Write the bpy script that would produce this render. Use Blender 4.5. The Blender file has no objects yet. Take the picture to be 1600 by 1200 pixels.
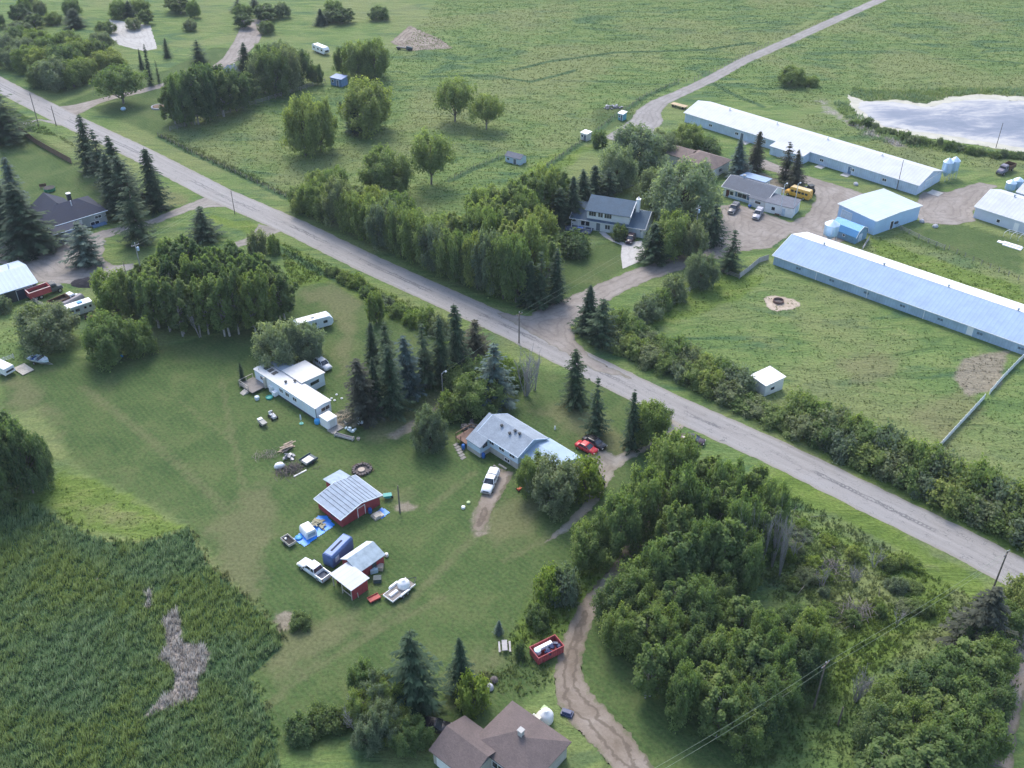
import bpy, math, random
import numpy as np
from mathutils import Vector, Matrix

# ---------------------------------------------------------------- camera, sky, sun, exposure
F_PX, PITCH, CAM_H = 1555.6, math.radians(34.8), 112.0
sc = bpy.context.scene
COL = sc.collection
cam_d = bpy.data.cameras.new("camera")
cam = bpy.data.objects.new("camera", cam_d)
COL.objects.link(cam)
cam.location = (0, 0, CAM_H)
cam.rotation_euler = (math.pi / 2 - PITCH, 0, 0)
cam_d.sensor_width = 36.0
cam_d.lens = 36.0 * F_PX / 1600.0
cam_d.clip_start = 1.0
cam_d.clip_end = 9000.0
sc.camera = cam

SUN_EL, SUN_AZ = math.radians(50), math.radians(-14)     # azimuth clockwise from +Y (the far side)
world = bpy.data.worlds.new("World")
sc.world = world
world.use_nodes = True
wn = world.node_tree
for n in list(wn.nodes):
    wn.nodes.remove(n)
sky = wn.nodes.new("ShaderNodeTexSky")
sky.sky_type = 'NISHITA'
sky.sun_disc = False
sky.sun_elevation = SUN_EL
sky.sun_rotation = SUN_AZ
sky.air_density = 1.0
sky.dust_density = 2.0
sky.ozone_density = 1.0
bg = wn.nodes.new("ShaderNodeBackground")
bg.inputs[1].default_value = 0.15
wo = wn.nodes.new("ShaderNodeOutputWorld")
wn.links.new(sky.outputs[0], bg.inputs[0])
wn.links.new(bg.outputs[0], wo.inputs[0])
sun_d = bpy.data.lights.new("sun", 'SUN')
sun_d.energy = 1.2
sun_d.angle = math.radians(22)
sun_d.color = (1.0, 0.95, 0.88)
sun = bpy.data.objects.new("sun", sun_d)
COL.objects.link(sun)
sdir = Vector((math.sin(SUN_AZ) * math.cos(SUN_EL), math.cos(SUN_AZ) * math.cos(SUN_EL), math.sin(SUN_EL)))
sun.rotation_euler = sdir.to_track_quat('Z', 'Y').to_euler()
sc.view_settings.view_transform = 'Standard'
sc.view_settings.look = 'None'
sc.view_settings.exposure = 1.25
sc.view_settings.gamma = 1.0
sc.render.engine = 'CYCLES'
sc.cycles.max_bounces = 9
sc.cycles.diffuse_bounces = 6
sc.cycles.glossy_bounces = 3
sc.cycles.transmission_bounces = 6
sc.cycles.transparent_max_bounces = 6

random.seed(7)
RNG = np.random.default_rng(11)
S_, C_ = math.sin(PITCH), math.cos(PITCH)


def W(x, y, z=0.0):
    """survey: the place on level z seen at pixel (x, y) of the 1600x1200 photograph"""
    u = (x - 800.0) / F_PX
    v = (y - 600.0) / F_PX
    t = (CAM_H - z) / (S_ + v * C_)
    return Vector((u * t, (C_ - v * S_) * t, z))


def PX(X, Y, z=0.0):
    q = CAM_H - z
    d = Y * C_ + q * S_
    return 800 + X / d * F_PX, 600 + (q * C_ - Y * S_) / d * F_PX, d / F_PX


def height_at(p, ytop):
    """height of the point above ground place p that shows at picture row ytop"""
    v = (ytop - 600.0) / F_PX
    q = p.y * (v * C_ + S_) / (C_ - v * S_)
    return CAM_H - q


def fbm(x, y, sc_=1.0, seed=0, octv=4):
    r = random.Random(seed)
    out = np.zeros_like(x, dtype=float)
    amp, fr, tot = 1.0, 1.0 / sc_, 0.0
    for o in range(octv):
        for k in range(3):
            a = r.uniform(0, 6.283)
            ph = r.uniform(0, 6.283)
            f = fr * r.uniform(0.75, 1.3) * 2 * math.pi
            wx = 1.3 * np.sin((x * math.sin(a) - y * math.cos(a)) * f * 0.7 + ph * 1.7)
            out += amp / 3 * np.sin((x * math.cos(a) + y * math.sin(a)) * f + ph + wx)
        tot += amp
        amp *= 0.55
        fr *= 2.1
    return out / tot


# ---------------------------------------------------------------- materials
MATS = {}


def new_mat(name):
    m = bpy.data.materials.new(name)
    m.use_nodes = True
    nt = m.node_tree
    for n in list(nt.nodes):
        nt.nodes.remove(n)
    out = nt.nodes.new("ShaderNodeOutputMaterial")
    p = nt.nodes.new("ShaderNodeBsdfPrincipled")
    nt.links.new(p.outputs[0], out.inputs[0])
    return m, nt, p, out


def nd(nt, t, **kw):
    n = nt.nodes.new(t)
    for k, v in kw.items():
        setattr(n, k, v)
    return n


def noise(nt, vec, scale, detail=4, rough=0.55, dist=0.0):
    n = nd(nt, "ShaderNodeTexNoise")
    n.inputs["Scale"].default_value = scale
    n.inputs["Detail"].default_value = detail
    n.inputs["Roughness"].default_value = rough
    n.inputs["Distortion"].default_value = dist
    if vec is not None:
        nt.links.new(vec, n.inputs["Vector"])
    return n.outputs[0]


def ramp(nt, fac, stops, interp='LINEAR'):
    r = nd(nt, "ShaderNodeValToRGB")
    cr = r.color_ramp
    cr.interpolation = interp
    while len(cr.elements) > 1:
        cr.elements.remove(cr.elements[-1])
    cr.elements[0].position = stops[0][0]
    cr.elements[0].color = (*stops[0][1], 1)
    for p, c in stops[1:]:
        e = cr.elements.new(p)
        e.color = (*c, 1)
    nt.links.new(fac, r.inputs[0])
    return r.outputs[0]


def mixc(nt, fac, a, b, mode='MIX'):
    m = nd(nt, "ShaderNodeMix", data_type='RGBA', blend_type=mode)
    m.inputs[0].default_value = 1.0
    for s, v in ((0, fac), (6, a), (7, b)):
        if isinstance(v, (float, int)):
            m.inputs[s].default_value = v
        elif isinstance(v, tuple):
            m.inputs[s].default_value = (*v, 1)
        else:
            nt.links.new(v, m.inputs[s])
    return m.outputs[2]


def mth(nt, op, a, b=None, c=None, clamp=False):
    m = nd(nt, "ShaderNodeMath", operation=op)
    m.use_clamp = clamp
    for i, v in enumerate((a, b, c)):
        if v is None:
            continue
        if isinstance(v, (float, int)):
            m.inputs[i].default_value = v
        else:
            nt.links.new(v, m.inputs[i])
    return m.outputs[0]


def sstep(nt, v, lo, hi):
    m = nd(nt, "ShaderNodeMapRange", interpolation_type='SMOOTHSTEP')
    m.inputs["From Min"].default_value = lo
    m.inputs["From Max"].default_value = hi
    nt.links.new(v, m.inputs[0])
    return m.outputs[0]


def bump(nt, p, h, strength=0.5, dist=0.1):
    b = nd(nt, "ShaderNodeBump")
    b.inputs["Strength"].default_value = strength
    b.inputs["Distance"].default_value = dist
    nt.links.new(h, b.inputs["Height"])
    nt.links.new(b.outputs[0], p.inputs["Normal"])


def obj_vec(nt):
    return nd(nt, "ShaderNodeTexCoord").outputs["Object"]


def pos_vec(nt):
    return nd(nt, "ShaderNodeNewGeometry").outputs["Position"]


def M(name, col=(0.5, 0.5, 0.5), rough=0.6, metal=0.0, var=0.15, vscale=1.2, pattern=None, pscale=1.0, pstr=0.4, spec=0.4, streak=0.0):
    """painted / metal / wood / shingle surface with blotchy wear and an optional pattern: 'ribx','riby','lap','shingle','plank'"""
    if name in MATS:
        return MATS[name]
    m, nt, p, out = new_mat(name)
    v = obj_vec(nt)
    n1 = noise(nt, v, vscale, 5, 0.6)
    dk = tuple(c * (1 - var * 1.5) for c in col)
    lt = tuple(min(1, c * (1 + var)) for c in col)
    c = ramp(nt, n1, [(0.3, dk), (0.52, col), (0.72, lt)])
    if streak:
        mp = nd(nt, "ShaderNodeMapping")
        mp.inputs["Scale"].default_value = (3.0, 3.0, 0.25)
        nt.links.new(v, mp.inputs[0])
        n2 = noise(nt, mp.outputs[0], 1.0, 4, 0.6)
        c = mixc(nt, mth(nt, 'MULTIPLY', sstep(nt, n2, 0.5, 0.75), streak), c, tuple(x * 0.45 for x in col))
    if pattern in ('ribx', 'riby', 'lap', 'plank'):
        wv = nd(nt, "ShaderNodeTexWave", wave_type='BANDS', wave_profile='SAW' if pattern == 'lap' else 'SIN')
        wv.bands_direction = {'ribx': 'X', 'riby': 'Y', 'lap': 'Z', 'plank': 'X'}[pattern]
        wv.inputs["Scale"].default_value = pscale
        wv.inputs["Distortion"].default_value = 0.0
        nt.links.new(v, wv.inputs["Vector"])
        bump(nt, p, wv.outputs[1], pstr, 0.06)
        c = mixc(nt, mth(nt, 'MULTIPLY', sstep(nt, wv.outputs[1], 0.75, 1.0), 0.22), c, tuple(x * 0.6 for x in col))
    elif pattern == 'shingle':
        br = nd(nt, "ShaderNodeTexBrick")
        br.inputs["Scale"].default_value = pscale
        br.inputs["Color1"].default_value = (0.75, 0.75, 0.75, 1)
        br.inputs["Color2"].default_value = (1.1, 1.1, 1.1, 1)
        br.inputs["Mortar"].default_value = (0.6, 0.6, 0.6, 1)
        br.inputs["Mortar Size"].default_value = 0.02
        nt.links.new(v, br.inputs["Vector"])
        n3 = noise(nt, v, 9, 3, 0.7)
        c = mixc(nt, 0.55, c, br.outputs[0], 'MULTIPLY')
        c = mixc(nt, 0.35, c, ramp(nt, n3, [(0.3, (0.55,) * 3), (0.7, (1.25,) * 3)]), 'MULTIPLY')
        bump(nt, p, n3, 0.3, 0.04)
    nt.links.new(c, p.inputs["Base Color"])
    nr = mth(nt, 'MULTIPLY_ADD', n1, 0.25, rough - 0.12, clamp=True)
    nt.links.new(nr, p.inputs["Roughness"])
    p.inputs["Metallic"].default_value = metal
    p.inputs["Specular IOR Level"].default_value = spec
    MATS[name] = m
    return m


def tag(o, label=None, cat=None, group=None, kind=None):
    if label:
        o["label"] = label
    if cat:
        o["category"] = cat
    if group:
        o["group"] = group
    if kind:
        o["kind"] = kind
    return o


def thing(name, label, cat, loc=(0, 0, 0), rz=0.0, group=None):
    o = bpy.data.objects.new(name, None)
    COL.objects.link(o)
    o.empty_display_size = 0.3
    o.location = loc
    o.rotation_euler = (0, 0, rz)
    return tag(o, label, cat, group)


def np_mesh(name, V, Fq, smooth=False):
    """mesh from numpy verts (N,3) and quads/tris (M,k)"""
    V = np.asarray(V, dtype=np.float32)
    Fq = np.asarray(Fq, dtype=np.int32)
    me = bpy.data.meshes.new(name)
    me.vertices.add(len(V))
    me.vertices.foreach_set("co", V.ravel())
    k = Fq.shape[1]
    me.loops.add(Fq.size)
    me.loops.foreach_set("vertex_index", Fq.ravel())
    me.polygons.add(len(Fq))
    me.polygons.foreach_set("loop_start", np.arange(0, Fq.size, k, dtype=np.int32))
    try:
        me.polygons.foreach_set("loop_total", np.full(len(Fq), k, dtype=np.int32))
    except Exception:
        pass
    if smooth:
        me.polygons.foreach_set("use_smooth", np.ones(len(Fq), dtype=bool))
    me.update(calc_edges=True)
    return me


def fattr(me, name, vals, domain='POINT'):
    a = me.attributes.new(name, 'FLOAT', domain)
    a.data.foreach_set("value", np.asarray(vals, dtype=np.float32))


class MB:
    """collects shapes; build() links them as ONE mesh object"""

    def __init__(s):
        s.v, s.f = [], []

    def add(s, V, Fs):
        b = len(s.v)
        s.v += [tuple(x) for x in V]
        s.f += [tuple(b + i for i in f) for f in Fs]
        return s

    def box(s, x0, x1, y0, y1, z0, z1):
        return s.add([(x0, y0, z0), (x1, y0, z0), (x1, y1, z0), (x0, y1, z0), (x0, y0, z1), (x1, y0, z1), (x1, y1, z1), (x0, y1, z1)],
                     [(3, 2, 1, 0), (4, 5, 6, 7), (0, 1, 5, 4), (1, 2, 6, 5), (2, 3, 7, 6), (3, 0, 4, 7)])

    def obox(s, c, size, rz=0.0, rx=0.0):
        hx, hy, hz = (d / 2 for d in size)
        R = Matrix.Rotation(rz, 3, 'Z') @ Matrix.Rotation(rx, 3, 'X')
        V = [Vector(c) + R @ Vector(p) for p in [(-hx, -hy, -hz), (hx, -hy, -hz), (hx, hy, -hz), (-hx, hy, -hz), (-hx, -hy, hz), (hx, -hy, hz), (hx, hy, hz), (-hx, hy, hz)]]
        return s.add(V, [(3, 2, 1, 0), (4, 5, 6, 7), (0, 1, 5, 4), (1, 2, 6, 5), (2, 3, 7, 6), (3, 0, 4, 7)])

    def prism_x(s, prof, x0, x1):
        """profile of (y, z), counter-clockwise seen from +x, run from x0 to x1"""
        n = len(prof)
        V = [(x0, y, z) for y, z in prof] + [(x1, y, z) for y, z in prof]
        Fs = [tuple(range(n))[::-1], tuple(range(n, 2 * n))] + [(i, (i + 1) % n, n + (i + 1) % n, n + i) for i in range(n)]
        return s.add(V, Fs)

    def prism_y(s, prof, y0, y1):
        n = len(prof)
        V = [(x, y0, z) for x, z in prof] + [(x, y1, z) for x, z in prof]
        Fs = [tuple(range(n)), tuple(range(n, 2 * n))[::-1]] + [(i, n + i, n + (i + 1) % n, (i + 1) % n) for i in range(n)]
        return s.add(V, Fs)

    def tube(s, pts, rad, n=6, cap=True):
        pts = [Vector(p) for p in pts]
        if isinstance(rad, (int, float)):
            rad = [rad] * len(pts)
        V, Fs = [], []
        for i, p in enumerate(pts):
            a = pts[max(0, i - 1)]
            b = pts[min(len(pts) - 1, i + 1)]
            d = (b - a).normalized() if (b - a).length > 1e-6 else Vector((0, 0, 1))
            u = d.cross(Vector((0, 0, 1)) if abs(d.z) < 0.9 else Vector((1, 0, 0))).normalized()
            w = d.cross(u)
            for k in range(n):
                t = 2 * math.pi * k / n
                V.append(p + (u * math.cos(t) + w * math.sin(t)) * rad[i])
        for i in range(len(pts) - 1):
            for k in range(n):
                Fs.append((i * n + k, i * n + (k + 1) % n, (i + 1) * n + (k + 1) % n, (i + 1) * n + k))
        if cap:
            Fs.append(tuple(range(n)))
            Fs.append(tuple(range((len(pts) - 1) * n, len(pts) * n))[::-1])
        return s.add(V, Fs)

    def lathe(s, prof, c=(0, 0, 0), n=16, sy=1.0):
        V, Fs = [], []
        for r, z in prof:
            for k in range(n):
                t = 2 * math.pi * k / n
                V.append((c[0] + r * math.cos(t), c[1] + r * math.sin(t) * sy, c[2] + z))
        for i in range(len(prof) - 1):
            for k in range(n):
                Fs.append((i * n + k, i * n + (k + 1) % n, (i + 1) * n + (k + 1) % n, (i + 1) * n + k))
        Fs.append(tuple(range(n))[::-1])
        Fs.append(tuple(range((len(prof) - 1) * n, len(prof) * n)))
        return s.add(V, Fs)

    def loft(s, secs):
        """sections (x, half width, z bottom, z top, top width ratio) along x, rounded shoulders"""
        V, Fs = [], []
        for x, w, zb, zt, tr in secs:
            h = zt - zb
            V += [(x, -w * 0.94, zb), (x, -w, zb + 0.35 * h), (x, -w * (0.4 + 0.6 * tr), zb + 0.8 * h), (x, -w * tr * 0.86, zt), (x, w * tr * 0.86, zt), (x, w * (0.4 + 0.6 * tr), zb + 0.8 * h), (x, w, zb + 0.35 * h), (x, w * 0.94, zb)]
        n = 8
        for i in range(len(secs) - 1):
            for k in range(n):
                Fs.append((i * n + k, (i + 1) * n + k, (i + 1) * n + (k + 1) % n, i * n + (k + 1) % n))
        Fs.append(tuple(range(n)))
        Fs.append(tuple(range((len(secs) - 1) * n, len(secs) * n))[::-1])
        return s.add(V, Fs)

    def wheel(s, c, r, w, n=14):
        """solid disc standing upright, axle along y"""
        prof = [(r * 0.9, -w / 2), (r, -w * 0.3), (r, w * 0.3), (r * 0.9, w / 2)]
        V, Fs = [], []
        for rr, y in prof:
            for k in range(n):
                t = 2 * math.pi * k / n
                V.append((c[0] + rr * math.cos(t), c[1] + y, c[2] + rr * math.sin(t)))
        for i in range(3):
            for k in range(n):
                Fs.append((i * n + k, (i + 1) * n + k, (i + 1) * n + (k + 1) % n, i * n + (k + 1) % n))
        Fs.append(tuple(range(n)))
        Fs.append(tuple(range(3 * n, 4 * n))[::-1])
        return s.add(V, Fs)

    def mesh(s, name, mat, smooth=False):
        me = bpy.data.meshes.new(name)
        me.from_pydata(s.v, [], s.f)
        me.materials.append(mat)
        if smooth:
            me.polygons.foreach_set("use_smooth", [True] * len(me.polygons))
        me.update()
        return me

    def build(s, name, mat, parent=None, smooth=False, loc=None, rz=0.0):
        o = bpy.data.objects.new(name, s.mesh(name, mat, smooth))
        COL.objects.link(o)
        if parent:
            o.parent = parent
        if loc is not None:
            o.location = loc
            o.rotation_euler = (0, 0, rz)
        return o


def copy_tree(o, parent=None, first=True):
    c = o.copy()
    COL.objects.link(c)
    if parent is not None:
        c.parent = parent
    for ch in o.children:
        copy_tree(ch, c, False)
    return c

# ================================================================ THE SETTING: ground, roads, yards, pond
def PW(pts):
    return np.array([[W(x, y).x, W(x, y).y] for x, y in pts])


def sdf(poly, X, Y):
    """signed distance (negative inside) of points to a polygon, in metres"""
    P = np.asarray(poly)
    d2 = np.full(X.shape, 1e18)
    ins = np.zeros(X.shape, bool)
    n = len(P)
    for i in range(n):
        ax, ay = P[i]
        bx, by = P[(i + 1) % n]
        ex, ey = bx - ax, by - ay
        wx, wy = X - ax, Y - ay
        t = np.clip((wx * ex + wy * ey) / max(ex * ex + ey * ey, 1e-9), 0, 1)
        dx, dy = wx - ex * t, wy - ey * t
        d2 = np.minimum(d2, dx * dx + dy * dy)
        c = (ay > Y) != (by > Y)
        with np.errstate(divide='ignore', invalid='ignore'):
            xi = ax + (Y - ay) * ex / (ey if abs(ey) > 1e-9 else 1e-9)
        ins ^= c & (X < xi)
    d = np.sqrt(d2)
    return np.where(ins, -d, d)


def ribbon(center, widths):
    """polygon of a strip of the given widths (m) round a line given in photo pixels"""
    P = PW(center)
    if isinstance(widths, (int, float)):
        widths = [widths] * len(P)
    L, R = [], []
    for i in range(len(P)):
        a, b = P[max(0, i - 1)], P[min(len(P) - 1, i + 1)]
        d = (b - a) / np.linalg.norm(b - a)
        nrm = np.array([-d[1], d[0]])
        L.append(P[i] + nrm * widths[i] / 2)
        R.append(P[i] - nrm * widths[i] / 2)
    return np.array(L + R[::-1])


def sheet(name, polys, z, mat, cell=0.5, amp=0.3, nscale=4.0, seed=1, label=None):
    polys = [np.asarray(p) for p in polys]
    allp = np.concatenate(polys)
    x0, y0 = allp.min(0) - 2
    x1, y1 = allp.max(0) + 2
    xs = np.arange(x0, x1 + cell, cell)
    ys = np.arange(y0, y1 + cell, cell)
    GX, GY = np.meshgrid(xs, ys)

    def fd(X, Y):
        d = sdf(polys[0], X, Y)
        for p in polys[1:]:
            d = np.minimum(d, sdf(p, X, Y))
        return d
    D = fd(GX, GY) + amp * fbm(GX, GY, nscale, seed)
    ins = D < 0
    q = ins[:-1, :-1] | ins[1:, :-1] | ins[:-1, 1:] | ins[1:, 1:]
    gy, gx = np.gradient(D, cell)
    g2 = np.maximum(gx * gx + gy * gy, 0.2)
    mv = np.where(ins, 0, np.minimum(D, cell * 1.3)) / g2
    VX, VY = GX - gx * mv, GY - gy * mv
    idx = np.arange(GX.size).reshape(GX.shape)
    jj, ii = np.nonzero(q)
    quads = np.stack([idx[jj, ii], idx[jj, ii + 1], idx[jj + 1, ii + 1], idx[jj + 1, ii]], 1)
    used = np.unique(quads)
    rm = -np.ones(GX.size, int)
    rm[used] = np.arange(len(used))
    V = np.stack([VX.ravel()[used], VY.ravel()[used], np.full(len(used), z)], 1)
    me = np_mesh(name, V, rm[quads])
    fattr(me, "edge", np.minimum(D.ravel()[used], 0))
    me.materials.append(mat)
    o = bpy.data.objects.new(name, me)
    COL.objects.link(o)
    o["kind"] = "structure"
    return o


# ---- where the grass is mown, dry, lush or worn (land cover, surveyed in photo pixels)
LAWN = [
    [(0, 590), (60, 560), (140, 560), (240, 545), (300, 530), (440, 500), (470, 445), (530, 440), (600, 465), (700, 520), (780, 570), (960, 600), (1060, 650), (1000, 760), (960, 850), (900, 930), (880, 1000), (850, 1080), (780, 1133), (560, 1133), (430, 1190), (405, 1090), (385, 1055), (440, 1010), (430, 985), (380, 935), (330, 880), (295, 825), (230, 790), (190, 770), (110, 725), (95, 690), (60, 640), (0, 650)],
    [(880, 1000), (940, 960), (1010, 1000), (1100, 1100), (1180, 1200), (950, 1200), (930, 1100), (900, 1050)],
    [(880, 400), (960, 375), (985, 385), (985, 420), (930, 450), (890, 470), (880, 440)],
    [(1010, 420), (1080, 395), (1130, 380), (1125, 395), (1010, 425)],
    [(140, 170), (250, 140), (330, 130), (300, 190), (262, 200), (250, 215)],
    [(90, 165), (180, 130), (260, 110), (330, 75), (400, 75), (330, 130), (170, 160), (115, 172)],
    [(0, 210), (60, 215), (130, 260), (200, 320), (180, 345), (120, 320), (60, 330), (0, 320)],
    [(1180, 270), (1240, 290), (1200, 300), (1150, 280)],
    [(1380, 370), (1500, 350), (1600, 380), (1600, 430), (1480, 395), (1390, 372)],
    [(930, 170), (985, 165), (1000, 190), (930, 210)],
]
DRY = [
    [(115, 785), (180, 782), (222, 812), (195, 828), (135, 812)],
    [(0, 585), (45, 590), (95, 640), (100, 700), (60, 650), (0, 640)],
    [(455, 450), (520, 440), (570, 470), (560, 540), (540, 610), (520, 570), (530, 510)],
    [(370, 770), (430, 750), (440, 830), (400, 960), (330, 900), (320, 820)],
    [(400, 1000), (480, 960), (560, 950), (560, 1010), (420, 1080)],
    [(640, 630), (720, 590), (700, 650), (600, 690), (560, 690)],
    [(820, 640), (900, 620), (960, 660), (1010, 700), (960, 730), (880, 680)],
    [(740, 790), (800, 770), (860, 780), (840, 850), (780, 860), (740, 830)],
    [(140, 270), (200, 300), (250, 330), (180, 330)],
    [(225, 290), (300, 300), (300, 320), (240, 330)],
    [(1300, 560), (1360, 540), (1420, 560), (1380, 620), (1320, 600)],
    [(690, 1040), (770, 1010), (800, 1040), (760, 1090), (700, 1110)],
    [(600, 750), (650, 760), (650, 800), (610, 800)],
    [(1400, 640), (1500, 600), (1560, 640), (1480, 700)],
    [(560, 660), (610, 645), (640, 655), (590, 690)],
]
LUSH = [
    [(55, 785), (95, 735), (190, 770), (290, 825), (230, 845), (150, 830)],
    [(440, 380), (520, 420), (610, 460), (700, 510), (800, 560), (800, 590), (700, 540), (600, 490), (520, 440), (450, 450)],
    [(1180, 720), (1300, 770), (1420, 840), (1540, 915), (1600, 960), (1560, 1000), (1480, 900), (1330, 820), (1220, 770)],
    [(300, 330), (400, 350), (420, 375), (330, 345)],
    [(960, 530), (1100, 610), (1300, 720), (1600, 870), (1600, 850), (1300, 700), (1100, 580), (970, 510)],
    [(860, 910), (930, 880), (960, 900), (900, 980), (840, 1010), (790, 1010), (830, 940)],
    [(1080, 430), (1200, 430), (1150, 470), (1060, 500), (980, 530), (1010, 500)],
    [(1360, 370), (1600, 450), (1600, 480), (1370, 410)],
    [(1290, 830), (1500, 900), (1480, 960), (1300, 1100), (1290, 1000), (1420, 930)],
    [(930, 225), (860, 240), (790, 290), (850, 290)],
]
DIRT = [
    [(1500, 560), (1580, 545), (1560, 610), (1510, 620), (1490, 590)],
    [(745, 785), (765, 790), (770, 830), (740, 840), (730, 820)],
    [(630, 775), (650, 790), (640, 802), (610, 800)],
    [(600, 680), (680, 635), (730, 580), (745, 590), (690, 650), (620, 690)],
    [(430, 955), (455, 955), (455, 985), (430, 990)],
    [(505, 655), (545, 635), (555, 660), (525, 675)],
    [(1160, 275), (1190, 268), (1250, 300), (1230, 305)],
]
WEAR = [([(120, 605), (200, 665), (280, 735), (350, 800)], 1.0), ([(132, 603), (212, 662), (292, 731), (362, 795)], 1.0), ([(280, 625), (330, 665), (372, 700)], 1.0), ([(345, 585), (356, 650), (372, 720), (380, 770)], 1.4), ([(665, 800), (700, 770), (745, 735)], 1.6), ([(780, 880), (840, 850), (880, 830)], 1.2), ([(560, 990), (650, 930), (720, 860), (750, 830)], 1.6), ([(300, 850), (370, 930), (440, 985)], 0.8), ([(410, 1110), (480, 1050), (600, 980), (700, 930)], 1.4)]
MARSH = [(-150, 770), (0, 780), (55, 795), (150, 845), (220, 852), (290, 828), (325, 885), (362, 918), (398, 950), (438, 998), (436, 1015), (402, 1045), (386, 1060), (402, 1088), (412, 1112), (425, 1140), (440, 1230), (-150, 1230)]
FENCE_ROWS = [[(800, 286), (836, 274), (880, 243), (930, 208), (960, 184), (1010, 150), (1060, 129)], [(700, 284), (740, 264), (788, 244)], [(247, 213), (300, 240), (360, 267), (420, 296), (456, 313)], [(800, 110), (860, 96), (960, 82), (1100, 78), (1180, 66)], [(660, 120), (760, 118), (830, 128), (900, 110)], [(1110, 128), (1150, 150), (1195, 168)], [(430, 385), (500, 425), (560, 452), (640, 490), (700, 525)]]
DEAD_REED = [[(255, 968), (275, 955), (288, 985), (280, 1002), (322, 1008), (332, 1030), (312, 1062), (303, 1095), (262, 1112), (228, 1120), (250, 1090), (276, 1068), (268, 1040), (245, 1032), (262, 1010)], [(225, 925), (240, 920), (238, 950), (222, 955)], [(140, 900), (165, 905), (150, 912)]]
SHORE = [(1325, 148), (1355, 160), (1400, 155), (1445, 162), (1482, 152), (1530, 147), (1580, 150), (1640, 150), (1640, 245), (1580, 236), (1530, 228), (1478, 219), (1420, 212), (1372, 206), (1345, 188), (1330, 170)]
SCRUB_BARE = [(1265, 155), (1290, 150), (1330, 185), (1400, 215), (1440, 235), (1400, 235), (1330, 205), (1280, 175)]


def cover(X, Y):
    """land-cover fields at ground points: lawn, dry, lush, dirt, dead (0..1)"""
    j = 1.6 * fbm(X, Y, 9, 3) + 0.7 * fbm(X, Y, 2.5, 4)

    def field(polys, soft):
        out = np.zeros(X.shape)
        for p in polys:
            P = PW(p)
            lo, hi = P.min(0) - soft * 4, P.max(0) + soft * 4
            k = (X > lo[0]) & (X < hi[0]) & (Y > lo[1]) & (Y < hi[1])
            if k.any():
                d = sdf(P, X[k], Y[k])
                out[k] = np.maximum(out[k], np.clip(0.5 - (d + j[k] * soft * 0.5) / (2 * soft), 0, 1))
        return out
    def rows():
        out = np.zeros(X.shape)
        for c in FENCE_ROWS:
            P = ribbon(c, 1.6)
            lo, hi = P.min(0) - 4, P.max(0) + 4
            k = (X > lo[0]) & (X < hi[0]) & (Y > lo[1]) & (Y < hi[1])
            d = sdf(P, X[k], Y[k])
            out[k] = np.maximum(out[k], np.clip(0.9 - (d + 0.3 * j[k]) / 2.0, 0, 1))
        return out

    def lines():
        out = np.zeros(X.shape)
        for c, w in WEAR:
            P = ribbon(c, w)
            lo, hi = P.min(0) - 3, P.max(0) + 3
            k = (X > lo[0]) & (X < hi[0]) & (Y > lo[1]) & (Y < hi[1])
            d = sdf(P, X[k], Y[k])
            out[k] = np.maximum(out[k], np.clip(0.62 - d / 1.6, 0, 0.72))
        return out
    return {"lawn": field(LAWN, 0.7), "dry": np.maximum(field(DRY, 4.0), lines()), "lush": field(LUSH, 2.0), "dirt": field(DIRT, 1.3), "dead": np.maximum(field(DEAD_REED, 0.9), 0.62 * field([SCRUB_BARE], 4.0)), "marsh": np.maximum(field([MARSH], 0.6), 0.6 * rows())}


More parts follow.
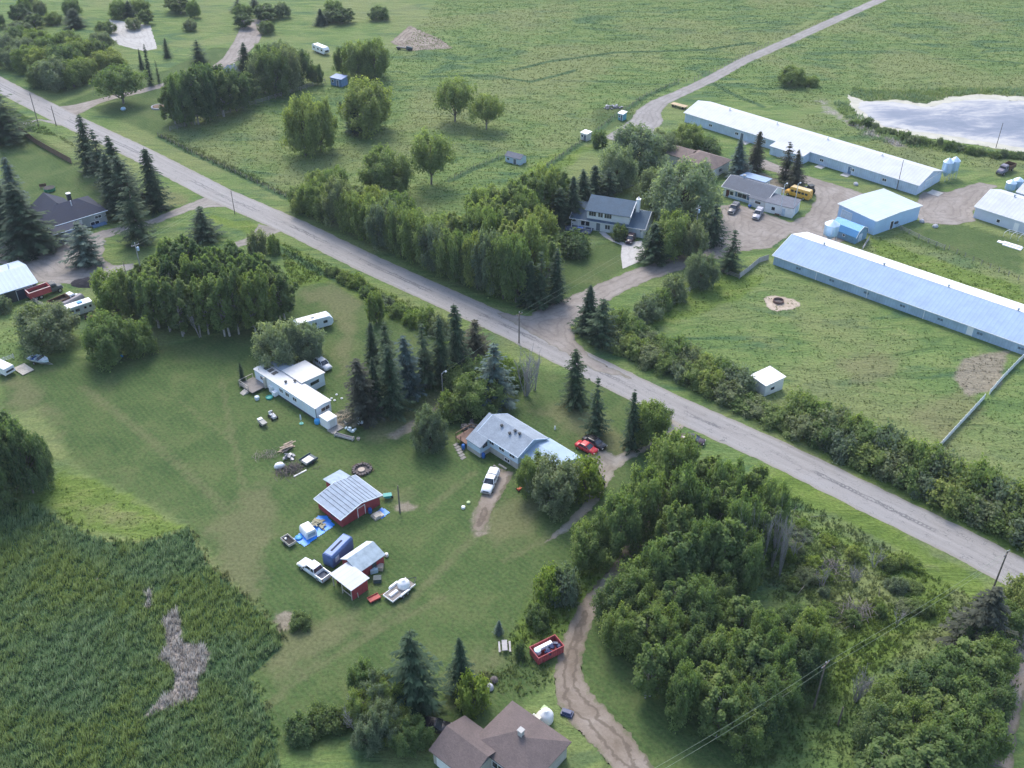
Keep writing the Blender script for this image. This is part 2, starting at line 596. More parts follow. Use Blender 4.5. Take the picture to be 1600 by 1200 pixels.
def grass_colour(nt):
    v = pos_vec(nt)

    def at(n):
        a = nd(nt, "ShaderNodeAttribute")
        a.attribute_name = n
        return a.outputs["Fac"]
    mp = nd(nt, "ShaderNodeMapping")
    mp.inputs["Rotation"].default_value = (0, 0, 0.6)
    mp.inputs["Scale"].default_value = (0.35, 1.0, 1.0)
    nt.links.new(v, mp.inputs[0])
    big = noise(nt, v, 0.022, 5, 0.6, 0.4)
    mid = noise(nt, mp.outputs[0], 0.28, 6, 0.62, 0.9)
    fine = noise(nt, v, 1.9, 4, 0.65)
    c = ramp(nt, mid, [(0.28, (0.066, 0.112, 0.040)), (0.45, (0.108, 0.168, 0.052)), (0.60, (0.148, 0.198, 0.066)), (0.78, (0.195, 0.225, 0.092))])
    sw = noise(nt, mp.outputs[0], 0.075, 6, 0.6, 1.6)
    c = mixc(nt, mth(nt, 'MULTIPLY', sstep(nt, sw, 0.52, 0.63), 0.75), c, (0.052, 0.108, 0.050))
    c = mixc(nt, sstep(nt, big, 0.44, 0.62), c, mixc(nt, 0.6, c, (0.185, 0.200, 0.085)))
    lawn = ramp(nt, noise(nt, v, 0.13, 6, 0.66, 0.5), [(0.30, (0.044, 0.084, 0.026)), (0.5, (0.070, 0.112, 0.036)), (0.70, (0.106, 0.132, 0.050))])
    wv = nd(nt, "ShaderNodeTexWave", wave_type='BANDS')
    wv.bands_direction = 'X'
    wv.inputs["Scale"].default_value = 0.32
    wv.inputs["Distortion"].default_value = 3.5
    wv.inputs["Detail"].default_value = 3
    wv.inputs["Detail Scale"].default_value = 0.4
    mp2 = nd(nt, "ShaderNodeMapping")
    mp2.inputs["Rotation"].default_value = (0, 0, -0.72)
    nt.links.new(v, mp2.inputs[0])
    nt.links.new(mp2.outputs[0], wv.inputs["Vector"])
    lawn = mixc(nt, mth(nt, 'MULTIPLY', wv.outputs[1], 0.26), lawn, (0.110, 0.128, 0.054))
    spots = noise(nt, v, 0.75, 6, 0.72)
    lawn = mixc(nt, mth(nt, 'MULTIPLY', sstep(nt, spots, 0.55, 0.72), 0.6), lawn, (0.044, 0.080, 0.026))
    lawn = mixc(nt, mth(nt, 'MULTIPLY', sstep(nt, noise(nt, v, 0.55, 7, 0.75, 0.8), 0.56, 0.72), 0.35), lawn, (0.132, 0.128, 0.066))
    c = mixc(nt, at("lawn"), c, lawn)
    n3 = noise(nt, v, 0.42, 8, 0.74)

    def blend(c, a, col, lo=0.35, hi=0.75, amt=1.0):
        f = mth(nt, 'ADD', a, mth(nt, 'MULTIPLY_ADD', n3, 0.7, -0.35))
        f = mth(nt, 'MULTIPLY', sstep(nt, f, lo, hi), amt)
        f = mth(nt, 'MULTIPLY', f, sstep(nt, a, 0.0, 0.25))
        return mixc(nt, f, c, col)
    c = blend(c, at("lush"), ramp(nt, mid, [(0.3, (0.078, 0.128, 0.026)), (0.55, (0.128, 0.184, 0.040)), (0.75, (0.190, 0.212, 0.070))]), 0.25, 0.7, 0.92)
    c = blend(c, at("dry"), (0.160, 0.150, 0.080), 0.4, 0.9, 0.55)
    c = blend(c, at("marsh"), ramp(nt, n3, [(0.3, (0.035, 0.07, 0.03)), (0.6, (0.06, 0.11, 0.045))]), 0.3, 0.6)
    c = blend(c, at("dead"), ramp(nt, fine, [(0.3, (0.16, 0.14, 0.125)), (0.7, (0.42, 0.38, 0.35))]), 0.4, 0.7)
    c = blend(c, at("dirt"), ramp(nt, n3, [(0.3, (0.17, 0.145, 0.11)), (0.7, (0.27, 0.235, 0.185))]), 0.4, 0.8, 0.9)
    c = mixc(nt, 0.75, c, ramp(nt, fine, [(0.25, (0.5,) * 3), (0.5, (1.0,) * 3), (0.78, (1.5,) * 3)]), 'MULTIPLY')
    return c, mid, fine, at


def grass_ground_mat():
    m, nt, p, out = new_mat("grass_ground")
    c, mid, fine, at = grass_colour(nt)
    nt.links.new(c, p.inputs["Base Color"])
    p.inputs["Roughness"].default_value = 0.95
    p.inputs["Specular IOR Level"].default_value = 0.1
    tall = mth(nt, 'SUBTRACT', 1.0, at("lawn"))
    h = mth(nt, 'ADD', mth(nt, 'MULTIPLY', mid, mth(nt, 'MULTIPLY', tall, 1.2)), mth(nt, 'MULTIPLY', fine, 0.22))
    bump(nt, p, h, 0.8, 0.9)
    return m


def soft_normal(nt, p, up):
    """thin blades and leaves shade like the turf or crown they belong to"""
    g = nd(nt, "ShaderNodeNewGeometry")
    a = nd(nt, "ShaderNodeVectorMath", operation='ADD')
    a.inputs[1].default_value = (0, 0, up)
    nt.links.new(g.outputs["Normal"], a.inputs[0])
    b = nd(nt, "ShaderNodeVectorMath", operation='NORMALIZE')
    nt.links.new(a.outputs[0], b.inputs[0])
    nt.links.new(b.outputs[0], p.inputs["Normal"])


def see_light(nt, p, out, c, amt=0.5):
    """thin leaves pass part of the light that falls on their back"""
    tr = nd(nt, "ShaderNodeBsdfTranslucent")
    nt.links.new(c, tr.inputs[0])
    ms = nd(nt, "ShaderNodeMixShader")
    ms.inputs[0].default_value = amt
    nt.links.new(p.outputs[0], ms.inputs[1])
    nt.links.new(tr.outputs[0], ms.inputs[2])
    nt.links.new(ms.outputs[0], out.inputs[0])


def grass_blade_mat():
    m, nt, p, out = new_mat("grass_blades")
    c, mid, fine, at = grass_colour(nt)
    c = mixc(nt, 0.8, c, ramp(nt, at("tint"), [(0.0, (0.95, 0.96, 0.94)), (0.5, (1.15, 1.15, 1.1)), (1.0, (1.4, 1.38, 1.25))]), 'MULTIPLY')
    nt.links.new(c, p.inputs["Base Color"])
    p.inputs["Roughness"].default_value = 0.9
    p.inputs["Specular IOR Level"].default_value = 0.15
    soft_normal(nt, p, 1.2)
    see_light(nt, p, out, c)
    return m


def build_ground():
    xs = np.concatenate([[-4000, -1500, -600], np.arange(-300, 300.1, 1.25), [600, 1500, 4000]])
    ys = np.concatenate([[-1500, -300, 0], np.arange(40, 520.1, 1.25), [800, 1600, 3000, 7000]])
    GX, GY = np.meshgrid(xs, ys)
    idx = np.arange(GX.size).reshape(GX.shape)
    quads = np.stack([idx[:-1, :-1].ravel(), idx[:-1, 1:].ravel(), idx[1:, 1:].ravel(), idx[1:, :-1].ravel()], 1)
    V = np.stack([GX.ravel(), GY.ravel(), np.zeros(GX.size)], 1)
    me = np_mesh("ground", V, quads, True)
    for k, a in cover(GX.ravel(), GY.ravel()).items():
        fattr(me, k, a)
    me.materials.append(grass_ground_mat())
    o = bpy.data.objects.new("ground", me)
    COL.objects.link(o)
    o["kind"] = "structure"


build_ground()

# ---- gravel, chip-seal, concrete and water materials


def gravel_mat(name, a, b, c3, tracks=0.0, weed=0.5, grey=0.0):
    m, nt, p, out = new_mat(name)
    v = pos_vec(nt)
    n1 = noise(nt, v, 0.16, 6, 0.62, 0.6)
    n2 = noise(nt, v, 1.1, 5, 0.7)
    n3 = noise(nt, v, 5.0, 3, 0.7)
    c = ramp(nt, n1, [(0.28, a), (0.5, b), (0.72, c3)])
    c = mixc(nt, 0.6, c, ramp(nt, n2, [(0.25, (0.72,) * 3), (0.55, (1.0,) * 3), (0.8, (1.22,) * 3)]), 'MULTIPLY')
    c = mixc(nt, 0.4, c, ramp(nt, n3, [(0.3, (0.75,) * 3), (0.7, (1.2,) * 3)]), 'MULTIPLY')
    e = nd(nt, "ShaderNodeAttribute")
    e.attribute_name = "edge"
    rut = mth(nt, 'SINE', mth(nt, 'ADD', mth(nt, 'MULTIPLY', e.outputs["Fac"], 3.4), mth(nt, 'MULTIPLY', n1, 14.0)))
    c = mixc(nt, mth(nt, 'MULTIPLY', sstep(nt, rut, 0.35, 1.0), 0.30 + tracks), c, tuple(x * 0.62 for x in a))
    f = mth(nt, 'ADD', mth(nt, 'MULTIPLY_ADD', e.outputs["Fac"], 0.55, 0.35), mth(nt, 'MULTIPLY_ADD', n2, 1.4, -0.7))
    c = mixc(nt, mth(nt, 'MULTIPLY', sstep(nt, f, 0.0, 0.5), weed), c, (0.105, 0.118, 0.055))
    nt.links.new(c, p.inputs["Base Color"])
    p.inputs["Roughness"].default_value = 0.92
    p.inputs["Specular IOR Level"].default_value = 0.2
    bump(nt, p, n3, 0.35, 0.06)
    return m


def road_mat():
    m, nt, p, out = new_mat("road_surface")
    v = pos_vec(nt)
    mp = nd(nt, "ShaderNodeMapping")
    mp.inputs["Rotation"].default_value = (0, 0, math.radians(42.6))
    nt.links.new(v, mp.inputs[0])
    mp2 = nd(nt, "ShaderNodeMapping")
    mp2.inputs["Scale"].default_value = (0.05, 1.0, 1.0)
    nt.links.new(mp.outputs[0], mp2.inputs[0])
    n0 = noise(nt, v, 0.06, 4, 0.6)
    n1 = noise(nt, mp2.outputs[0], 0.9, 6, 0.65, 0.3)
    n2 = noise(nt, v, 3.5, 4, 0.7)
    c = ramp(nt, n1, [(0.25, (0.225, 0.212, 0.202)), (0.5, (0.272, 0.258, 0.246)), (0.75, (0.318, 0.304, 0.290))])
    c = mixc(nt, mth(nt, 'MULTIPLY', sstep(nt, n0, 0.45, 0.65), 0.35), c, (0.29, 0.29, 0.295))
    c = mixc(nt, 0.45, c, ramp(nt, n2, [(0.3, (0.78,) * 3), (0.7, (1.18,) * 3)]), 'MULTIPLY')
    # tar-filled cracks: long wandering ones and cross ones
    vo = nd(nt, "ShaderNodeTexVoronoi", feature='DISTANCE_TO_EDGE')
    mp3 = nd(nt, "ShaderNodeMapping")
    mp3.inputs["Scale"].default_value = (0.035, 0.22, 1.0)
    wob = noise(nt, v, 0.5, 4, 0.6)
    addv = nd(nt, "ShaderNodeVectorMath", operation='ADD')
    sc3 = nd(nt, "ShaderNodeVectorMath", operation='SCALE')
    sc3.inputs[3].default_value = 1.6
    nzc = nd(nt, "ShaderNodeTexNoise")
    nzc.inputs["Scale"].default_value = 0.35
    nt.links.new(v, nzc.inputs["Vector"])
    nt.links.new(nzc.outputs["Color"], sc3.inputs[0])
    nt.links.new(mp.outputs[0], addv.inputs[0])
    nt.links.new(sc3.outputs[0], addv.inputs[1])
    nt.links.new(addv.outputs[0], mp3.inputs[0])
    nt.links.new(mp3.outputs[0], vo.inputs["Vector"])
    crack = mth(nt, 'SUBTRACT', 1.0, sstep(nt, vo.outputs["Distance"], 0.008, 0.035))
    crack = mth(nt, 'MULTIPLY', crack, sstep(nt, wob, 0.42, 0.6))
    c = mixc(nt, mth(nt, 'MULTIPLY', crack, 0.75), c, (0.10, 0.10, 0.105))
    e = nd(nt, "ShaderNodeAttribute")
    e.attribute_name = "edge"
    d = mth(nt, 'MULTIPLY', e.outputs["Fac"], -1.0)
    wp = mth(nt, 'SINE', mth(nt, 'MULTIPLY_ADD', d, 3.7, -2.4))
    c = mixc(nt, mth(nt, 'MULTIPLY', sstep(nt, wp, -0.2, 1.0), 0.18), c, (0.36, 0.346, 0.332))
    seam = mth(nt, 'ADD', d, mth(nt, 'MULTIPLY_ADD', wob, 0.9, -0.45))
    seam = mth(nt, 'MULTIPLY', sstep(nt, seam, 3.30, 3.48), mth(nt, 'SUBTRACT', 1.0, sstep(nt, seam, 3.52, 3.66)))
    c = mixc(nt, mth(nt, 'MULTIPLY', mth(nt, 'MULTIPLY', seam, sstep(nt, n0, 0.44, 0.56)), 0.75), c, (0.10, 0.10, 0.105))
    f = mth(nt, 'ADD', mth(nt, 'MULTIPLY_ADD', e.outputs["Fac"], 0.9, 0.65), mth(nt, 'MULTIPLY_ADD', n2, 1.0, -0.5))
    c = mixc(nt, mth(nt, 'MULTIPLY', sstep(nt, f, 0.0, 0.6), 0.6), c, (0.26, 0.235, 0.195))
    nt.links.new(c, p.inputs["Base Color"])
    p.inputs["Roughness"].default_value = 0.85
    p.inputs["Specular IOR Level"].default_value = 0.25
    bump(nt, p, n2, 0.15, 0.03)
    return m


G_TAN = gravel_mat("tan_gravel", (0.205, 0.178, 0.155), (0.265, 0.235, 0.208), (0.325, 0.295, 0.268))
G_GREY = gravel_mat("grey_gravel", (0.21, 0.195, 0.182), (0.27, 0.252, 0.238), (0.325, 0.308, 0.295))
G_TRACK = gravel_mat("dirt_track_soil", (0.165, 0.132, 0.100), (0.240, 0.200, 0.162), (0.315, 0.275, 0.235), weed=0.75, tracks=0.35)
G_CONC = gravel_mat("concrete_slab", (0.40, 0.385, 0.37), (0.47, 0.455, 0.44), (0.52, 0.51, 0.50), weed=0.0)

ROAD = ribbon([(-260, -2), (-100, 78), (0, 133), (100, 184), (221, 241), (345, 305), (460, 355), (574, 411), (700, 468), (800, 513), (920, 572), (1060, 640), (1203, 703), (1360, 780), (1510, 853), (1620, 912), (1800, 1003)],
              [8.2, 8.2, 8.0, 8.0, 7.8, 7.8, 7.7, 7.7, 7.7, 7.7, 7.7, 7.6, 7.6, 7.6, 7.6, 7.6, 7.6])
sheet("road", [ROAD], 0.020, road_mat(), 0.5, 0.22, 5, 21)
JUNC = PW([(770, 487), (820, 494), (856, 488), (905, 462), (945, 445), (960, 452), (905, 492), (893, 512), (898, 530), (925, 560), (990, 592), (930, 580), (820, 515)])
LANE = ribbon([(850, 502), (900, 478), (950, 452), (1000, 430), (1060, 411), (1110, 396), (1150, 378), (1200, 358)], [9, 7.5, 6.5, 6, 6, 6.5, 9, 12])
YARD = PW([(1120, 372), (1128, 340), (1125, 322), (1150, 318), (1200, 335), (1235, 348), (1262, 335), (1275, 310), (1268, 290), (1230, 275), (1185, 262), (1165, 268), (1150, 262), (1185, 246), (1260, 275), (1330, 296), (1350, 303), (1430, 318), (1440, 300), (1480, 300), (1530, 285), (1560, 290), (1548, 300), (1520, 330), (1525, 345), (1490, 352), (1440, 348), (1425, 330), (1380, 350), (1300, 385), (1235, 365), (1205, 388), (1160, 392), (1150, 378)])
FARPATH = ribbon([(960, 220), (1000, 200), (1012, 187), (1013, 175), (1030, 160), (1060, 147), (1110, 124), (1160, 96), (1228, 66), (1330, 20), (1420, -20), (1560, -80)], [8, 11, 10, 8, 6.0, 5.0, 5.0, 5.0, 5, 5, 5, 5])
sheet("gravel_lane", [JUNC, LANE, YARD], 0.032, G_TAN, 0.5, 0.6, 5, 5)
sheet("far_gravel_path", [FARPATH], 0.028, G_GREY, 0.6, 0.4, 5, 6)
# left farm: yard and drives
LYARD = PW([(-120, 380), (0, 350), (40, 372), (85, 380), (120, 372), (160, 360), (200, 352), (215, 358), (165, 372), (160, 400), (175, 415), (215, 412), (215, 420), (180, 428), (165, 445), (60, 442), (20, 415), (0, 412), (-120, 430)])
LDRIVE = ribbon([(345, 312), (318, 318), (290, 326), (265, 336), (235, 348), (200, 356)], [11, 6, 4.2, 3.6, 3.4, 3.4])
LDRIVE2 = ribbon([(425, 355), (408, 366), (392, 376), (378, 380), (360, 386)], [8, 5, 4, 3, 3])
sheet("farmyard_gravel", [LYARD, LDRIVE, LDRIVE2], 0.016, gravel_mat("farmyard_stone", (0.20, 0.185, 0.165), (0.275, 0.25, 0.225), (0.34, 0.315, 0.285)), 0.5, 0.6, 5, 8)
NDRIVE = ribbon([(95, 176), (125, 168), (150, 159), (180, 151), (215, 144), (262, 131), (300, 122), (340, 105), (362, 92), (385, 66), (400, 30)], [14, 8, 4.5, 4.2, 4, 4, 4, 5, 7, 10, 10])
sheet("north_driveway", [NDRIVE], 0.014, G_TAN, 0.6, 0.4, 5, 9)
sheet("concrete_yard", [PW([(170, 55), (185, 70), (225, 80), (245, 76), (235, 40), (170, 30)])], 0.026, gravel_mat("pale_yard_concrete", (0.34, 0.325, 0.30), (0.41, 0.395, 0.37), (0.46, 0.445, 0.42), weed=0), 0.8, 0.5, 5, 10)
sheet("bare_soil_patch", [PW([(610, 66), (640, 80), (660, 78), (708, 76), (690, 62), (640, 40)])], 0.024, G_TRACK, 0.8, 0.6, 4, 11)
sheet("spur_gravel", [PW([(30, 193), (60, 186), (90, 190), (110, 200), (60, 188), (40, 196)])], 0.012, G_GREY, 0.6, 0.3, 4, 12)
sheet("concrete_driveway", [PW([(972, 381), (1003, 376), (1006, 388), (1011, 404), (973, 420), (970, 400)]), ribbon([(940, 362), (947, 369), (960, 376), (975, 382)], 1.5)], 0.036, G_CONC, 0.35, 0.05, 3, 13)
TRACK = ribbon([(985, 858), (968, 885), (945, 915), (920, 948), (903, 985), (892, 1020), (888, 1055), (897, 1090), (925, 1125), (960, 1160), (1010, 1230)], [1.8, 2.1, 2.5, 2.8, 3.1, 3.4, 4.0, 5.0, 5.4, 5.0, 4.5])
TRACK2 = ribbon([(1040, 768), (1020, 800), (1000, 832), (985, 858)], [2.5, 2.5, 2.4, 2.4])
sheet("dirt_track", [TRACK, TRACK2], 0.028, G_TRACK, 0.35, 0.5, 2.0, 14)
HDRIVE = PW([(1058, 642), (1078, 655), (1048, 688), (1010, 704), (985, 718), (962, 735), (948, 760), (925, 795), (880, 835), (850, 848), (885, 815), (918, 780), (930, 750), (935, 725), (915, 712), (938, 700), (960, 712), (1000, 698), (1035, 678)])
sheet("house_driveway", [HDRIVE], 0.012, gravel_mat("worn_drive_gravel", (0.235, 0.20, 0.155), (0.30, 0.265, 0.22), (0.36, 0.335, 0.30), weed=0.7), 0.35, 0.5, 3, 15)
sheet("pickup_track", [ribbon([(790, 735), (772, 765), (757, 795), (747, 830)], [3, 3.2, 2.8, 2.2])], 0.024, G_TRACK, 0.35, 0.5, 3, 16)
sheet("right_side_track", [ribbon([(1640, 960), (1605, 1000), (1590, 1050), (1575, 1110), (1560, 1200)], [3, 3, 3, 3, 3])], 0.024, G_TRACK, 0.5, 0.4, 3, 17)


def shore_mat():
    m, nt, p, out = new_mat("pale_mud")
    v = pos_vec(nt)
    c = ramp(nt, noise(nt, v, 0.25, 5, 0.6), [(0.3, (0.34, 0.33, 0.26)), (0.7, (0.48, 0.46, 0.38))])
    nt.links.new(c, p.inputs["Base Color"])
    p.inputs["Roughness"].default_value = 0.8
    return m


def pond_mat():
    m, nt, p, out = new_mat("pond_water")
    v = pos_vec(nt)
    mp = nd(nt, "ShaderNodeMapping")
    mp.inputs["Scale"].default_value = (0.4, 1.0, 1.0)
    nt.links.new(v, mp.inputs[0])
    n1 = noise(nt, mp.outputs[0], 0.10, 7, 0.68, 1.2)
    n2 = noise(nt, mp.outputs[0], 0.5, 6, 0.7, 0.5)
    s = mth(nt, 'ADD', n1, mth(nt, 'MULTIPLY_ADD', n2, 0.5, -0.25))
    e = nd(nt, "ShaderNodeAttribute")
    e.attribute_name = "edge"
    s = mth(nt, 'ADD', s, mth(nt, 'MULTIPLY', sstep(nt, e.outputs["Fac"], -9.0, 0.0), 0.22))
    c = ramp(nt, s, [(0.34, (0.10, 0.125, 0.175)), (0.5, (0.17, 0.19, 0.24)), (0.60, (0.27, 0.28, 0.31)), (0.74, (0.42, 0.41, 0.39))])
    nt.links.new(c, p.inputs["Base Color"])
    nt.links.new(mth(nt, 'MULTIPLY_ADD', s, 0.6, 0.22, clamp=True), p.inputs["Roughness"])
    p.inputs["Specular IOR Level"].default_value = 0.35
    bump(nt, p, n2, 0.2, 0.1)
    return m


sheet("pond_shore", [PW(SHORE)], 0.020, shore_mat(), 0.8, 1.2, 6, 18)
POND = [(1345, 158), (1400, 160), (1445, 168), (1485, 160), (1530, 155), (1580, 157), (1640, 157), (1640, 236), (1580, 228), (1530, 220), (1478, 211), (1420, 204), (1385, 198), (1358, 182), (1342, 168)]
sheet("pond_water", [PW(POND)], 0.034, pond_mat(), 0.8, 1.0, 6, 19)
BLACK_PATCH = None


# ---- tall grass, reeds: too many to count
def blades(name, polys, dens_fn, hgt, wid, label, cat, seed, per=3, lean=0.35, mat=None, avoid=None, zoff=0.0):
    rng = np.random.default_rng(seed)
    Cs = []
    for p in polys:
        P = PW(p)
        lo, hi = P.min(0), P.max(0)
        area = (hi[0] - lo[0]) * (hi[1] - lo[1])
        n = int(area * dens_fn)
        X = rng.uniform(lo[0], hi[0], n)
        Y = rng.uniform(lo[1], hi[1], n)
        k = sdf(P, X, Y) + 1.1 * fbm(X, Y, 3.5, seed + 5) < 0
        Cs.append(np.stack([X[k], Y[k]], 1))
    Cc = np.concatenate(Cs)
    if avoid is not None:
        k = np.ones(len(Cc), bool)
        for a in avoid:
            k &= sdf(a, Cc[:, 0], Cc[:, 1]) > 0.4
        Cc = Cc[k]
    clump = fbm(Cc[:, 0], Cc[:, 1], 6, seed) * 0.45 + fbm(Cc[:, 0], Cc[:, 1], 2.4, seed + 1) * 0.75
    keep = rng.random(len(Cc)) < np.clip(0.75 + clump * 1.1, 0.1, 1)
    Cc, clump = Cc[keep], clump[keep]
    n = len(Cc) * per
    base = np.repeat(Cc, per, 0) + rng.normal(0, wid * 0.8, (n, 2))
    h = hgt * np.repeat(np.clip(0.85 + 1.2 * clump, 0.25, 1.8), per) * rng.uniform(0.6, 1.25, n)
    a = rng.uniform(0, 2 * math.pi, n)
    w = wid * rng.uniform(0.6, 1.3, n)
    la = rng.normal(0.5, 1.2, n)
    ld = np.stack([np.cos(la), np.sin(la)], 1) * (h * lean * rng.uniform(0.2, 1.2, n))[:, None]
    side = np.stack([np.cos(a), np.sin(a)], 1) * w[:, None] / 2
    z0 = np.full(n, zoff)
    v0 = np.column_stack([base - side, z0])
    v1 = np.column_stack([base + side, z0])
    v2 = np.column_stack([base + ld, h])
    V = np.stack([v0, v1, v2], 1).reshape(-1, 3)
    Fq = np.arange(n * 3).reshape(-1, 3)
    me = np_mesh(name, V, Fq)
    cv = cover(base[:, 0].copy(), base[:, 1].copy())
    for k, vals in cv.items():
        if k in ("lawn",):
            vals = vals * 0
        fattr(me, k, np.repeat(vals, 3))
    fattr(me, "tint", np.repeat(np.clip(rng.normal(0.48, 0.2, n) + 0.6 * np.repeat(clump, per), 0, 1), 3))
    me.materials.append(mat)
    o = bpy.data.objects.new(name, me)
    COL.objects.link(o)
    tag(o, label, cat, None, "stuff")
    return o


BLADE = grass_blade_mat()
PAVED = [ROAD, LANE, YARD, FARPATH, JUNC, LYARD, LDRIVE, LDRIVE2, NDRIVE, TRACK, HDRIVE, PW(SHORE)]
FIELD = [
    [(250, 215), (265, 205), (400, 165), (545, 128), (640, 60), (700, -20), (1340, -20), (1220, 60), (1050, 138), (1000, 175), (930, 200), (900, 240), (860, 300), (700, 400), (460, 310)],
    [(1000, 500), (1100, 440), (1200, 412), (1215, 430), (1100, 490), (1020, 520)],
    [(1225, 60), (1360, -20), (1660, -20), (1620, 60), (1620, 150), (1440, 158), (1330, 145), (1260, 170), (1090, 150), (1110, 130)],
    [(1260, 175), (1330, 190), (1400, 220), (1600, 240), (1620, 260), (1560, 262), (1490, 262), (1440, 260), (1250, 195)],
    [(1300, 400), (1400, 360), (1600, 430), (1600, 480)],
    [(0, 490), (40, 470), (120, 520), (60, 560), (0, 570)],
]
PADDOCK = [[(55, 785), (95, 735), (190, 770), (290, 825), (230, 845), (150, 830)], [(1100, 500), (1215, 432), (1290, 455), (1440, 515), (1600, 575), (1600, 830), (1500, 790), (1400, 730), (1230, 640), (1050, 540)]]
blades("tall_grass", FIELD, 1.5, 0.28, 0.40, "tall meadow grass in the open fields beyond the road", "grass", 31, 2, 0.6, BLADE, PAVED)
blades('paddock_grass', PADDOCK, 1.3, 0.22, 0.36, 'short uneven grass of the paddock and the rough patch by the marsh', 'grass', 41, 2, 0.7, BLADE, PAVED)


def ribbon_px(line, half):
    a = [(x + half, y - half * 0.7) for x, y in line]
    return a + [(x - half, y + half * 0.7) for x, y in line[::-1]]


VERGE = [
    [(440, 378), (520, 418), (620, 464), (720, 515), (790, 560), (800, 580), (700, 530), (600, 480), (520, 435), (450, 450)],
    [(1170, 745), (1290, 800), (1410, 868), (1520, 935), (1600, 975), (1590, 1010), (1440, 960), (1300, 1110), (1150, 1130), (1290, 960), (1150, 860), (1220, 770)],
    [(0, 160), (80, 205), (130, 240), (100, 215), (40, 205), (0, 185)],
    [(245, 214), (330, 255), (458, 314), (462, 306), (340, 248), (256, 208)],
    [(1160, 800), (1240, 800), (1340, 900), (1300, 1000), (1200, 930)],
    [(860, 905), (930, 880), (960, 895), (905, 975), (840, 1010), (780, 1015), (830, 940)],
    [(1290, 960), (1440, 940), (1600, 1000), (1560, 1200), (1150, 1200), (1150, 1130)],
    ribbon_px([(60, 790), (150, 842), (222, 850), (288, 826), (326, 884), (364, 918), (400, 950), (440, 1000), (404, 1046), (388, 1062), (406, 1090), (430, 1150)], 7),
    [(820, 1015), (850, 1040), (870, 1060), (820, 1090), (770, 1080), (740, 1060)],
]
blades("roadside_weeds", VERGE, 4.5, 0.55, 0.32, "lush knee high weeds and grass on the road verges and rough edges", "weeds", 33, 3, 0.5, BLADE, PAVED)


def reed_mat():
    m, nt, p, out = new_mat("reed_leaf")
    v = pos_vec(nt)
    a = nd(nt, "ShaderNodeAttribute")
    a.attribute_name = "tint"
    d = nd(nt, "ShaderNodeAttribute")
    d.attribute_name = "dead"
    n1 = noise(nt, v, 0.06, 5, 0.65, 0.5)
    c = mixc(nt, sstep(nt, n1, 0.42, 0.58), ramp(nt, a.outputs["Fac"], [(0.1, (0.098, 0.176, 0.078)), (0.5, (0.185, 0.280, 0.120)), (0.95, (0.310, 0.400, 0.205))]),
             ramp(nt, a.outputs["Fac"], [(0.1, (0.140, 0.205, 0.055)), (0.5, (0.230, 0.305, 0.085)), (0.95, (0.310, 0.380, 0.13))]))
    c = mixc(nt, sstep(nt, d.outputs["Fac"], 0.45, 0.6), c, ramp(nt, a.outputs["Fac"], [(0.1, (0.30, 0.27, 0.235)), (0.9, (0.62, 0.58, 0.53))]))
    nt.links.new(c, p.inputs["Base Color"])
    p.inputs["Roughness"].default_value = 0.8
    p.inputs["Specular IOR Level"].default_value = 0.2
    soft_normal(nt, p, 1.0)
    see_light(nt, p, out, c, 0.45)
    return m


MATS_REED = reed_mat()
blades("marsh_reeds", [MARSH], 17.0, 1.05, 0.17, "dense green cattail reeds filling the marsh, with a flattened grey dead patch", "reeds", 35, 3, 0.42, MATS_REED)

FRINGE = [(1322, 160), (1340, 176), (1356, 192), (1372, 207), (1420, 216), (1478, 224), (1530, 232), (1600, 241), (1600, 250), (1520, 243), (1470, 236), (1400, 228), (1350, 214), (1325, 190), (1300, 160)]
FRINGE2 = [(1328, 150), (1356, 158), (1400, 154), (1445, 161), (1482, 151), (1530, 146), (1600, 150), (1600, 138), (1480, 138), (1400, 142), (1330, 138)]
blades("pond_reeds", [FRINGE, FRINGE2], 4.0, 0.9, 0.30, "grey green reeds and rushes fringing the pond", "reeds", 37, 3, 0.3, MATS_REED, [PW(POND)])

# ================================================================ BUILDINGS
WHITE_METAL = M("white_roof_steel", (0.50, 0.52, 0.55), 0.6, 0.0, 0.08, 0.35, 'ribx', 0.33, 0.25, 0.3, 0.15)
BLUE_METAL = M("pale_blue_steel", (0.31, 0.41, 0.55), 0.7, 0.0, 0.08, 0.35, 'ribx', 0.33, 0.2, 0.2, 0.15)
ICE_METAL = M("ice_blue_steel", (0.45, 0.53, 0.62), 0.6, 0.0, 0.08, 0.35, 'ribx', 0.33, 0.25, 0.3, 0.15)
TIN = M("weathered_tin", (0.26, 0.325, 0.41), 0.6, 0.0, 0.14, 0.8, 'ribx', 2.0, 0.3, 0.6)
BARN_WALL = M("blue_grey_siding", (0.52, 0.62, 0.74), 0.55, 0.0, 0.12, 0.4, 'ribx', 0.5, 0.4, 0.4, 0.3)
BARN_WALL2 = M("steel_blue_siding", (0.36, 0.48, 0.60), 0.55, 0.0, 0.14, 0.4, 'ribx', 0.5, 0.4, 0.4, 0.35)
SKYBLUE_WALL = M("sky_blue_siding", (0.40, 0.57, 0.76), 0.5, 0.0, 0.06, 0.4, 'ribx', 2.6, 0.4)
WHITE_LAP = M("white_lap_siding", (0.82, 0.83, 0.84), 0.55, 0.0, 0.06, 0.6, 'lap', 2.6, 0.5)
WHITE = M("white_paint", (0.80, 0.80, 0.80), 0.5, 0.0, 0.05, 1.0)
OFFWHITE = M("aged_white_paint", (0.66, 0.66, 0.63), 0.55, 0.0, 0.10, 1.0)
STUCCO = M("beige_foundation", (0.42, 0.40, 0.36), 0.9, 0.0, 0.12, 1.0)
GREY_SIDE = M("grey_lap_siding", (0.36, 0.38, 0.38), 0.6, 0.0, 0.08, 0.6, 'lap', 2.6, 0.4)
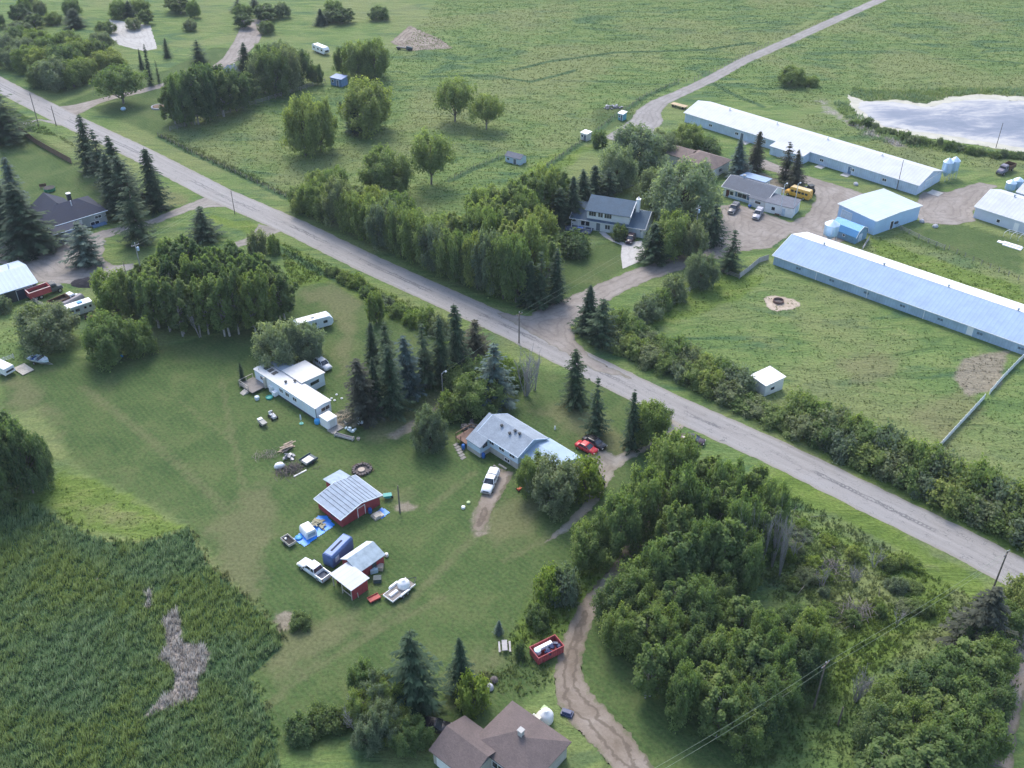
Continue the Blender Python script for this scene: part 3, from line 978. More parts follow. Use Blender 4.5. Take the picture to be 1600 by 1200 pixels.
RED_WALL = M("barn_red_boards", (0.34, 0.060, 0.066), 0.75, 0.0, 0.16, 0.7, 'plank', 2.2, 0.5, 0.3, 0.4)
SH_BLUE = M("slate_blue_shingles", (0.080, 0.125, 0.175), 0.85, 0.0, 0.10, 0.5, 'shingle', 2.0)
SH_NAVY = M("navy_shingles", (0.030, 0.038, 0.066), 0.85, 0.0, 0.10, 0.5, 'shingle', 2.0)
SH_GREY = M("grey_shingles", (0.30, 0.35, 0.41), 0.85, 0.0, 0.12, 0.5, 'shingle', 2.0)
SH_SLATE = M("dark_grey_shingles", (0.13, 0.145, 0.175), 0.85, 0.0, 0.10, 0.5, 'shingle', 2.0)
SH_BROWN = M("brown_shingles", (0.215, 0.165, 0.145), 0.85, 0.0, 0.16, 0.7, 'shingle', 2.0)
SH_MAUVE = M("mauve_brown_shingles", (0.15, 0.118, 0.112), 0.85, 0.0, 0.12, 0.5, 'shingle', 2.0)
DARK_TRIM = M("dark_trim", (0.05, 0.055, 0.06), 0.6)
BROWN = M("brown_wood", (0.16, 0.105, 0.07), 0.8, 0.0, 0.2, 2.0)
GREY_WOOD = M("weathered_grey_wood", (0.27, 0.255, 0.235), 0.85, 0.0, 0.2, 1.5)
PALE_WOOD = M("bleached_wood", (0.46, 0.42, 0.36), 0.85, 0.0, 0.2, 1.5)
CONC = M("cast_concrete", (0.42, 0.41, 0.39), 0.9, 0.0, 0.12, 1.0)
RUSTY = M("rusty_steel", (0.13, 0.075, 0.05), 0.85, 0.2, 0.3, 2.0)
BLACK = M("black_rubber", (0.02, 0.02, 0.022), 0.8)
TEAL = M("teal_plastic", (0.03, 0.30, 0.26), 0.5)
BLUE_PL = M("blue_plastic", (0.03, 0.13, 0.42), 0.5)


def glass_mat():
    m, nt, p, out = new_mat("window_glass")
    v = obj_vec(nt)
    c = ramp(nt, noise(nt, v, 0.9, 3), [(0.35, (0.012, 0.016, 0.022)), (0.65, (0.05, 0.06, 0.075))])
    nt.links.new(c, p.inputs["Base Color"])
    p.inputs["Roughness"].default_value = 0.08
    p.inputs["Specular IOR Level"].default_value = 0.7
    return m


GLASS = glass_mat()


class Bld:
    def __init__(s, name, label, cat, A, B, C, hw, hr, group=None, L=None, D=None, ang=None):
        a, b, c = W(*A, hw), W(*B, hw), W(*C, hw)
        d = b - a
        th = math.atan2(d.y, d.x) if ang is None else ang
        ux = Vector((math.cos(th), math.sin(th), 0))
        uy = Vector((-ux.y, ux.x, 0))
        s.L = L if L else d.dot(ux)
        s.D = D if D else (c - b).dot(uy)
        s.hw = hw
        s.o = a.copy()
        s.th, s.ux, s.uy = th, ux, uy
        if isinstance(hr, tuple):          # ('px', picture row, fraction along x, fraction along y)
            g = s.o + ux * s.L * hr[2] + uy * s.D * hr[3]
            hr = height_at(g, hr[1])
        s.hr = hr
        s.root = thing(name, label, cat, (a.x, a.y, 0), th, group)

    def walls(s, mat, roof='x', foundation=0.0, fmat=None, ridge=0.5):
        m = MB()
        z0 = foundation
        if roof == 'x':
            m.prism_x([(0, z0), (s.D, z0), (s.D, s.hw), (s.D * ridge, s.hr - 0.02), (0, s.hw)], 0, s.L)
        elif roof == 'y':
            m.prism_y([(0, z0), (s.L, z0), (s.L, s.hw), (s.L * ridge, s.hr - 0.02), (0, s.hw)], 0, s.D)
        else:
            m.box(0, s.L, 0, s.D, z0, s.hw)
        w = m.build('wall', mat, s.root)
        if foundation:
            f = MB().box(-0.03, s.L + 0.03, -0.03, s.D + 0.03, 0, foundation).build('foundation', fmat or STUCCO, s.root)
        s.wall = w
        return w

    def roof(s, mat, kind='x', o=0.4, t=0.14, ridge=0.5, name='roof', fascia=None, hipin=None):
        m = MB()
        e = 0.015
        L, D, hw, hr = s.L, s.D, s.hw + e, s.hr + e
        if kind in ('x', 'y'):
            S = D if kind == 'x' else L
            yr = S * ridge
            s1, s2 = (hr - hw) / yr, (hr - hw) / (S - yr)
            prof = [(-o, hw - o * s1), (yr, hr), (S + o, hw - o * s2), (S + o, hw - o * s2 + t), (yr, hr + t), (-o, hw - o * s1 + t)]
            if kind == 'x':
                m.prism_x(prof, -o, L + o)
            else:
                m.prism_y(prof, -o, D + o)
            r = m.build(name, mat, s.root)
            if fascia:
                f = MB()
                g = 0.05
                pf = [(a - (g if i in (0, 5) else -g if i in (2, 3) else 0), z + (0.03 if i >= 3 else -0.03)) for i, (a, z) in enumerate(prof)]
                if kind == 'x':
                    f.prism_x(pf, -o - 0.09, -o - 0.002).prism_x(pf, L + o + 0.002, L + o + 0.09)
                    f.box(-o, L + o, -o - 0.08, -o - 0.003, prof[0][1] - 0.03, prof[0][1] + t * 0.9)
                    f.box(-o, L + o, D + o + 0.003, D + o + 0.08, prof[2][1] - 0.03, prof[2][1] + t * 0.9)
                else:
                    f.prism_y(pf, -o - 0.09, -o - 0.002).prism_y(pf, D + o + 0.002, D + o + 0.09)
                    f.box(-o - 0.08, -o - 0.003, -o, D + o, prof[0][1] - 0.03, prof[0][1] + t * 0.9)
                    f.box(L + o + 0.003, L + o + 0.08, -o, D + o, prof[2][1] - 0.03, prof[2][1] + t * 0.9)
                f.build('fascia', fascia, r)
        elif kind == 'hip':
            hi = hipin if hipin is not None else D * 0.5
            z0, z1 = hw, hr + t
            P = [(-o, -o, z0), (L + o, -o, z0), (L + o, D + o, z0), (-o, D + o, z0)]
            Q = [(x, y, z + t) for x, y, z in P]
            R = [(hi, D / 2, z1), (L - hi, D / 2, z1)]
            m.add(P + Q + R, [(3, 2, 1, 0), (0, 1, 5, 4), (1, 2, 6, 5), (2, 3, 7, 6), (3, 0, 4, 7), (4, 5, 9, 8), (5, 6, 9), (6, 7, 8, 9), (7, 4, 8)])
            r = m.build(name, mat, s.root)
        elif kind in ('monoy', 'monox'):
            # hr = height at the far edge
            if kind == 'monoy':
                k = (hr - hw) / D
                m.prism_x([(-o, hw - o * k), (D + o, hr + o * k), (D + o, hr + o * k + t), (-o, hw - o * k + t)], -o, L + o)
            else:
                k = (hr - hw) / L
                m.prism_y([(-o, hw - o * k), (-o, hw - o * k + t), (L + o, hr + o * k + t), (L + o, hr + o * k)][::-1], -o, D + o)
            r = m.build(name, mat, s.root)
        s.rf = r
        return r

    def opening(s, side, a, z, w, h, kind='window', mat=None, frame=None):
        """side F(ront) / R(ight end) / L(eft end) / K (back); a = distance along that side"""
        f = MB()
        p = MB()

        def bx(mb, a0, a1, z0, z1, d0, d1):
            if side == 'F':
                mb.box(a0, a1, -d1, -d0, z0, z1)
            elif side == 'R':
                mb.box(s.L + d0, s.L + d1, a0, a1, z0, z1)
            elif side == 'L':
                mb.box(-d1, -d0, a0, a1, z0, z1)
            else:
                mb.box(a0, a1, s.D + d0, s.D + d1, z0, z1)
        g = 0.10
        bx(f, a - g, a, z - g, z + h + g, 0.002, 0.07)
        bx(f, a + w, a + w + g, z - g, z + h + g, 0.002, 0.07)
        bx(f, a, a + w, z + h, z + h + g, 0.002, 0.07)
        if kind == 'window':
            bx(f, a, a + w, z - g, z, 0.002, 0.09)
            if w > 1.0:
                bx(f, a + w / 2 - 0.04, a + w / 2 + 0.04, z, z + h, 0.002, 0.06)
        bx(p, a, a + w, z, z + h, 0.003, 0.035)
        fo = f.build('window' if kind == 'window' else 'door', frame or WHITE, s.root)
        po = p.build('pane' if kind == 'window' else 'door_leaf', mat or GLASS, fo)
        return fo

    def part(s, name, mb, mat, smooth=False):
        return mb.build(name, mat, s.root, smooth)

    def chimney(s, x, y, z0, z1, w=0.6, mat=None, cap=None):
        c = MB().box(x - w / 2, x + w / 2, y - w / 2, y + w / 2, z0, z1).build('chimney', mat or WHITE, s.rf)
        MB().box(x - w / 2 - 0.08, x + w / 2 + 0.08, y - w / 2 - 0.08, y + w / 2 + 0.08, z1 + 0.002, z1 + 0.15).build('chimney_cap', cap or CONC, s.rf)
        return c

    def vent(s, x, y, z, mat=None):
        m = MB().lathe([(0.16, -0.3), (0.16, 0.35), (0.3, 0.36), (0.3, 0.5), (0.1, 0.6)], (x, y, z), 8)
        return m.build('roof_vent', mat or DARK_TRIM, s.rf)

    def roofz(s, y, ridge=0.5, t=0.155):
        yr = s.D * ridge
        return (s.hw + (s.hr - s.hw) * (y / yr if y < yr else (s.D - y) / (s.D - yr))) + t


# ---- upper long barn
b = Bld('long_barn', 'very long low barn with a shining white metal roof beside the pond', 'barn', (1071, 176), (1435, 289), (1473, 267.6), 3.0, ('px', 267, 1, 0.5))
b.walls(BARN_WALL)
b.roof(WHITE_METAL, 'x', 0.35, 0.14, fascia=WHITE)
for k in range(7):
    a = b.L * (0.12 + 0.125 * k)
    b.opening('F', a, 1.15, 1.1, 0.7)
b.opening('F', b.L * 0.27, 0.1, 1.0, 2.0, 'door', M("slate_door", (0.14, 0.17, 0.21), 0.6))
b.opening('F', b.L * 0.735, 0.1, 1.1, 2.1, 'door', M("blue_door", (0.12, 0.2, 0.3), 0.6))
b.opening('R', b.D * 0.28, 0.15, 4.2, 2.5, 'door', M("pale_blue_sliding_door", (0.52, 0.62, 0.72), 0.5))
b.part('door_track', MB().box(b.L + 0.08, b.L + 0.16, b.D * 0.28, b.D * 0.9, 2.85, 3.05), WHITE)
for k in (0.62, 0.725, 0.29):
    b.part('door_step', MB().box(b.L * k, b.L * k + 2.2, -2.6, -0.1, 0.0, 0.12), CONC)
for k in range(4):
    b.vent(b.L * (0.15 + 0.22 * k), b.D * 0.5, b.hr + 0.2, WHITE)
x0 = b.L * 0.435
ann = MB().box(x0, x0 + 11, -3.6, -0.01, 0, 2.5)
b.part('side_annex', ann, BARN_WALL)
b.part('annex_roof', MB().prism_x([(-3.95, 2.52), (-0.36, 3.0), (-0.36, 3.12), (-3.95, 2.64)], x0 - 0.3, x0 + 11.3), WHITE_METAL)
BARN1 = b
tag(MB().box(0, 3.2, 0, 3.2, 0, 0.14).build('concrete_pad', CONC, None, loc=W(1448, 302), rz=b.th), 'square concrete pad at the end door of the white roofed long barn', 'slab')

# ---- lower long barn
b = Bld('long_barn', 'very long low blue barn with a pale blue metal roof beside the paddock', 'barn', (1210, 399), (1600, 538), (1600, 538), 2.4, ('px', 367.5, 0, 0.5), L=86, D=16)
b.walls(BARN_WALL2)
b.roof(BLUE_METAL, 'x', 0.35, 0.14, fascia=WHITE)
for k, f in enumerate((0.12, 0.33, 0.55)):
    b.part('downpipe', MB().tube([(f * 60 + 4, -0.12, 0.05), (f * 60 + 4, -0.12, 2.2)], 0.07), WHITE)
b.opening('F', 46.5, 0.1, 1.1, 2.0, 'door', WHITE)
for k in range(9):
    b.opening('F', 6 + 8.5 * k, 1.0, 1.2, 0.55, 'window', M("dusty_pane", (0.13, 0.18, 0.23), 0.3), BARN_WALL2)
for k in range(5):
    b.vent(8 + 15 * k, b.D * 0.52, b.hr + 0.1, TIN)
ys, k2 = b.D * 0.5 + 0.02, (b.hr - b.hw) / (b.D * 0.5)  # added white layer covering the far roof slope, paler than the near one
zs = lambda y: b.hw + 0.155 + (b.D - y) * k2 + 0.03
MB().prism_x([(ys, zs(ys)), (b.D + 0.36, zs(b.D + 0.36)), (b.D + 0.36, zs(b.D + 0.36) + 0.03), (ys, zs(ys) + 0.03)], -0.36, b.L + 0.36).build('far_slope_layer', M("bright_white_layer", (0.74, 0.74, 0.72), 0.5, 0, 0.05, 0.4), b.rf)
BARN2 = b

# ---- square workshop with a pale flat-looking roof
b = Bld('workshop', 'square sky blue workshop with a pale ice blue roof edged in white', 'building', (1312, 319), (1369, 345.5), (1426, 316), 3.9, 4.25)
b.walls(SKYBLUE_WALL, 'x')
b.roof(ICE_METAL, 'x', 0.3, 0.14, fascia=WHITE)
b.opening('R', b.D * 0.36, 0.1, 1.0, 2.1, 'door', DARK_TRIM)
b.opening('F', b.L * 0.1, 0.1, 3.2, 2.8, 'door', M("overhead_door", (0.5, 0.6, 0.68), 0.5))
b.part('wall_lamp', MB().box(b.L + 0.01, b.L + 0.3, b.D * 0.45, b.D * 0.52, 1.2, 1.7), DARK_TRIM)

# ---- gambrel shed beside it
b = Bld('gambrel_shed', 'deep blue gambrel roofed shed tucked between feed bin and workshop', 'shed', (1299, 354), (1338, 369), (1351.5, 358), 2.2, 4.0)
m = MB()
D = b.D
gp = [(0, 0), (D, 0), (D, 2.0), (D * 0.86, 3.1), (D * 0.5, 3.9), (D * 0.14, 3.1), (0, 2.0)]
m.prism_x(gp, 0, b.L)
b.part('wall', m, M("grey_blue_boards", (0.22, 0.36, 0.48), 0.7, pattern='ribx', pscale=2.4))
o, t = 0.2, 0.1
top = [(-o, 1.72), (D * 0.14 - 0.02, 3.14), (D * 0.5, 3.96), (D * 0.86 + 0.02, 3.14), (D + o, 1.72)]
b.rf = b.part('roof', MB().prism_x(top + [(y, z + t) for y, z in top[::-1]], -0.2, b.L + 0.2), M("deep_blue_steel", (0.12, 0.32, 0.56), 0.4, 0.2, 0.06, 0.3, 'ribx', 2.6))
b.part('gable_trim', MB().prism_x([(y, z - 0.03) for y, z in top] + [(y, z + t + 0.03) for y, z in top[::-1]], b.L + 0.202, b.L + 0.3), WHITE)
b.opening('F', b.L * 0.5, 1.0, 0.5, 0.5)
b.opening('R', D * 0.3, 0.1, 1.1, 1.9, 'door', M("pale_blue_sliding_door"))

# ---- barn at the right edge, and the far blue one behind it
b = Bld('stock_barn', 'low white roofed barn at the right edge beyond the gravel yard', 'barn', (1525, 323), (1600, 347), (1600, 347), 3.0, ('px', 297, 0, 0.5), L=42, D=15)
b.walls(M("pale_lilac_siding", (0.55, 0.60, 0.68), 0.55, 0, 0.06, 0.4, 'ribx', 2.6))
b.roof(WHITE_METAL, 'x', 0.3, 0.14, fascia=WHITE)
b.opening('F', 6, 0.8, 0.8, 0.8)
b.opening('F', 10.5, 0.1, 1.0, 2.0, 'door', WHITE)
for k in range(3):
    b.vent(6 + 9 * k, b.D * 0.5, b.hr + 0.1, TIN)
b = Bld('stock_barn', 'blue barn cut by the right edge behind the pair of leaning feed bins', 'barn', (1590, 300), (1640, 315), (1640, 315), 3.0, 4.6, L=26, D=11)
b.walls(BARN_WALL2)
b.roof(WHITE_METAL, 'x', 0.3, 0.14, fascia=WHITE)
b.opening('F', 4, 1, 1.2, 0.7)

# ---- bungalow with its side shop
b = Bld('bungalow', 'long white bungalow with a dark slate roof facing two parked pickups', 'house', (1131, 291), (1199, 310.5), (1219, 300), 2.7, 4.3, D=8.5)
b.walls(WHITE_LAP)
b.roof(SH_SLATE, 'x', 0.45, 0.14, fascia=WHITE)
L = b.L
b.opening('F', L * 0.34, 0.9, 2.6, 1.2)
b.opening('F', L * 0.80, 1.3, 1.5, 0.6)
b.opening('F', L * 0.07, 0.1, 1.0, 2.0, 'door', M("dark_red_door", (0.12, 0.035, 0.03), 0.6))
b.opening('F', L * 0.16, 0.9, 1.0, 1.0)
b.part('shutter', MB().box(L * 0.34 - 0.75, L * 0.34 - 0.15, -0.05, -0.003, 0.85, 2.15), M("blue_door"))
b.part('shutter', MB().box(L * 0.34 + 2.75, L * 0.34 + 3.35, -0.05, -0.003, 0.85, 2.15), M("blue_door"))
b.part('skirting', MB().box(L * 0.13, L * 0.66, -0.10, -0.003, 0.0, 0.55), M("blue_grey_siding"))
b.chimney(L * 0.25, b.D * 0.6, b.hr - 0.6, b.hr + 0.7, 0.6, M("blue_grey_siding"))
b.part('rear_wing', MB().box(0.6, 7.5, b.D + 0.01, b.D + 4, 0, 2.5), WHITE_LAP)
b.part('rear_wing_roof', MB().prism_x([(b.D - 0.2, 3.0), (b.D + 4.4, 2.52), (b.D + 4.4, 2.66), (b.D - 0.2, 3.14)], 0.2, 7.9), M("pale_blue_steel"))
b.part('front_bay', MB().box(L * 0.66, L + 0.2, -1.5, -0.01, 0, 2.5), WHITE_LAP)
b.part('bay_roof', MB().prism_x([(-1.8, 2.45), (-0.46, 2.62), (-0.46, 2.72), (-1.8, 2.55)], L * 0.64, L + 0.4), SH_SLATE)
b.part('flower_tub', MB().lathe([(0.3, 0), (0.5, 0.6), (0.42, 0.6), (0.4, 0.5)], (L * 0.72, -2.3, 0), 10), M("blue_plastic"))
b.part('bay_window', MB().box(L * 0.80, L * 0.80 + 1.5, -1.56, -1.502, 1.3, 1.9), GLASS)
b = Bld('side_shop', 'small white flat roofed shop joined to the end of the bungalow', 'shed', (1196, 315.5), (1239.5, 326), (1254, 315.5), 2.7, 3.05)
b.walls(WHITE, 'flat')
b.roof(M("dark_roll_roofing", (0.14, 0.15, 0.18), 0.85), 'monoy', 0.2, 0.12)
b.opening('F', b.L * 0.25, 0.95, 0.9, 0.9)
b.opening('F', b.L * 0.62, 0.1, 0.9, 2.0, 'door', M("pale_blue_sliding_door"))
b.opening('R', b.D * 0.35, 0.1, 2.4, 2.2, 'door', M("overhead_door"))
b.part('bench', MB().box(b.L * 0.42, b.L * 0.42 + 1.5, -0.9, -0.3, 0.38, 0.46).box(b.L * 0.42, b.L * 0.42 + 0.1, -0.85, -0.35, 0, 0.379).box(b.L * 0.42 + 1.4, b.L * 0.42 + 1.5, -0.85, -0.35, 0, 0.379), BROWN)

# ---- brown roofed house among the willows
b = Bld('hip_roof_house', 'house with a mottled brown hip roof half hidden by willows', 'house', (1061, 252), (1110, 267), (1139, 250), 2.9, 5.2)
b.walls(WHITE_LAP, 'flat')
b.roof(SH_BROWN, 'hip', 0.5, 0.12, hipin=b.D * 0.36)
b.opening('R', b.D * 0.45, 1.0, 1.4, 0.9)
b.opening('R', b.D * 0.12, 1.0, 1.2, 0.9)
b.opening('F', b.L * 0.6, 1.0, 1.6, 0.9)
b.part('wing_wall', MB().box(-6, -0.01, b.D * 0.3, b.D * 0.95, 0, 2.7), WHITE_LAP)
b.part('wing_roof', MB().prism_x([(b.D * 0.25, 2.72), (b.D * 0.62, 4.2), (b.D, 2.72), (b.D, 2.84), (b.D * 0.62, 4.34), (b.D * 0.25, 2.84)], -6.4, 1.0), SH_BROWN)

# ---- two-storey house
b = Bld('two_storey_house', 'two storey house with slate blue roofs, white chimney and raised dark porch', 'house', (894, 339), (1006, 357), (1006, 357), 2.7, ('px', 314, 0, 0.5), D=10)
b.walls(WHITE_LAP)
b.roof(SH_BLUE, 'x', 0.5, 0.14, fascia=WHITE)
L, D = b.L, b.D
# upper storey
a0, a1 = L * 0.205, L * 0.79
f0 = 0.25
hz_ = 5.3
hr2 = 7.2
b.part('upper_wall', MB().prism_x([(f0, 2.75), (D * 0.86, 2.75), (D * 0.86, hz_), (D * 0.5, hr2), (f0, hz_)], a0, a1), WHITE)
sl = (hr2 - hz_) / (D * 0.5 - f0)
y0 = f0 - 0.55
y1 = D * 0.86 + 0.5
sl2 = (hr2 - hz_) / (D * 0.36)
pr = [(y0, hz_ - 0.55 * sl + 0.02), (D * 0.5, hr2 + 0.02), (y1, hz_ - 0.5 * sl2 + 0.02)]
b.part('upper_roof', MB().prism_x(pr + [(y, z + 0.15) for y, z in pr[::-1]], a0 - 0.5, a1 + 0.35), SH_BLUE)
b.part('upper_fascia', MB().prism_x([(y, z - 0.03) for y, z in pr] + [(y, z + 0.18) for y, z in pr[::-1]], a1 + 0.352, a1 + 0.5), WHITE)
for k, (u, n) in enumerate(((0.25, 3), (0.47, 2), (0.62, 3))):
    xx = a0 + (a1 - a0) * (u - 0.205)
    w = 0.62 * n
    f = b.part('window', MB().box(xx - 0.1, xx + w + 0.1, f0 - 0.07, f0 - 0.002, 3.72, 4.98), WHITE)
    g = MB()
    for q in range(n):
        g.box(xx + q * 0.62 + 0.04, xx + q * 0.62 + 0.58, f0 - 0.1, f0 - 0.072, 3.8, 4.9)
    g.build('pane', GLASS, f)
ch = b.part('chimney', MB().box(a1 + 0.55, a1 + 1.45, D * 0.42, D * 0.42 + 0.9, 0.0, 8.0).box(a1 + 0.45, a1 + 1.55, D * 0.42 - 0.1, D * 0.42 + 1.0, 8.001, 8.2), WHITE)
b.part('chimney_pot', MB().lathe([(0.2, 8.2), (0.2, 8.7), (0.1, 8.75)], (a1 + 1.0, D * 0.42 + 0.45, 0), 8), M("aged_white_paint"))
b.opening('F', L * 0.13, 0.95, 2.2, 1.2)
b.opening('F', L * 0.345, 0.1, 1.0, 2.1, 'door', M("slate_door"))
b.opening('F', L * 0.47, 0.9, 1.2, 1.1)
b.opening('F', L * 0.72, 0.1, 4.6, 2.2, 'door', M("pale_garage_door", (0.62, 0.66, 0.72), 0.5, pattern='lap', pscale=1.2))
b.part('garage_light', MB().box(L * 0.96, L * 0.965 + 0.1, -0.12, -0.003, 1.7, 2.1), DARK_TRIM)
dk = b.part('porch_deck', MB().box(-0.8, L * 0.31, -3.2, -0.01, 0.35, 0.55), M("dark_blue_decking", (0.085, 0.115, 0.18), 0.7, pattern='plank', pscale=3))
rl = MB()
for k in range(9):
    x = -0.7 + k * (L * 0.31 + 0.6) / 8
    rl.box(x - 0.05, x + 0.05, -3.15, -3.05, 0.551, 1.45)
rl.box(-0.8, L * 0.31, -3.17, -3.03, 1.451, 1.53)
rl.build('porch_railing', M("slate_door"), dk)
for k in range(4):
    x = 0.3 + k * L * 0.095
    b.part('porch_post', MB().box(x - 0.07, x + 0.07, -1.35, -1.21, 0.551, 2.35), WHITE)
b.part('porch_table', MB().box(L * 0.12, L * 0.12 + 1.4, -2.6, -1.8, 1.2, 1.28).box(L * 0.14, L * 0.14 + 0.1, -2.3, -2.1, 0.551, 1.199), M("blue_plastic"))

# ---- the split-level house below the road
ANG = W(835, 686, 5.2) - W(776, 650, 5.2)
b = Bld('split_level_house', 'pale blue split level house with a grey shingle gable roof and wooden side deck', 'house', (752, 674), (816, 706), (858.5, 681), 3.4, 5.0, ang=math.atan2(ANG.y, ANG.x))
print('split', b.L, b.D, b.hr)
b.walls(M("pale_blue_siding", (0.58, 0.71, 0.84), 0.6, 0, 0.05, 0.5, 'lap', 2.6, 0.4), 'x', 1.25)
b.roof(SH_GREY, 'x', 0.5, 0.14, fascia=M("ice_blue_trim", (0.6, 0.72, 0.84), 0.5))
L, D = b.L, b.D
for a in (0.22, 0.5, 0.78):
    b.opening('F', L * a, 2.0, 1.2, 0.9)
b.opening('F', L * 0.65, 0.35, 1.2, 0.6)
for x, y in ((0.30, 0.36), (0.62, 0.42), (0.74, 0.42), (0.56, 0.30)):
    b.vent(L * x, D * y, b.roofz(D * y) - 0.1)
# left wing projecting to the front
b.part('wing_wall', MB().prism_x([(-2.4, 0.9), (-0.01, 0.9), (-0.01, b.hw - 0.02), (-2.4, b.hw - 2.4 * (b.hr - b.hw) / (D / 2) - 0.02)], -1.2, 2.2).box(-1.2, -0.01, 0, D * 0.6, 0.9, b.hw - 0.05), M("pale_blue_siding"))
b.part('wing_foundation', MB().box(-1.23, 2.23, -2.43, -0.04, 0, 0.899), STUCCO)
sl = (b.hr - b.hw) / (D / 2)
b.part('wing_roof', MB().prism_x([(-2.55, b.hw - 2.55 * sl + 0.02), (D * 0.5, b.hr + 0.02), (D * 0.5, b.hr + 0.17), (-2.55, b.hw - 2.55 * sl + 0.17)], -1.4, 2.4), SH_GREY)
b.part('wing_window', MB().box(2.23, 2.29, -1.8, -0.7, 1.8, 2.7), GLASS)
# side deck and steps
dk = b.part('side_deck', MB().box(-4.4, -1.45, -2.4, 1.6, 0.9, 1.05), M("reddish_decking", (0.20, 0.125, 0.095), 0.8, pattern='plank', pscale=3))
rr = MB()
for x, y in ((-4.3, -2.3), (-4.3, -0.4), (-4.3, 1.5), (-3.0, 1.5), (-3.0, -2.3), (-1.85, 1.5)):
    rr.box(x - 0.05, x + 0.05, y - 0.05, y + 0.05, 0, 1.9)
rr.box(-4.36, -4.24, -2.3, 1.5, 1.901, 1.98).box(-4.2, -1.85, 1.44, 1.56, 1.901, 1.98)
rr.build('deck_railing', BROWN, dk)
st = MB()
for k in range(6):
    st.box(-3.9 + k * 0.75, -3.3 + k * 0.75, -3.5 - k * 0.33, -2.5 - k * 0.33, 0.02, 0.10)
b.part('stepping_boards', st, GREY_WOOD)
b.part('rain_barrel', MB().lathe([(0.3, 0), (0.36, 0.5), (0.3, 1.0)], (-1.7, -2.9, 0), 10), M("blue_plastic"), True)
b.part('rain_barrel', MB().lathe([(0.3, 0), (0.36, 0.5), (0.3, 1.0)], (2.6, -2.0, 0), 10), M("blue_plastic"), True)
SPLIT = b
# attached garage with metal roof
g = Bld('attached_garage', 'pale blue steel roofed garage attached to the right end of the split level house', 'garage', (818, 714), (868, 737), (909, 710), 2.6, 3.6, ang=b.th)
g.walls(M("pale_blue_siding"))
g.roof(M("light_blue_steel", (0.37, 0.48, 0.60), 0.6, 0.0, 0.06, 0.4, 'ribx', 3), 'x', 0.35, 0.12, fascia=M("ice_blue_trim"))
g.opening('R', g.D * 0.15, 0.05, 2.6, 2.1, 'door', WHITE)
g.opening('R', g.D * 0.56, 0.05, 2.6, 2.1, 'door', WHITE)
g.opening('F', g.L * 0.3, 1.0, 1.2, 0.8)
print('garage', g.L, g.D)

# ---- mobile home
b = Bld('mobile_home', 'long white mobile home with a side addition and plank deck below the pale willow', 'mobile home', (397, 577), (492.5, 639), (516, 626), 2.8, 3.0)
print('mobile', b.L, b.D)
TRL = M("pale_trailer_siding", (0.70, 0.78, 0.86), 0.5, 0, 0.06, 0.5, 'lap', 1.6, 0.4)
WR = M("white_membrane_roof", (0.60, 0.60, 0.595), 0.6, 0.0, 0.07, 0.3)
b.walls(TRL, 'x', 0.35, DARK_TRIM)
b.roof(WR, 'x', 0.15, 0.10)
L, D = b.L, b.D
for a in (0.10, 0.42, 0.52, 0.64):
    b.opening('F', L * a, 1.45, 1.1, 0.8)
b.opening('F', L * 0.215, 0.5, 0.9, 2.0, 'door', WHITE)
b.opening('F', L * 0.80, 0.6, 0.9, 2.0, 'door', TRL)
b.opening('R', D * 0.35, 1.4, 1.9, 0.8)
b.vent(L * 0.45, D * 0.35, 2.95)
b.vent(L * 0.50, D * 0.75, 2.95)
b.part('corner_trim', MB().box(L + 0.002, L + 0.05, -0.06, 0.06, 0.3, 2.75), DARK_TRIM)
ax = L * 0.26
b.part('addition_wall', MB().box(ax, ax + 6.0, D + 0.01, D + 5.0, 0.0, 2.75), TRL)
b.part('addition_roof', MB().prism_x([(D - 0.5, 3.12), (D + 5.2, 2.78), (D + 5.2, 2.92), (D - 0.5, 3.24)], ax - 0.2, ax + 6.2), WR)
b.part('addition_window', MB().box(ax + 6.0 + 0.01, ax + 6.06, D + 1.6, D + 3.6, 1.4, 2.1), GLASS)
b.part('rear_shingle_roof', MB().prism_x([(D - 0.7, 3.13), (D + 2.6, 2.86), (D + 2.6, 2.98), (D - 0.7, 3.26)], ax - 4.2, ax - 0.25), M("grey_shingles"))
b.part('rear_lobby', MB().box(ax - 4.0, ax - 0.4, D + 0.01, D + 2.4, 0, 2.8), TRL)
for k in range(3):
    b.part('roof_patch', MB().box(ax - 3.6 + k * 1.3, ax - 2.7 + k * 1.3, D - 2.4, D - 1.2, 3.14, 3.17), DARK_TRIM)
b.part('entry_porch', MB().box(L * 0.20 - 0.4, L * 0.20 + 0.02, -0.5, -0.01, 0.3, 2.7), PALE_WOOD)
dk = b.part('deck', MB().box(-0.8, L * 0.19, -3.4, -0.02, 0.5, 0.65), M("grey_decking", (0.25, 0.225, 0.205), 0.8, pattern='plank', pscale=3))
rr = MB()
for x, y in ((-0.7, -3.3), (0.8, -3.3), (2.3, -3.3), (-0.7, -1.7), (-0.7, -0.15)):
    rr.box(x - 0.05, x + 0.05, y - 0.05, y + 0.05, 0, 1.5)
rr.box(-0.76, 2.4, -3.36, -3.24, 1.501, 1.58).box(-0.76, -0.64, -3.23, -0.1, 1.501, 1.58).box(-0.76, 2.4, -3.34, -3.26, 1.0, 1.08)
rr.build('deck_railing', PALE_WOOD, dk)
st = MB()
for k in range(4):
    st.box(0.2 + 1.0, 1.4 + 1.0, -3.75 - k * 0.3, -3.46 - k * 0.3, 0.0, 0.46 - k * 0.11)
b.part('deck_steps', st, PALE_WOOD)
b.part('ac_unit', MB().box(L * 0.34, L * 0.34 + 0.9, -0.9, -0.05, 0.2, 1.1), WHITE)
b.part('skirting_board', MB().box(L * 0.25, L * 0.30, -0.35, -0.05, 0, 1.4), WHITE)
MOB = b
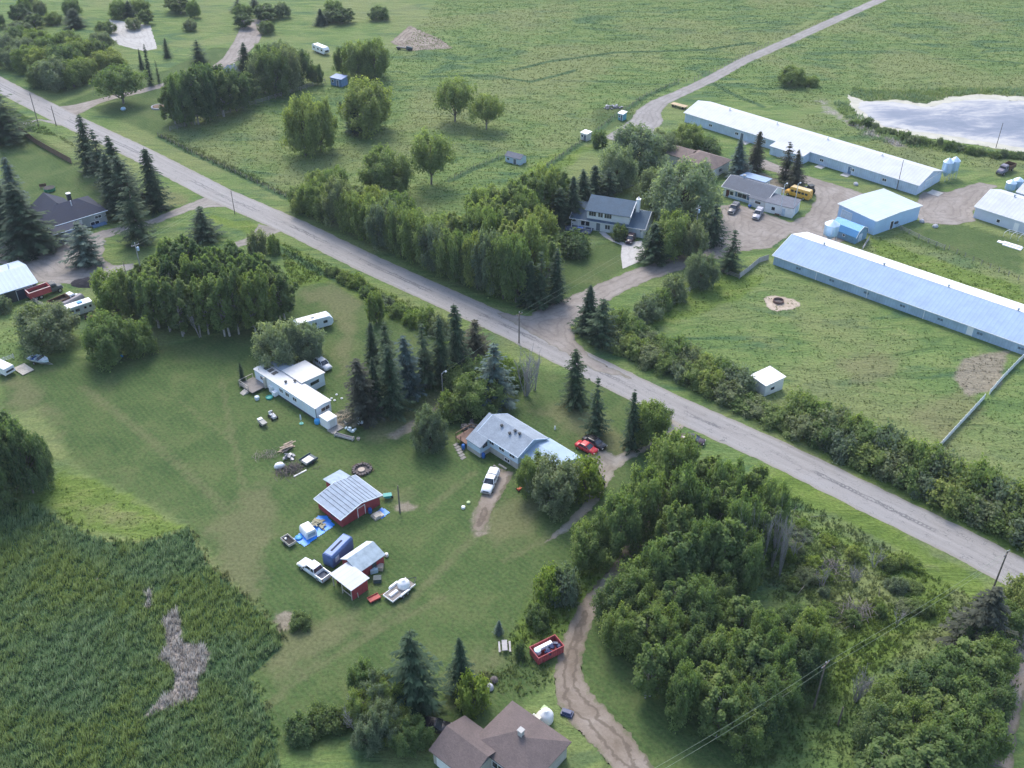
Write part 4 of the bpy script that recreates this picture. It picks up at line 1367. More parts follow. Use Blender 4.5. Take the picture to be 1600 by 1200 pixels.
# white box shed on a skid at its end
b = Bld('box_shed', 'white box shed with a hipped lid standing at the end of the mobile home', 'shed', (499, 650), (511.5, 658.5), (527, 651.5), 2.0, 2.3)
b.walls(WHITE, 'flat')
b.roof(WHITE, 'hip', 0.08, 0.05, hipin=0.8)
b.opening('R', 0.4, 0.1, max(0.8, b.D - 0.9), 1.7, 'door', OFFWHITE)
b.part('skid_deck', MB().box(b.L + 0.01, b.L + 1.6, -0.3, b.D + 0.2, 0, 0.18), GREY_WOOD)

# ---- big red shed
b = Bld('red_shed', 'largest barn red shed with a patched tin roof and white outlined door', 'shed', (496, 779.5), (533, 809), (593, 774), 2.1, ('px', 786, 1, 0.5))
print('redshed', b.L, b.D, b.hr)
b.hr = max(b.hr, 3.0)
b.walls(RED_WALL)
r = b.roof(TIN, 'x', 0.4, 0.10, fascia=M("pale_tin_edge_and_lit_slope", (0.62, 0.68, 0.74), 0.5))
L, D = b.L, b.D
sm = MB()
rg = random.Random(4)
for k in range(1, 11):
    y = D * k / 11
    z = b.roofz(y, 0.5, 0.13)
    sm.box(-0.38, L + 0.38, y - 0.035, y + 0.035, z, z + 0.035)
    if k not in (5, 6):
        xx = rg.uniform(0.15, 0.8) * L
        y2 = D * (k + 0.85) / 11
sm.build('roof_batten', M("dark_seam", (0.09, 0.11, 0.14), 0.7), r)
b.opening('R', D * 0.42, 0.05, 1.4, 1.9, 'door', RED_WALL)
b.opening('F', L * 0.55, 0.8, 1.0, 0.6, 'window', DARK_TRIM, RED_WALL)
b.part('annex_wall', MB().box(-3.1, -0.01, D * 0.50, D * 0.86, 0, 2.0), RED_WALL)
b.part('annex_roof', MB().prism_y([(-3.5, 2.02), (-0.42, 2.45), (-0.42, 2.55), (-3.5, 2.12)], D * 0.46, D * 0.92), M("grey_blue_felt", (0.33, 0.40, 0.45), 0.8))

# ---- blue container
b = Bld('storage_container', 'long royal blue storage container with rounded roof edges beside the small red shed', 'container', (503, 864), (519, 871), (560, 843), 2.45, 2.45)
print('cont', b.L, b.D)
BC = M("royal_blue_paint", (0.09, 0.155, 0.34), 0.45, 0.0, 0.10, 0.6, 'riby', 3.2, 0.5)
L, D = b.L, b.D
m = MB().prism_y([(0.0, 0.12), (L, 0.12), (L, 2.1), (L - 0.12, 2.35), (L - 0.35, 2.45), (0.35, 2.45), (0.12, 2.35), (0, 2.1)], 0, D)
b.part('body', m, BC)
b.part('roof_panel', MB().prism_y([(0.2, 2.452), (L - 0.2, 2.452), (L - 0.3, 2.50), (0.3, 2.50)], 0.2, D - 0.2), M("faded_blue_paint", (0.17, 0.25, 0.46), 0.5))
b.part('roof_hatch', MB().box(L * 0.42, L * 0.58, D * 0.2, D * 0.72, 2.502, 2.54), M("navy_shingles"))
b.part('door', MB().box(0.1, L / 2 - 0.02, -0.06, -0.002, 0.2, 2.1).box(L / 2 + 0.02, L - 0.1, -0.06, -0.002, 0.2, 2.1), BC)
b.part('vent_panel', MB().box(L + 0.002, L + 0.04, D * 0.12, D * 0.3, 0.8, 1.8), M("pale_blue_siding"))
b.part('skid', MB().box(0.1, L - 0.1, 0.1, 0.4, 0, 0.118).box(0.1, L - 0.1, D - 0.4, D - 0.1, 0, 0.118), GREY_WOOD)

# ---- smaller red shed
b = Bld('red_shed', 'smaller barn red shed with a grey felt saltbox roof between container and lean-to', 'shed', (534.5, 873), (561, 893), (597, 865), 2.0, 2.9)
b.walls(RED_WALL, 'y', ridge=0.38)
r = b.roof(M("grey_blue_felt"), 'y', 0.25, 0.08, ridge=0.38)
b.opening('F', b.L * 0.35, 0.05, 1.0, 1.8, 'door', RED_WALL, RED_WALL)
b.opening('R', b.D * 0.5, 0.05, 0.9, 1.7, 'door', DARK_TRIM, RED_WALL)
q = MB()  # paler layer on the left slope paints in the light it catches
yr = b.L * 0.38
sl = (b.hr - b.hw) / yr
q.prism_y([(-0.22, b.hw - 0.22 * sl + 0.10), (yr - 0.05, b.hr + 0.09), (yr - 0.05, b.hr + 0.12), (-0.22, b.hw - 0.22 * sl + 0.13)], -0.2, b.D + 0.2)
q.build('lit_slope_layer', M("pale_tin_edge_and_lit_slope"), r)

# ---- lean-to
b = Bld('lean_to', 'open fronted lean-to with a bright white roof on posts and red end wall', 'shed', (519, 897.5), (549, 921), (576, 906), 2.35, 2.35)
L, D = b.L, b.D
b.part('wall', MB().box(L - 0.12, L, 0, D, 0, 2.2).box(0, L - 0.121, D - 0.12, D, 0, 2.2).box(0, 0.12, 0.6, D - 0.121, 0, 1.4), RED_WALL)
b.roof(WHITE_METAL, 'monoy', 0.3, 0.1)
for k in range(3):
    x = 0.1 + k * (L - 0.2) / 2
    b.part('post', MB().box(x - 0.07, x + 0.07, -0.09, 0.05, 0, 2.28), PALE_WOOD)
b.part('half_rail', MB().box(L * 0.5 + 0.08, L - 0.15, -0.06, 0.02, 0.7, 0.85), PALE_WOOD)
b.part('leaning_board', MB().obox((L + 0.2, D * 0.3, 0.55), (0.05, 0.15, 1.2), 0, 0.1), PALE_WOOD)

# ---- white shed in the paddock
b = Bld('field_shelter', 'small square paddock shelter with a peeling white roof behind the roadside hedge', 'shed', (1174.5, 587), (1197, 602.5), (1221, 588), 2.6, 2.9)
b.walls(M("white_lap_siding"), 'flat')
m_, nt_, p_, o_ = new_mat("peeling_white_roof")
v_ = obj_vec(nt_)
c_ = ramp(nt_, noise(nt_, v_, 0.9, 6, 0.75, 0.6), [(0.45, (0.76, 0.76, 0.75)), (0.58, (0.70, 0.70, 0.70)), (0.63, (0.28, 0.29, 0.29)), (0.8, (0.18, 0.19, 0.18))])
nt_.links.new(c_, p_.inputs["Base Color"])
b.roof(m_, 'monoy', 0.25, 0.1)
b.opening('F', b.L * 0.12, 0.05, 0.9, 1.8, 'door', M("slate_door"))
b.opening('R', b.D * 0.3, 0.9, 1.0, 0.7)

# ---- small sheds in the far field


def small_shed(label, A, B, C, hw, hr, wm, rm, roof='x', name='garden_shed'):
    b = Bld(name, label, 'shed', A, B, C, hw, hr)
    b.walls(wm, roof if roof in 'xy' else 'flat')
    b.roof(rm, roof, 0.2, 0.1)
    b.opening('F', b.L * 0.55, 0.05, min(0.9, b.L * 0.35), hw * 0.8, 'door', M("slate_door"))
    b.opening('F', b.L * 0.12, hw * 0.45, min(0.8, b.L * 0.3), hw * 0.3)
    return b


small_shed('small white sided shed with a dark roof alone in the middle of the meadow', (789.5, 243), (813, 249), (820, 243), 1.9, 2.7, M("pale_blue_siding"), M("dark_roll_roofing"))
small_shed('tiny cream shed with a flat white lid beside the round garden bush', (907.5, 207), (917, 210), (922.5, 206.5), 2.2, 2.4, OFFWHITE, WHITE, 'monoy')
small_shed('turquoise outhouse with a white top at the bend of the far gravel path', (966, 177), (973.5, 179), (978, 176), 2.1, 2.4, M("turquoise_boards", (0.10, 0.32, 0.38), 0.6), WHITE, 'monoy', 'outhouse')
small_shed('blue garden shed at the end of the rail fence behind leafy trees', (516, 121), (533, 124.5), (541, 120), 2.6, 2.9, M("dusty_blue_boards", (0.14, 0.24, 0.40), 0.6), M("faded_blue_paint"), 'monoy')

# ---- house at the far top, mostly hidden
b = Bld('far_house', 'low house with a blue grey roof hidden behind the far tree belt', 'house', (346, 113), (384, 122), (402, 112), 2.6, 4.2)
b.walls(WHITE_LAP)
b.roof(M("slate_blue_shingles"), 'x', 0.4, 0.12)
b.opening('F', 2, 1, 1.4, 0.9)
b.chimney(3, b.D * 0.5, 4.0, 5.0, 0.5)

# ---- navy farmhouse at the left
b = Bld('farmhouse', 'grey sided farmhouse with a navy blue roof and dark chimney among spruces', 'house', (76, 355.5), (164, 329), (152, 310), 3.1, ('px', 316, 0.5, 0.5), D=11)
print('farmhouse', b.L, b.D, b.hr)
b.walls(GREY_SIDE, 'flat')
b.roof(SH_NAVY, 'hip', 0.5, 0.14, hipin=4.2)
L, D = b.L, b.D
b.part('gutter', MB().box(-0.55, L + 0.55, -0.62, -0.505, b.hw + 0.02, b.hw + 0.16), M("ice_blue_trim"))
b.part('cross_roof', MB().prism_y([(0.6, b.hw + 0.03), (5.2, b.hr + 0.2), (9.8, b.hw + 0.03), (9.8, b.hw + 0.15), (5.2, b.hr + 0.36), (0.6, b.hw + 0.15)], D * 0.5, D + 3.6), SH_NAVY)
b.part('rear_wall', MB().box(1.2, 9.2, D + 0.01, D + 3.2, 0, 3.05), GREY_SIDE)
b.rf = b.rf
b.chimney(L * 0.63, D * 0.72, b.hr - 1.2, b.hr + 1.0, 0.9, DARK_TRIM, WHITE)
b.part('vent_pipe', MB().tube([(L * 0.55, D * 0.35, b.hr - 0.9), (L * 0.55, D * 0.35, b.hr + 0.8)], 0.12), WHITE)
b.opening('F', L * 0.80, 1.7, 1.6, 0.7)
b.opening('F', L * 0.70, 0.2, 2.2, 0.9)
b.opening('F', L * 0.50, 1.6, 0.9, 0.9, 'window', WHITE)
b.part('garage_wall', MB().box(-0.4, 6.6, -3.6, -0.01, 0, 2.6), GREY_SIDE)
gr = b.part('garage_roof', MB().prism_x([(-4.1, 2.62), (-0.52, 2.98), (-0.52, 3.1), (-4.1, 2.74)], -0.8, 7.0), SH_NAVY)
MB().box(-0.85, 7.05, -4.19, -4.105, 2.58, 2.78).build('gutter', M("ice_blue_trim"), gr)
b.part('corner_board', MB().box(-0.5, -0.402, -3.7, -3.45, 0, 2.6).box(6.602, 6.75, -3.7, -3.45, 0, 2.6), WHITE)
b.part('garage_window', MB().box(2.6, 4.0, -3.68, -3.602, 1.5, 2.1), M("faded_blue_paint"))
b.part('porch', MB().box(L * 0.7, L * 0.95, -1.4, -0.02, 0, 0.35), M("dusty_blue_boards"))

# ---- blue metal-roofed shop at the left edge
b = Bld('machine_shed', 'dark walled machine shed with a pale blue metal roof at the left edge', 'shed', (8, 466), (56, 441.5), (19, 421), 3.0, ('px', 424, 1.0, 0.5), ang=math.radians(40))
b.o = W(56, 441.5, 3.0) - b.ux * 20
b.root.location = (b.o.x, b.o.y, 0)
b.L = 20
b.D = 13
b.hr = 4.6
b.walls(DARK_TRIM)
b.roof(M("ice_blue_steel"), 'x', 0.3, 0.12, fascia=M("ice_blue_trim"))
b.part('vent_pipe', MB().tube([(b.L - 3, b.D * 0.6, 4.4), (b.L - 3, b.D * 0.6, 5.6)], 0.15), WHITE)
b.opening('F', b.L - 4.5, 0.1, 3.5, 2.4, 'door', M("navy_shingles"))

# ---- brown roofed house at the bottom edge (two roof parts come into the picture)
b = Bld('brown_roof_house', 'house at the bottom edge with mauve brown hip roof corners showing', 'house', (758, 1152), (812, 1190), (846, 1127), 3.0, 5.0)
c0 = W(801, 1101, 3.0)
b.th = math.radians(-40)
b.L, b.D = 9.0, 7.5
ux, uy = Vector((math.cos(b.th), math.sin(b.th), 0)), Vector((-math.sin(b.th), math.cos(b.th), 0))
o_ = c0 - uy * b.D
b.root.location = (o_.x, o_.y, 0)
b.root.rotation_euler = (0, 0, b.th)
b.hr = 4.6
b.walls(M("beige_foundation"), 'flat')
b.roof(SH_MAUVE, 'hip', 0.4, 0.12)
b.opening('R', 2, 1, 1.5, 1.0)
b.opening('K', 3, 1, 1.5, 1.0)
b.opening('F', 3, 1, 1.8, 1.1)
b.chimney(b.L * 0.5, b.D * 0.5, 4.4, 5.5, 0.6, CONC)
lw = b.root.matrix_world
m = MB().prism_x([(-1, 2.6), (2.8, 4.3), (6.6, 2.6), (6.6, 2.72), (2.8, 4.42), (-1, 2.72)], -6.2, 0.4)
m2 = MB().box(-5.8, -0.01, -0.6, 6.2, 0, 2.62)
g2 = thing('brown_roof_garage', 'garage roof peak in mauve brown showing at the bottom edge beside the house', 'garage', tuple(W(728, 1119, 2.7) - ux * 0.2 - uy * 6.4 + Vector((0, 0, -2.7))), b.th)
MB().prism_x([(-0.4, 2.6), (3.0, 4.0), (6.4, 2.6), (6.4, 2.72), (3.0, 4.12), (-0.4, 2.72)], 0.0, 7.0).build('roof', SH_MAUVE, g2)
MB().box(0.4, 6.6, 0, 6.0, 0, 2.58).build('wall', STUCCO, g2)
MB().box(1.0, 4.2, -0.06, -0.002, 0.05, 2.2).build('door', WHITE, g2)

# ================================================================ VEHICLES
RUBBER = BLACK
RIM = M("wheel_rim", (0.45, 0.45, 0.46), 0.35, 0.6)
LAMP_W = M("lamp_lens", (0.75, 0.75, 0.72), 0.15)
LAMP_R = M("tail_lens", (0.35, 0.02, 0.02), 0.2)


def paint(name, col=(0.5, 0.5, 0.5), rough=0.28):
    return M(name, col, rough, 0.0, 0.05, 1.0, spec=0.6)


def wheels(root, xs, half, r, w=0.26, rim=True):
    for x in xs:
        for s in (-1, 1):
            wo_ = MB().wheel((x, s * half, r), r, w).build('wheel', RUBBER, root)
            if rim:
                MB().wheel((x, s * (half + w * 0.46), r), r * 0.58, 0.05).build('rim', RIM, wo_)


def place_px(fx, rx):
    """place and heading from the picture points under nose and tail"""
    a, c = W(*fx), W(*rx)
    d = a - c
    mid = (a + c) / 2
    return (mid.x, mid.y, 0), math.atan2(d.y, d.x)


def pickup(label, fx, rx, body, bedmat=None, L=5.7, group=None, canopy=False, crew=True):
    loc, rz = place_px(fx, rx)
    t = thing('pickup_truck', label, 'pickup', loc, rz, group)
    h = L / 2
    MB().loft([(h, 0.80, 0.45, 0.85, 0.9), (h - 0.12, 0.92, 0.38, 0.98, 0.92), (h - 0.9, 0.97, 0.36, 1.08, 0.94), (h - 1.65, 0.98, 0.36, 1.14, 0.95), (h - 1.9, 0.98, 0.36, 1.15, 0.97), (-h + 1.75 + (0.0 if crew else 0.6), 0.98, 0.36, 1.15, 0.97)]).build('body', body, t, True)
    c1 = -h + 1.80 + (0 if crew else 0.6)
    cb = MB().loft([(h - 1.62, 0.90, 1.10, 1.16, 0.95), (h - 2.35, 0.88, 1.10, 1.80, 0.84), (c1 + 0.25, 0.88, 1.10, 1.82, 0.84), (c1, 0.88, 1.10, 1.20, 0.95)]).build('cabin_glass', GLASS, t)
    MB().loft([(h - 2.30, 0.76, 1.79, 1.83, 0.9), (h - 2.5, 0.80, 1.78, 1.88, 0.9), (c1 + 0.35, 0.80, 1.78, 1.88, 0.9), (c1 + 0.22, 0.76, 1.79, 1.84, 0.9)]).build('roof', body, t)
    for s in (-1, 1):
        for x in ((h - 1.72, h - 2.38), (c1 + 0.02, c1 + 0.26)):
            MB().tube([(x[0], s * 0.90, 1.14), (x[1], s * 0.74, 1.8)], 0.06, 5).build('pillar', body, t)
    xm = (h - 2.3 + c1) / 2
    for s in (-1, 1):
        MB().tube([(xm, s * 0.93, 1.14), (xm, s * 0.76, 1.8)], 0.06, 5).build('pillar', body, t)
    bx0, bx1 = -h, c1 - 0.02
    bd = MB().box(bx0, bx1, -0.97, -0.86, 0.42, 1.18).box(bx0, bx1, 0.86, 0.97, 0.42, 1.18).box(bx0, bx0 + 0.08, -0.859, 0.859, 0.42, 1.16).box(bx1 - 0.08, bx1, -0.859, 0.859, 0.42, 1.17)
    b_ = bd.build('bed', body, t)
    MB().box(bx0 + 0.081, bx1 - 0.081, -0.859, 0.859, 0.5, 0.62).build('bed_floor', bedmat or DARK_TRIM, b_)
    if canopy:
        MB().loft([(bx0 + 0.05, 0.9, 1.16, 1.78, 0.88), (bx1, 0.9, 1.16, 1.84, 0.88)]).build('canopy', body, t)
    MB().box(h - 0.05, h + 0.10, -0.9, 0.9, 0.4, 0.62).build('bumper', RIM, t)
    MB().box(-h - 0.12, -h - 0.003, -0.9, 0.9, 0.45, 0.62).build('bumper', RIM, t)
    for s in (-1, 1):
        MB().box(h - 0.06, h + 0.02, s * 0.72 - 0.14, s * 0.72 + 0.14, 0.68, 0.84).build('headlight', LAMP_W, t)
        MB().box(-h - 0.05, -h - 0.003, s * 0.9 - 0.07, s * 0.9 + 0.07, 0.75, 1.05).build('taillight', LAMP_R, t)
        MB().box(h - 1.95, h - 1.75, s * 1.1 - 0.1, s * 1.1 + 0.1, 1.15, 1.35).build('mirror', DARK_TRIM, t)
    MB().box(h + 0.021, h + 0.04, -0.5, 0.5, 0.66, 0.86).build('grille', DARK_TRIM, t)
    wheels(t, (h - 1.0, -h + 1.15), 0.86, 0.39)
    return t


def car(label, fx, rx, body, L=4.5, name='parked_car', cat='car', suv=False, roofmat=None, group=None):
    loc, rz = place_px(fx, rx)
    t = thing(name, label, cat, loc, rz, group)
    h = L / 2
    e = 0.18 if suv else 0.0
    MB().loft([(h, 0.70, 0.35, 0.68 + e, 0.85), (h - 0.15, 0.86, 0.25, 0.78 + e, 0.9), (h - 1.2, 0.9, 0.22, 0.92 + e, 0.93), (-h + (0.3 if suv else 0.9), 0.9, 0.22, 0.95 + e, 0.93), (-h + 0.12, 0.86, 0.25, 0.88 + e, 0.9), (-h, 0.75, 0.35, 0.8 + e, 0.85)]).build('body', body, t, True)
    top = 1.42 + e * 1.7
    rear = -h + (0.25 if suv else 0.75)
    MB().loft([(h - 1.1, 0.80, 0.9 + e, 0.94 + e, 0.95), (h - 1.95, 0.80, 0.9 + e, top - 0.03, 0.82), (rear + 0.55, 0.80, 0.9 + e, top - 0.02, 0.82), (rear, 0.80, 0.9 + e, 0.98 + e, 0.95)]).build('cabin_glass', GLASS, t)
    MB().loft([(h - 1.85, 0.66, top - 0.05, top - 0.01, 0.9), (h - 2.05, 0.70, top - 0.06, top + 0.04, 0.9), (rear + 0.6, 0.70, top - 0.06, top + 0.04, 0.9), (rear + 0.42, 0.66, top - 0.06, top - 0.01, 0.9)]).build('roof', roofmat or body, t)
    for s in (-1, 1):
        for pa, pb in (((h - 1.15, s * 0.83, 0.93 + e), (h - 2.0, s * 0.68, top)), ((rear + 0.02, s * 0.83, 0.95 + e), (rear + 0.55, s * 0.68, top)), ((-0.1, s * 0.85, 0.95 + e), (-0.1, s * 0.7, top))):
            MB().tube([pa, pb], 0.055, 5).build('pillar', body, t)
    for s in (-1, 1):
        MB().box(h - 0.10, h + 0.01, s * 0.6 - 0.15, s * 0.6 + 0.15, 0.55 + e, 0.68 + e).build('headlight', LAMP_W, t)
        MB().box(-h - 0.01, -h + 0.1, s * 0.62 - 0.12, s * 0.62 + 0.12, 0.6 + e, 0.75 + e).build('taillight', LAMP_R, t)
    wheels(t, (h - 0.85, -h + 0.85), 0.78, 0.32 + e * 0.3, 0.22)
    return t


pickup('white crew cab pickup parked nose outward beside the blue storage container', (470, 880), (513, 910), paint('white_car_paint', (0.72, 0.74, 0.77)), M("bed_liner", (0.07, 0.08, 0.11), 0.7), 5.9)
pickup('white pickup with a canopy parked on the worn track before the split level house', (758, 776), (774, 740), paint('white_car_paint', (0.72, 0.74, 0.77)), None, 5.5, canopy=True)
pickup('grey pickup with a black nose, left of the two parked before the bungalow', (1139.5, 338), (1152, 322), paint('charcoal_paint', (0.10, 0.10, 0.11)), M("pale_bed", (0.4, 0.4, 0.4), 0.5), 5.2, canopy=True)
pickup('silver and white pickup, right of the two parked before the bungalow', (1178, 347), (1189, 330), paint('silver_paint', (0.36, 0.36, 0.40)), M("cream_bed", (0.55, 0.47, 0.4), 0.5), 5.2, canopy=True)
car('dark maroon hatchback parked on the pale concrete driveway', (982, 382), (988, 372), paint('dark_maroon_paint', (0.06, 0.035, 0.045)), 4.4, suv=True)
car('white hatchback parked on grass beside the willow and mobile home', (516, 581), (493, 565), paint('pearl_paint', (0.62, 0.63, 0.66)), 4.6, suv=True)
car('red sports car parked beside the black sedan at the garage', (935, 712), (898, 694), paint('bright_red_paint', (0.55, 0.03, 0.04)), 4.3)
car('black sedan parked close beside the red car', (946, 704), (912, 686), paint('black_paint', (0.015, 0.015, 0.02)), 4.7)
car('dark sedan with a pale boot seen between trees at the road edge', (1092, 693), (1072, 688), paint('dark_maroon_paint'), 4.4, roofmat=DARK_TRIM)

# ---- yellow school bus
loc, rz = place_px((1230, 303), (1264, 313))
t = thing('school_bus', 'small yellow school bus parked behind the flat roofed side shop', 'bus', loc, rz)
YEL = paint('bus_yellow_paint', (0.62, 0.34, 0.05))
MB().loft([(3.6, 0.8, 0.5, 1.2, 0.85), (3.4, 0.95, 0.45, 1.35, 0.9), (2.2, 1.0, 0.45, 1.45, 0.92)]).build('hood', YEL, t)
MB().loft([(2.19, 1.1, 0.45, 2.6, 0.88), (2.0, 1.15, 0.45, 2.75, 0.88), (-3.3, 1.15, 0.45, 2.75, 0.88), (-3.5, 1.1, 0.45, 2.6, 0.88)]).build('body', YEL, t)
g = MB()
for k in range(5):
    for s in (-1, 1):
        g.box(-3.0 + k * 1.0, -2.25 + k * 1.0, s * 1.13 - 0.04, s * 1.13 + 0.04, 1.55, 2.1)
g.box(2.18, 2.26, -0.8, 0.8, 1.55, 2.2)
g.build('window', GLASS, t)
MB().loft([(2.0, 0.9, 2.75, 2.8, 0.9), (-3.3, 0.9, 2.75, 2.8, 0.9)]).build('roof_panel', M("faded_cream_roof", (0.66, 0.50, 0.25), 0.5), t)
wheels(t, (2.6, -2.0), 1.0, 0.42)
# ---- dark tractor behind the bus
loc, rz = place_px((1258, 298), (1268, 304))
t = thing('farm_tractor', 'dark blue tractor parked at the tail of the yellow school bus', 'tractor', loc, rz)
MB().loft([(1.7, 0.35, 0.6, 1.2, 0.9), (0.2, 0.4, 0.6, 1.4, 0.9)]).build('hood', paint('tractor_blue_paint', (0.03, 0.06, 0.16)), t)
MB().loft([(0.19, 0.7, 0.7, 1.9, 0.9), (0.0, 0.75, 0.7, 2.4, 0.85), (-1.2, 0.75, 0.7, 2.4, 0.85)]).build('cabin_glass', GLASS, t)
MB().box(-1.3, 0.1, -0.8, 0.8, 2.41, 2.5).build('roof', DARK_TRIM, t)
wheels(t, (1.2,), 0.6, 0.4)
wheels(t, (-0.8,), 0.85, 0.75, 0.4)

# ---- old grey grain truck far right
loc, rz = place_px((1557, 276), (1583, 262))
t = thing('grain_truck', 'old purple grey farm truck with a dark box standing in the weeds', 'truck', loc, rz)
OLD = paint('faded_purple_paint', (0.16, 0.15, 0.20), 0.55)
MB().loft([(3.9, 0.75, 0.7, 1.2, 0.85), (3.7, 0.9, 0.6, 1.5, 0.85), (2.2, 1.0, 0.6, 1.75, 0.88)]).build('hood', OLD, t)
MB().loft([(2.19, 1.05, 0.7, 2.3, 0.88), (1.9, 1.05, 0.7, 2.6, 0.85), (0.6, 1.05, 0.7, 2.6, 0.85)]).build('cab', OLD, t)
MB().box(2.12, 2.24, -0.8, 0.8, 1.75, 2.3).box(0.9, 1.8, -1.04, 1.04, 1.75, 2.3).build('cab_glass', GLASS, t)
MB().box(-3.4, 0.5, -1.2, -1.1, 1.0, 2.1).box(-3.4, 0.5, 1.1, 1.2, 1.0, 2.1).box(-3.4, -3.3, -1.099, 1.099, 1.0, 2.1).box(0.4, 0.5, -1.099, 1.099, 1.0, 2.4).box(-3.299, 0.399, -1.099, 1.099, 1.0, 1.1).build('cargo_box', RUSTY, t)
MB().box(-3.3, 3.0, -0.5, 0.5, 0.55, 0.7).build('chassis', BLACK, t)
wheels(t, (2.9, -2.2), 0.98, 0.48, 0.3)


def tip_truck(label, fx, rx, cabm, boxm, rimm=None, L=7.0, boxfill=None):
    loc, rz = place_px(fx, rx)
    t = thing('dump_truck', label, 'truck', loc, rz)
    h = L / 2
    MB().loft([(h, 0.75, 0.7, 1.2, 0.85), (h - 0.2, 0.92, 0.6, 1.45, 0.85), (h - 1.3, 1.0, 0.6, 1.65, 0.9)]).build('hood', cabm, t)
    MB().loft([(h - 1.31, 1.08, 0.7, 2.1, 0.9), (h - 1.6, 1.08, 0.7, 2.5, 0.86), (h - 2.6, 1.08, 0.7, 2.5, 0.86)]).build('cab', cabm, t)
    MB().box(h - 1.5, h - 1.27, -0.85, 0.85, 1.65, 2.2).box(h - 2.4, h - 1.6, -1.07, 1.07, 1.65, 2.2).build('cab_glass', GLASS, t)
    x0, x1 = -h, h - 2.75
    b_ = MB().box(x0, x1, -1.25, -1.13, 0.95, 2.3).box(x0, x1, 1.13, 1.25, 0.95, 2.3).box(x0, x0 + 0.12, -1.129, 1.129, 0.95, 2.3).box(x1 - 0.12, x1, -1.129, 1.129, 0.95, 2.45).box(x0 + 0.121, x1 - 0.121, -1.129, 1.129, 0.95, 1.1).build('tipper_box', boxm, t)
    if rimm:
        MB().box(x0 - 0.03, x1 + 0.03, -1.30, -1.08, 2.302, 2.40).box(x0 - 0.03, x1 + 0.03, 1.08, 1.30, 2.302, 2.40).box(x0 - 0.03, x0 + 0.16, -1.079, 1.079, 2.302, 2.40).build('box_rim', rimm, b_)
    if boxfill:
        MB().box(x0 + 0.13, x1 - 0.13, -1.12, 1.12, 1.101, 1.6).build('box_load', boxfill, b_)
    MB().box(-h + 0.2, h - 0.6, -0.5, 0.5, 0.55, 0.72).build('chassis', BLACK, t)
    for s in (-1, 1):
        MB().box(h - 0.05, h + 0.03, s * 0.7 - 0.14, s * 0.7 + 0.14, 0.85, 1.05).build('headlight', LAMP_W, t)
    wheels(t, (h - 0.95, -h + 1.3, -h + 2.4), 1.0, 0.5, 0.32)


tip_truck('grain truck with a red box and pale rim beside the pale blue machine shed', (98, 452), (46, 470), M("old_grey_cab", (0.10, 0.105, 0.105), 0.6), M("faded_red_paint", (0.42, 0.075, 0.085), 0.6, streak=0.3), M("pale_pink_rim", (0.62, 0.46, 0.44), 0.6), 7.6, RUSTY)
tip_truck('white cabbed dump truck with a dark brown box next to the camper', (126, 468), (82, 487), paint('white_car_paint'), RUSTY, None, 7.0, M("box_soil", (0.09, 0.075, 0.06), 0.95))

# ---- grey tarp covered trailer and motor home
loc, rz = place_px((131, 470), (100, 486))
t = thing('covered_trailer', 'narrow trailer under a grey tarp squeezed between dump truck and camper', 'trailer', loc, rz)
MB().loft([(2.6, 0.85, 0.6, 1.7, 0.6), (2.4, 0.9, 0.6, 2.0, 0.6), (-2.4, 0.9, 0.6, 2.0, 0.6), (-2.6, 0.85, 0.6, 1.7, 0.6)]).build('tarp_cover', M("grey_mauve_tarp", (0.27, 0.25, 0.26), 0.7), t)
MB().box(-2.5, 2.5, -0.8, 0.8, 0.45, 0.599).build('deck', GREY_WOOD, t)
wheels(t, (-0.4,), 0.85, 0.33)
loc, rz = place_px((147, 484), (108, 497))
t = thing('camper', 'boxy white camper with a blue roof hatch under the trees', 'camper', loc, rz)
CW = M("camper_white", (0.70, 0.74, 0.76), 0.45, 0, 0.05, 0.6, 'lap', 1.4, 0.3)
MB().prism_y([(-2.9, 0.55), (2.4, 0.55), (2.9, 0.9), (3.0, 1.7), (2.6, 2.75), (-2.8, 2.75), (-2.95, 2.6)], -1.12, 1.12).build('body', CW, t)
MB().box(-2.7, 2.5, -1.0, 1.0, 2.752, 2.80).build('roof_panel', WHITE, t)
MB().box(-0.3, 0.7, -0.45, 0.45, 2.802, 3.02).build('roof_hatch', M("bright_blue_plastic", (0.04, 0.30, 0.62), 0.4), t)
for x0, x1, z0, z1 in ((-2.5, -1.7, 1.5, 2.1), (-1.3, -0.4, 1.5, 2.1), (0.6, 1.1, 1.6, 2.1), (1.7, 2.2, 1.6, 2.1)):
    for s in (-1, 1):
        MB().box(x0, x1, s * 1.14 - 0.022, s * 1.14 + 0.022, z0, z1).build('window', GLASS, t)
MB().box(-2.99, -2.93, -0.8, 0.8, 1.5, 2.1).build('window', GLASS, t)
wheels(t, (1.7, -1.5), 1.0, 0.36)
loc, rz = place_px((143, 498), (135, 499))
t = thing('red_mower', 'small rusty orange mower beside the white camper', 'mower', loc, rz)
MB().loft([(0.9, 0.4, 0.25, 0.6, 0.8), (0.1, 0.5, 0.25, 0.8, 0.8)]).build('hood', M("faded_orange_paint", (0.45, 0.17, 0.08), 0.6), t)
MB().box(-0.7, 0.0, -0.35, 0.35, 0.45, 0.6).box(-0.75, -0.6, -0.35, 0.35, 0.601, 1.0).build('seat', BLACK, t)
wheels(t, (0.6, -0.5), 0.45, 0.25, 0.18, False)


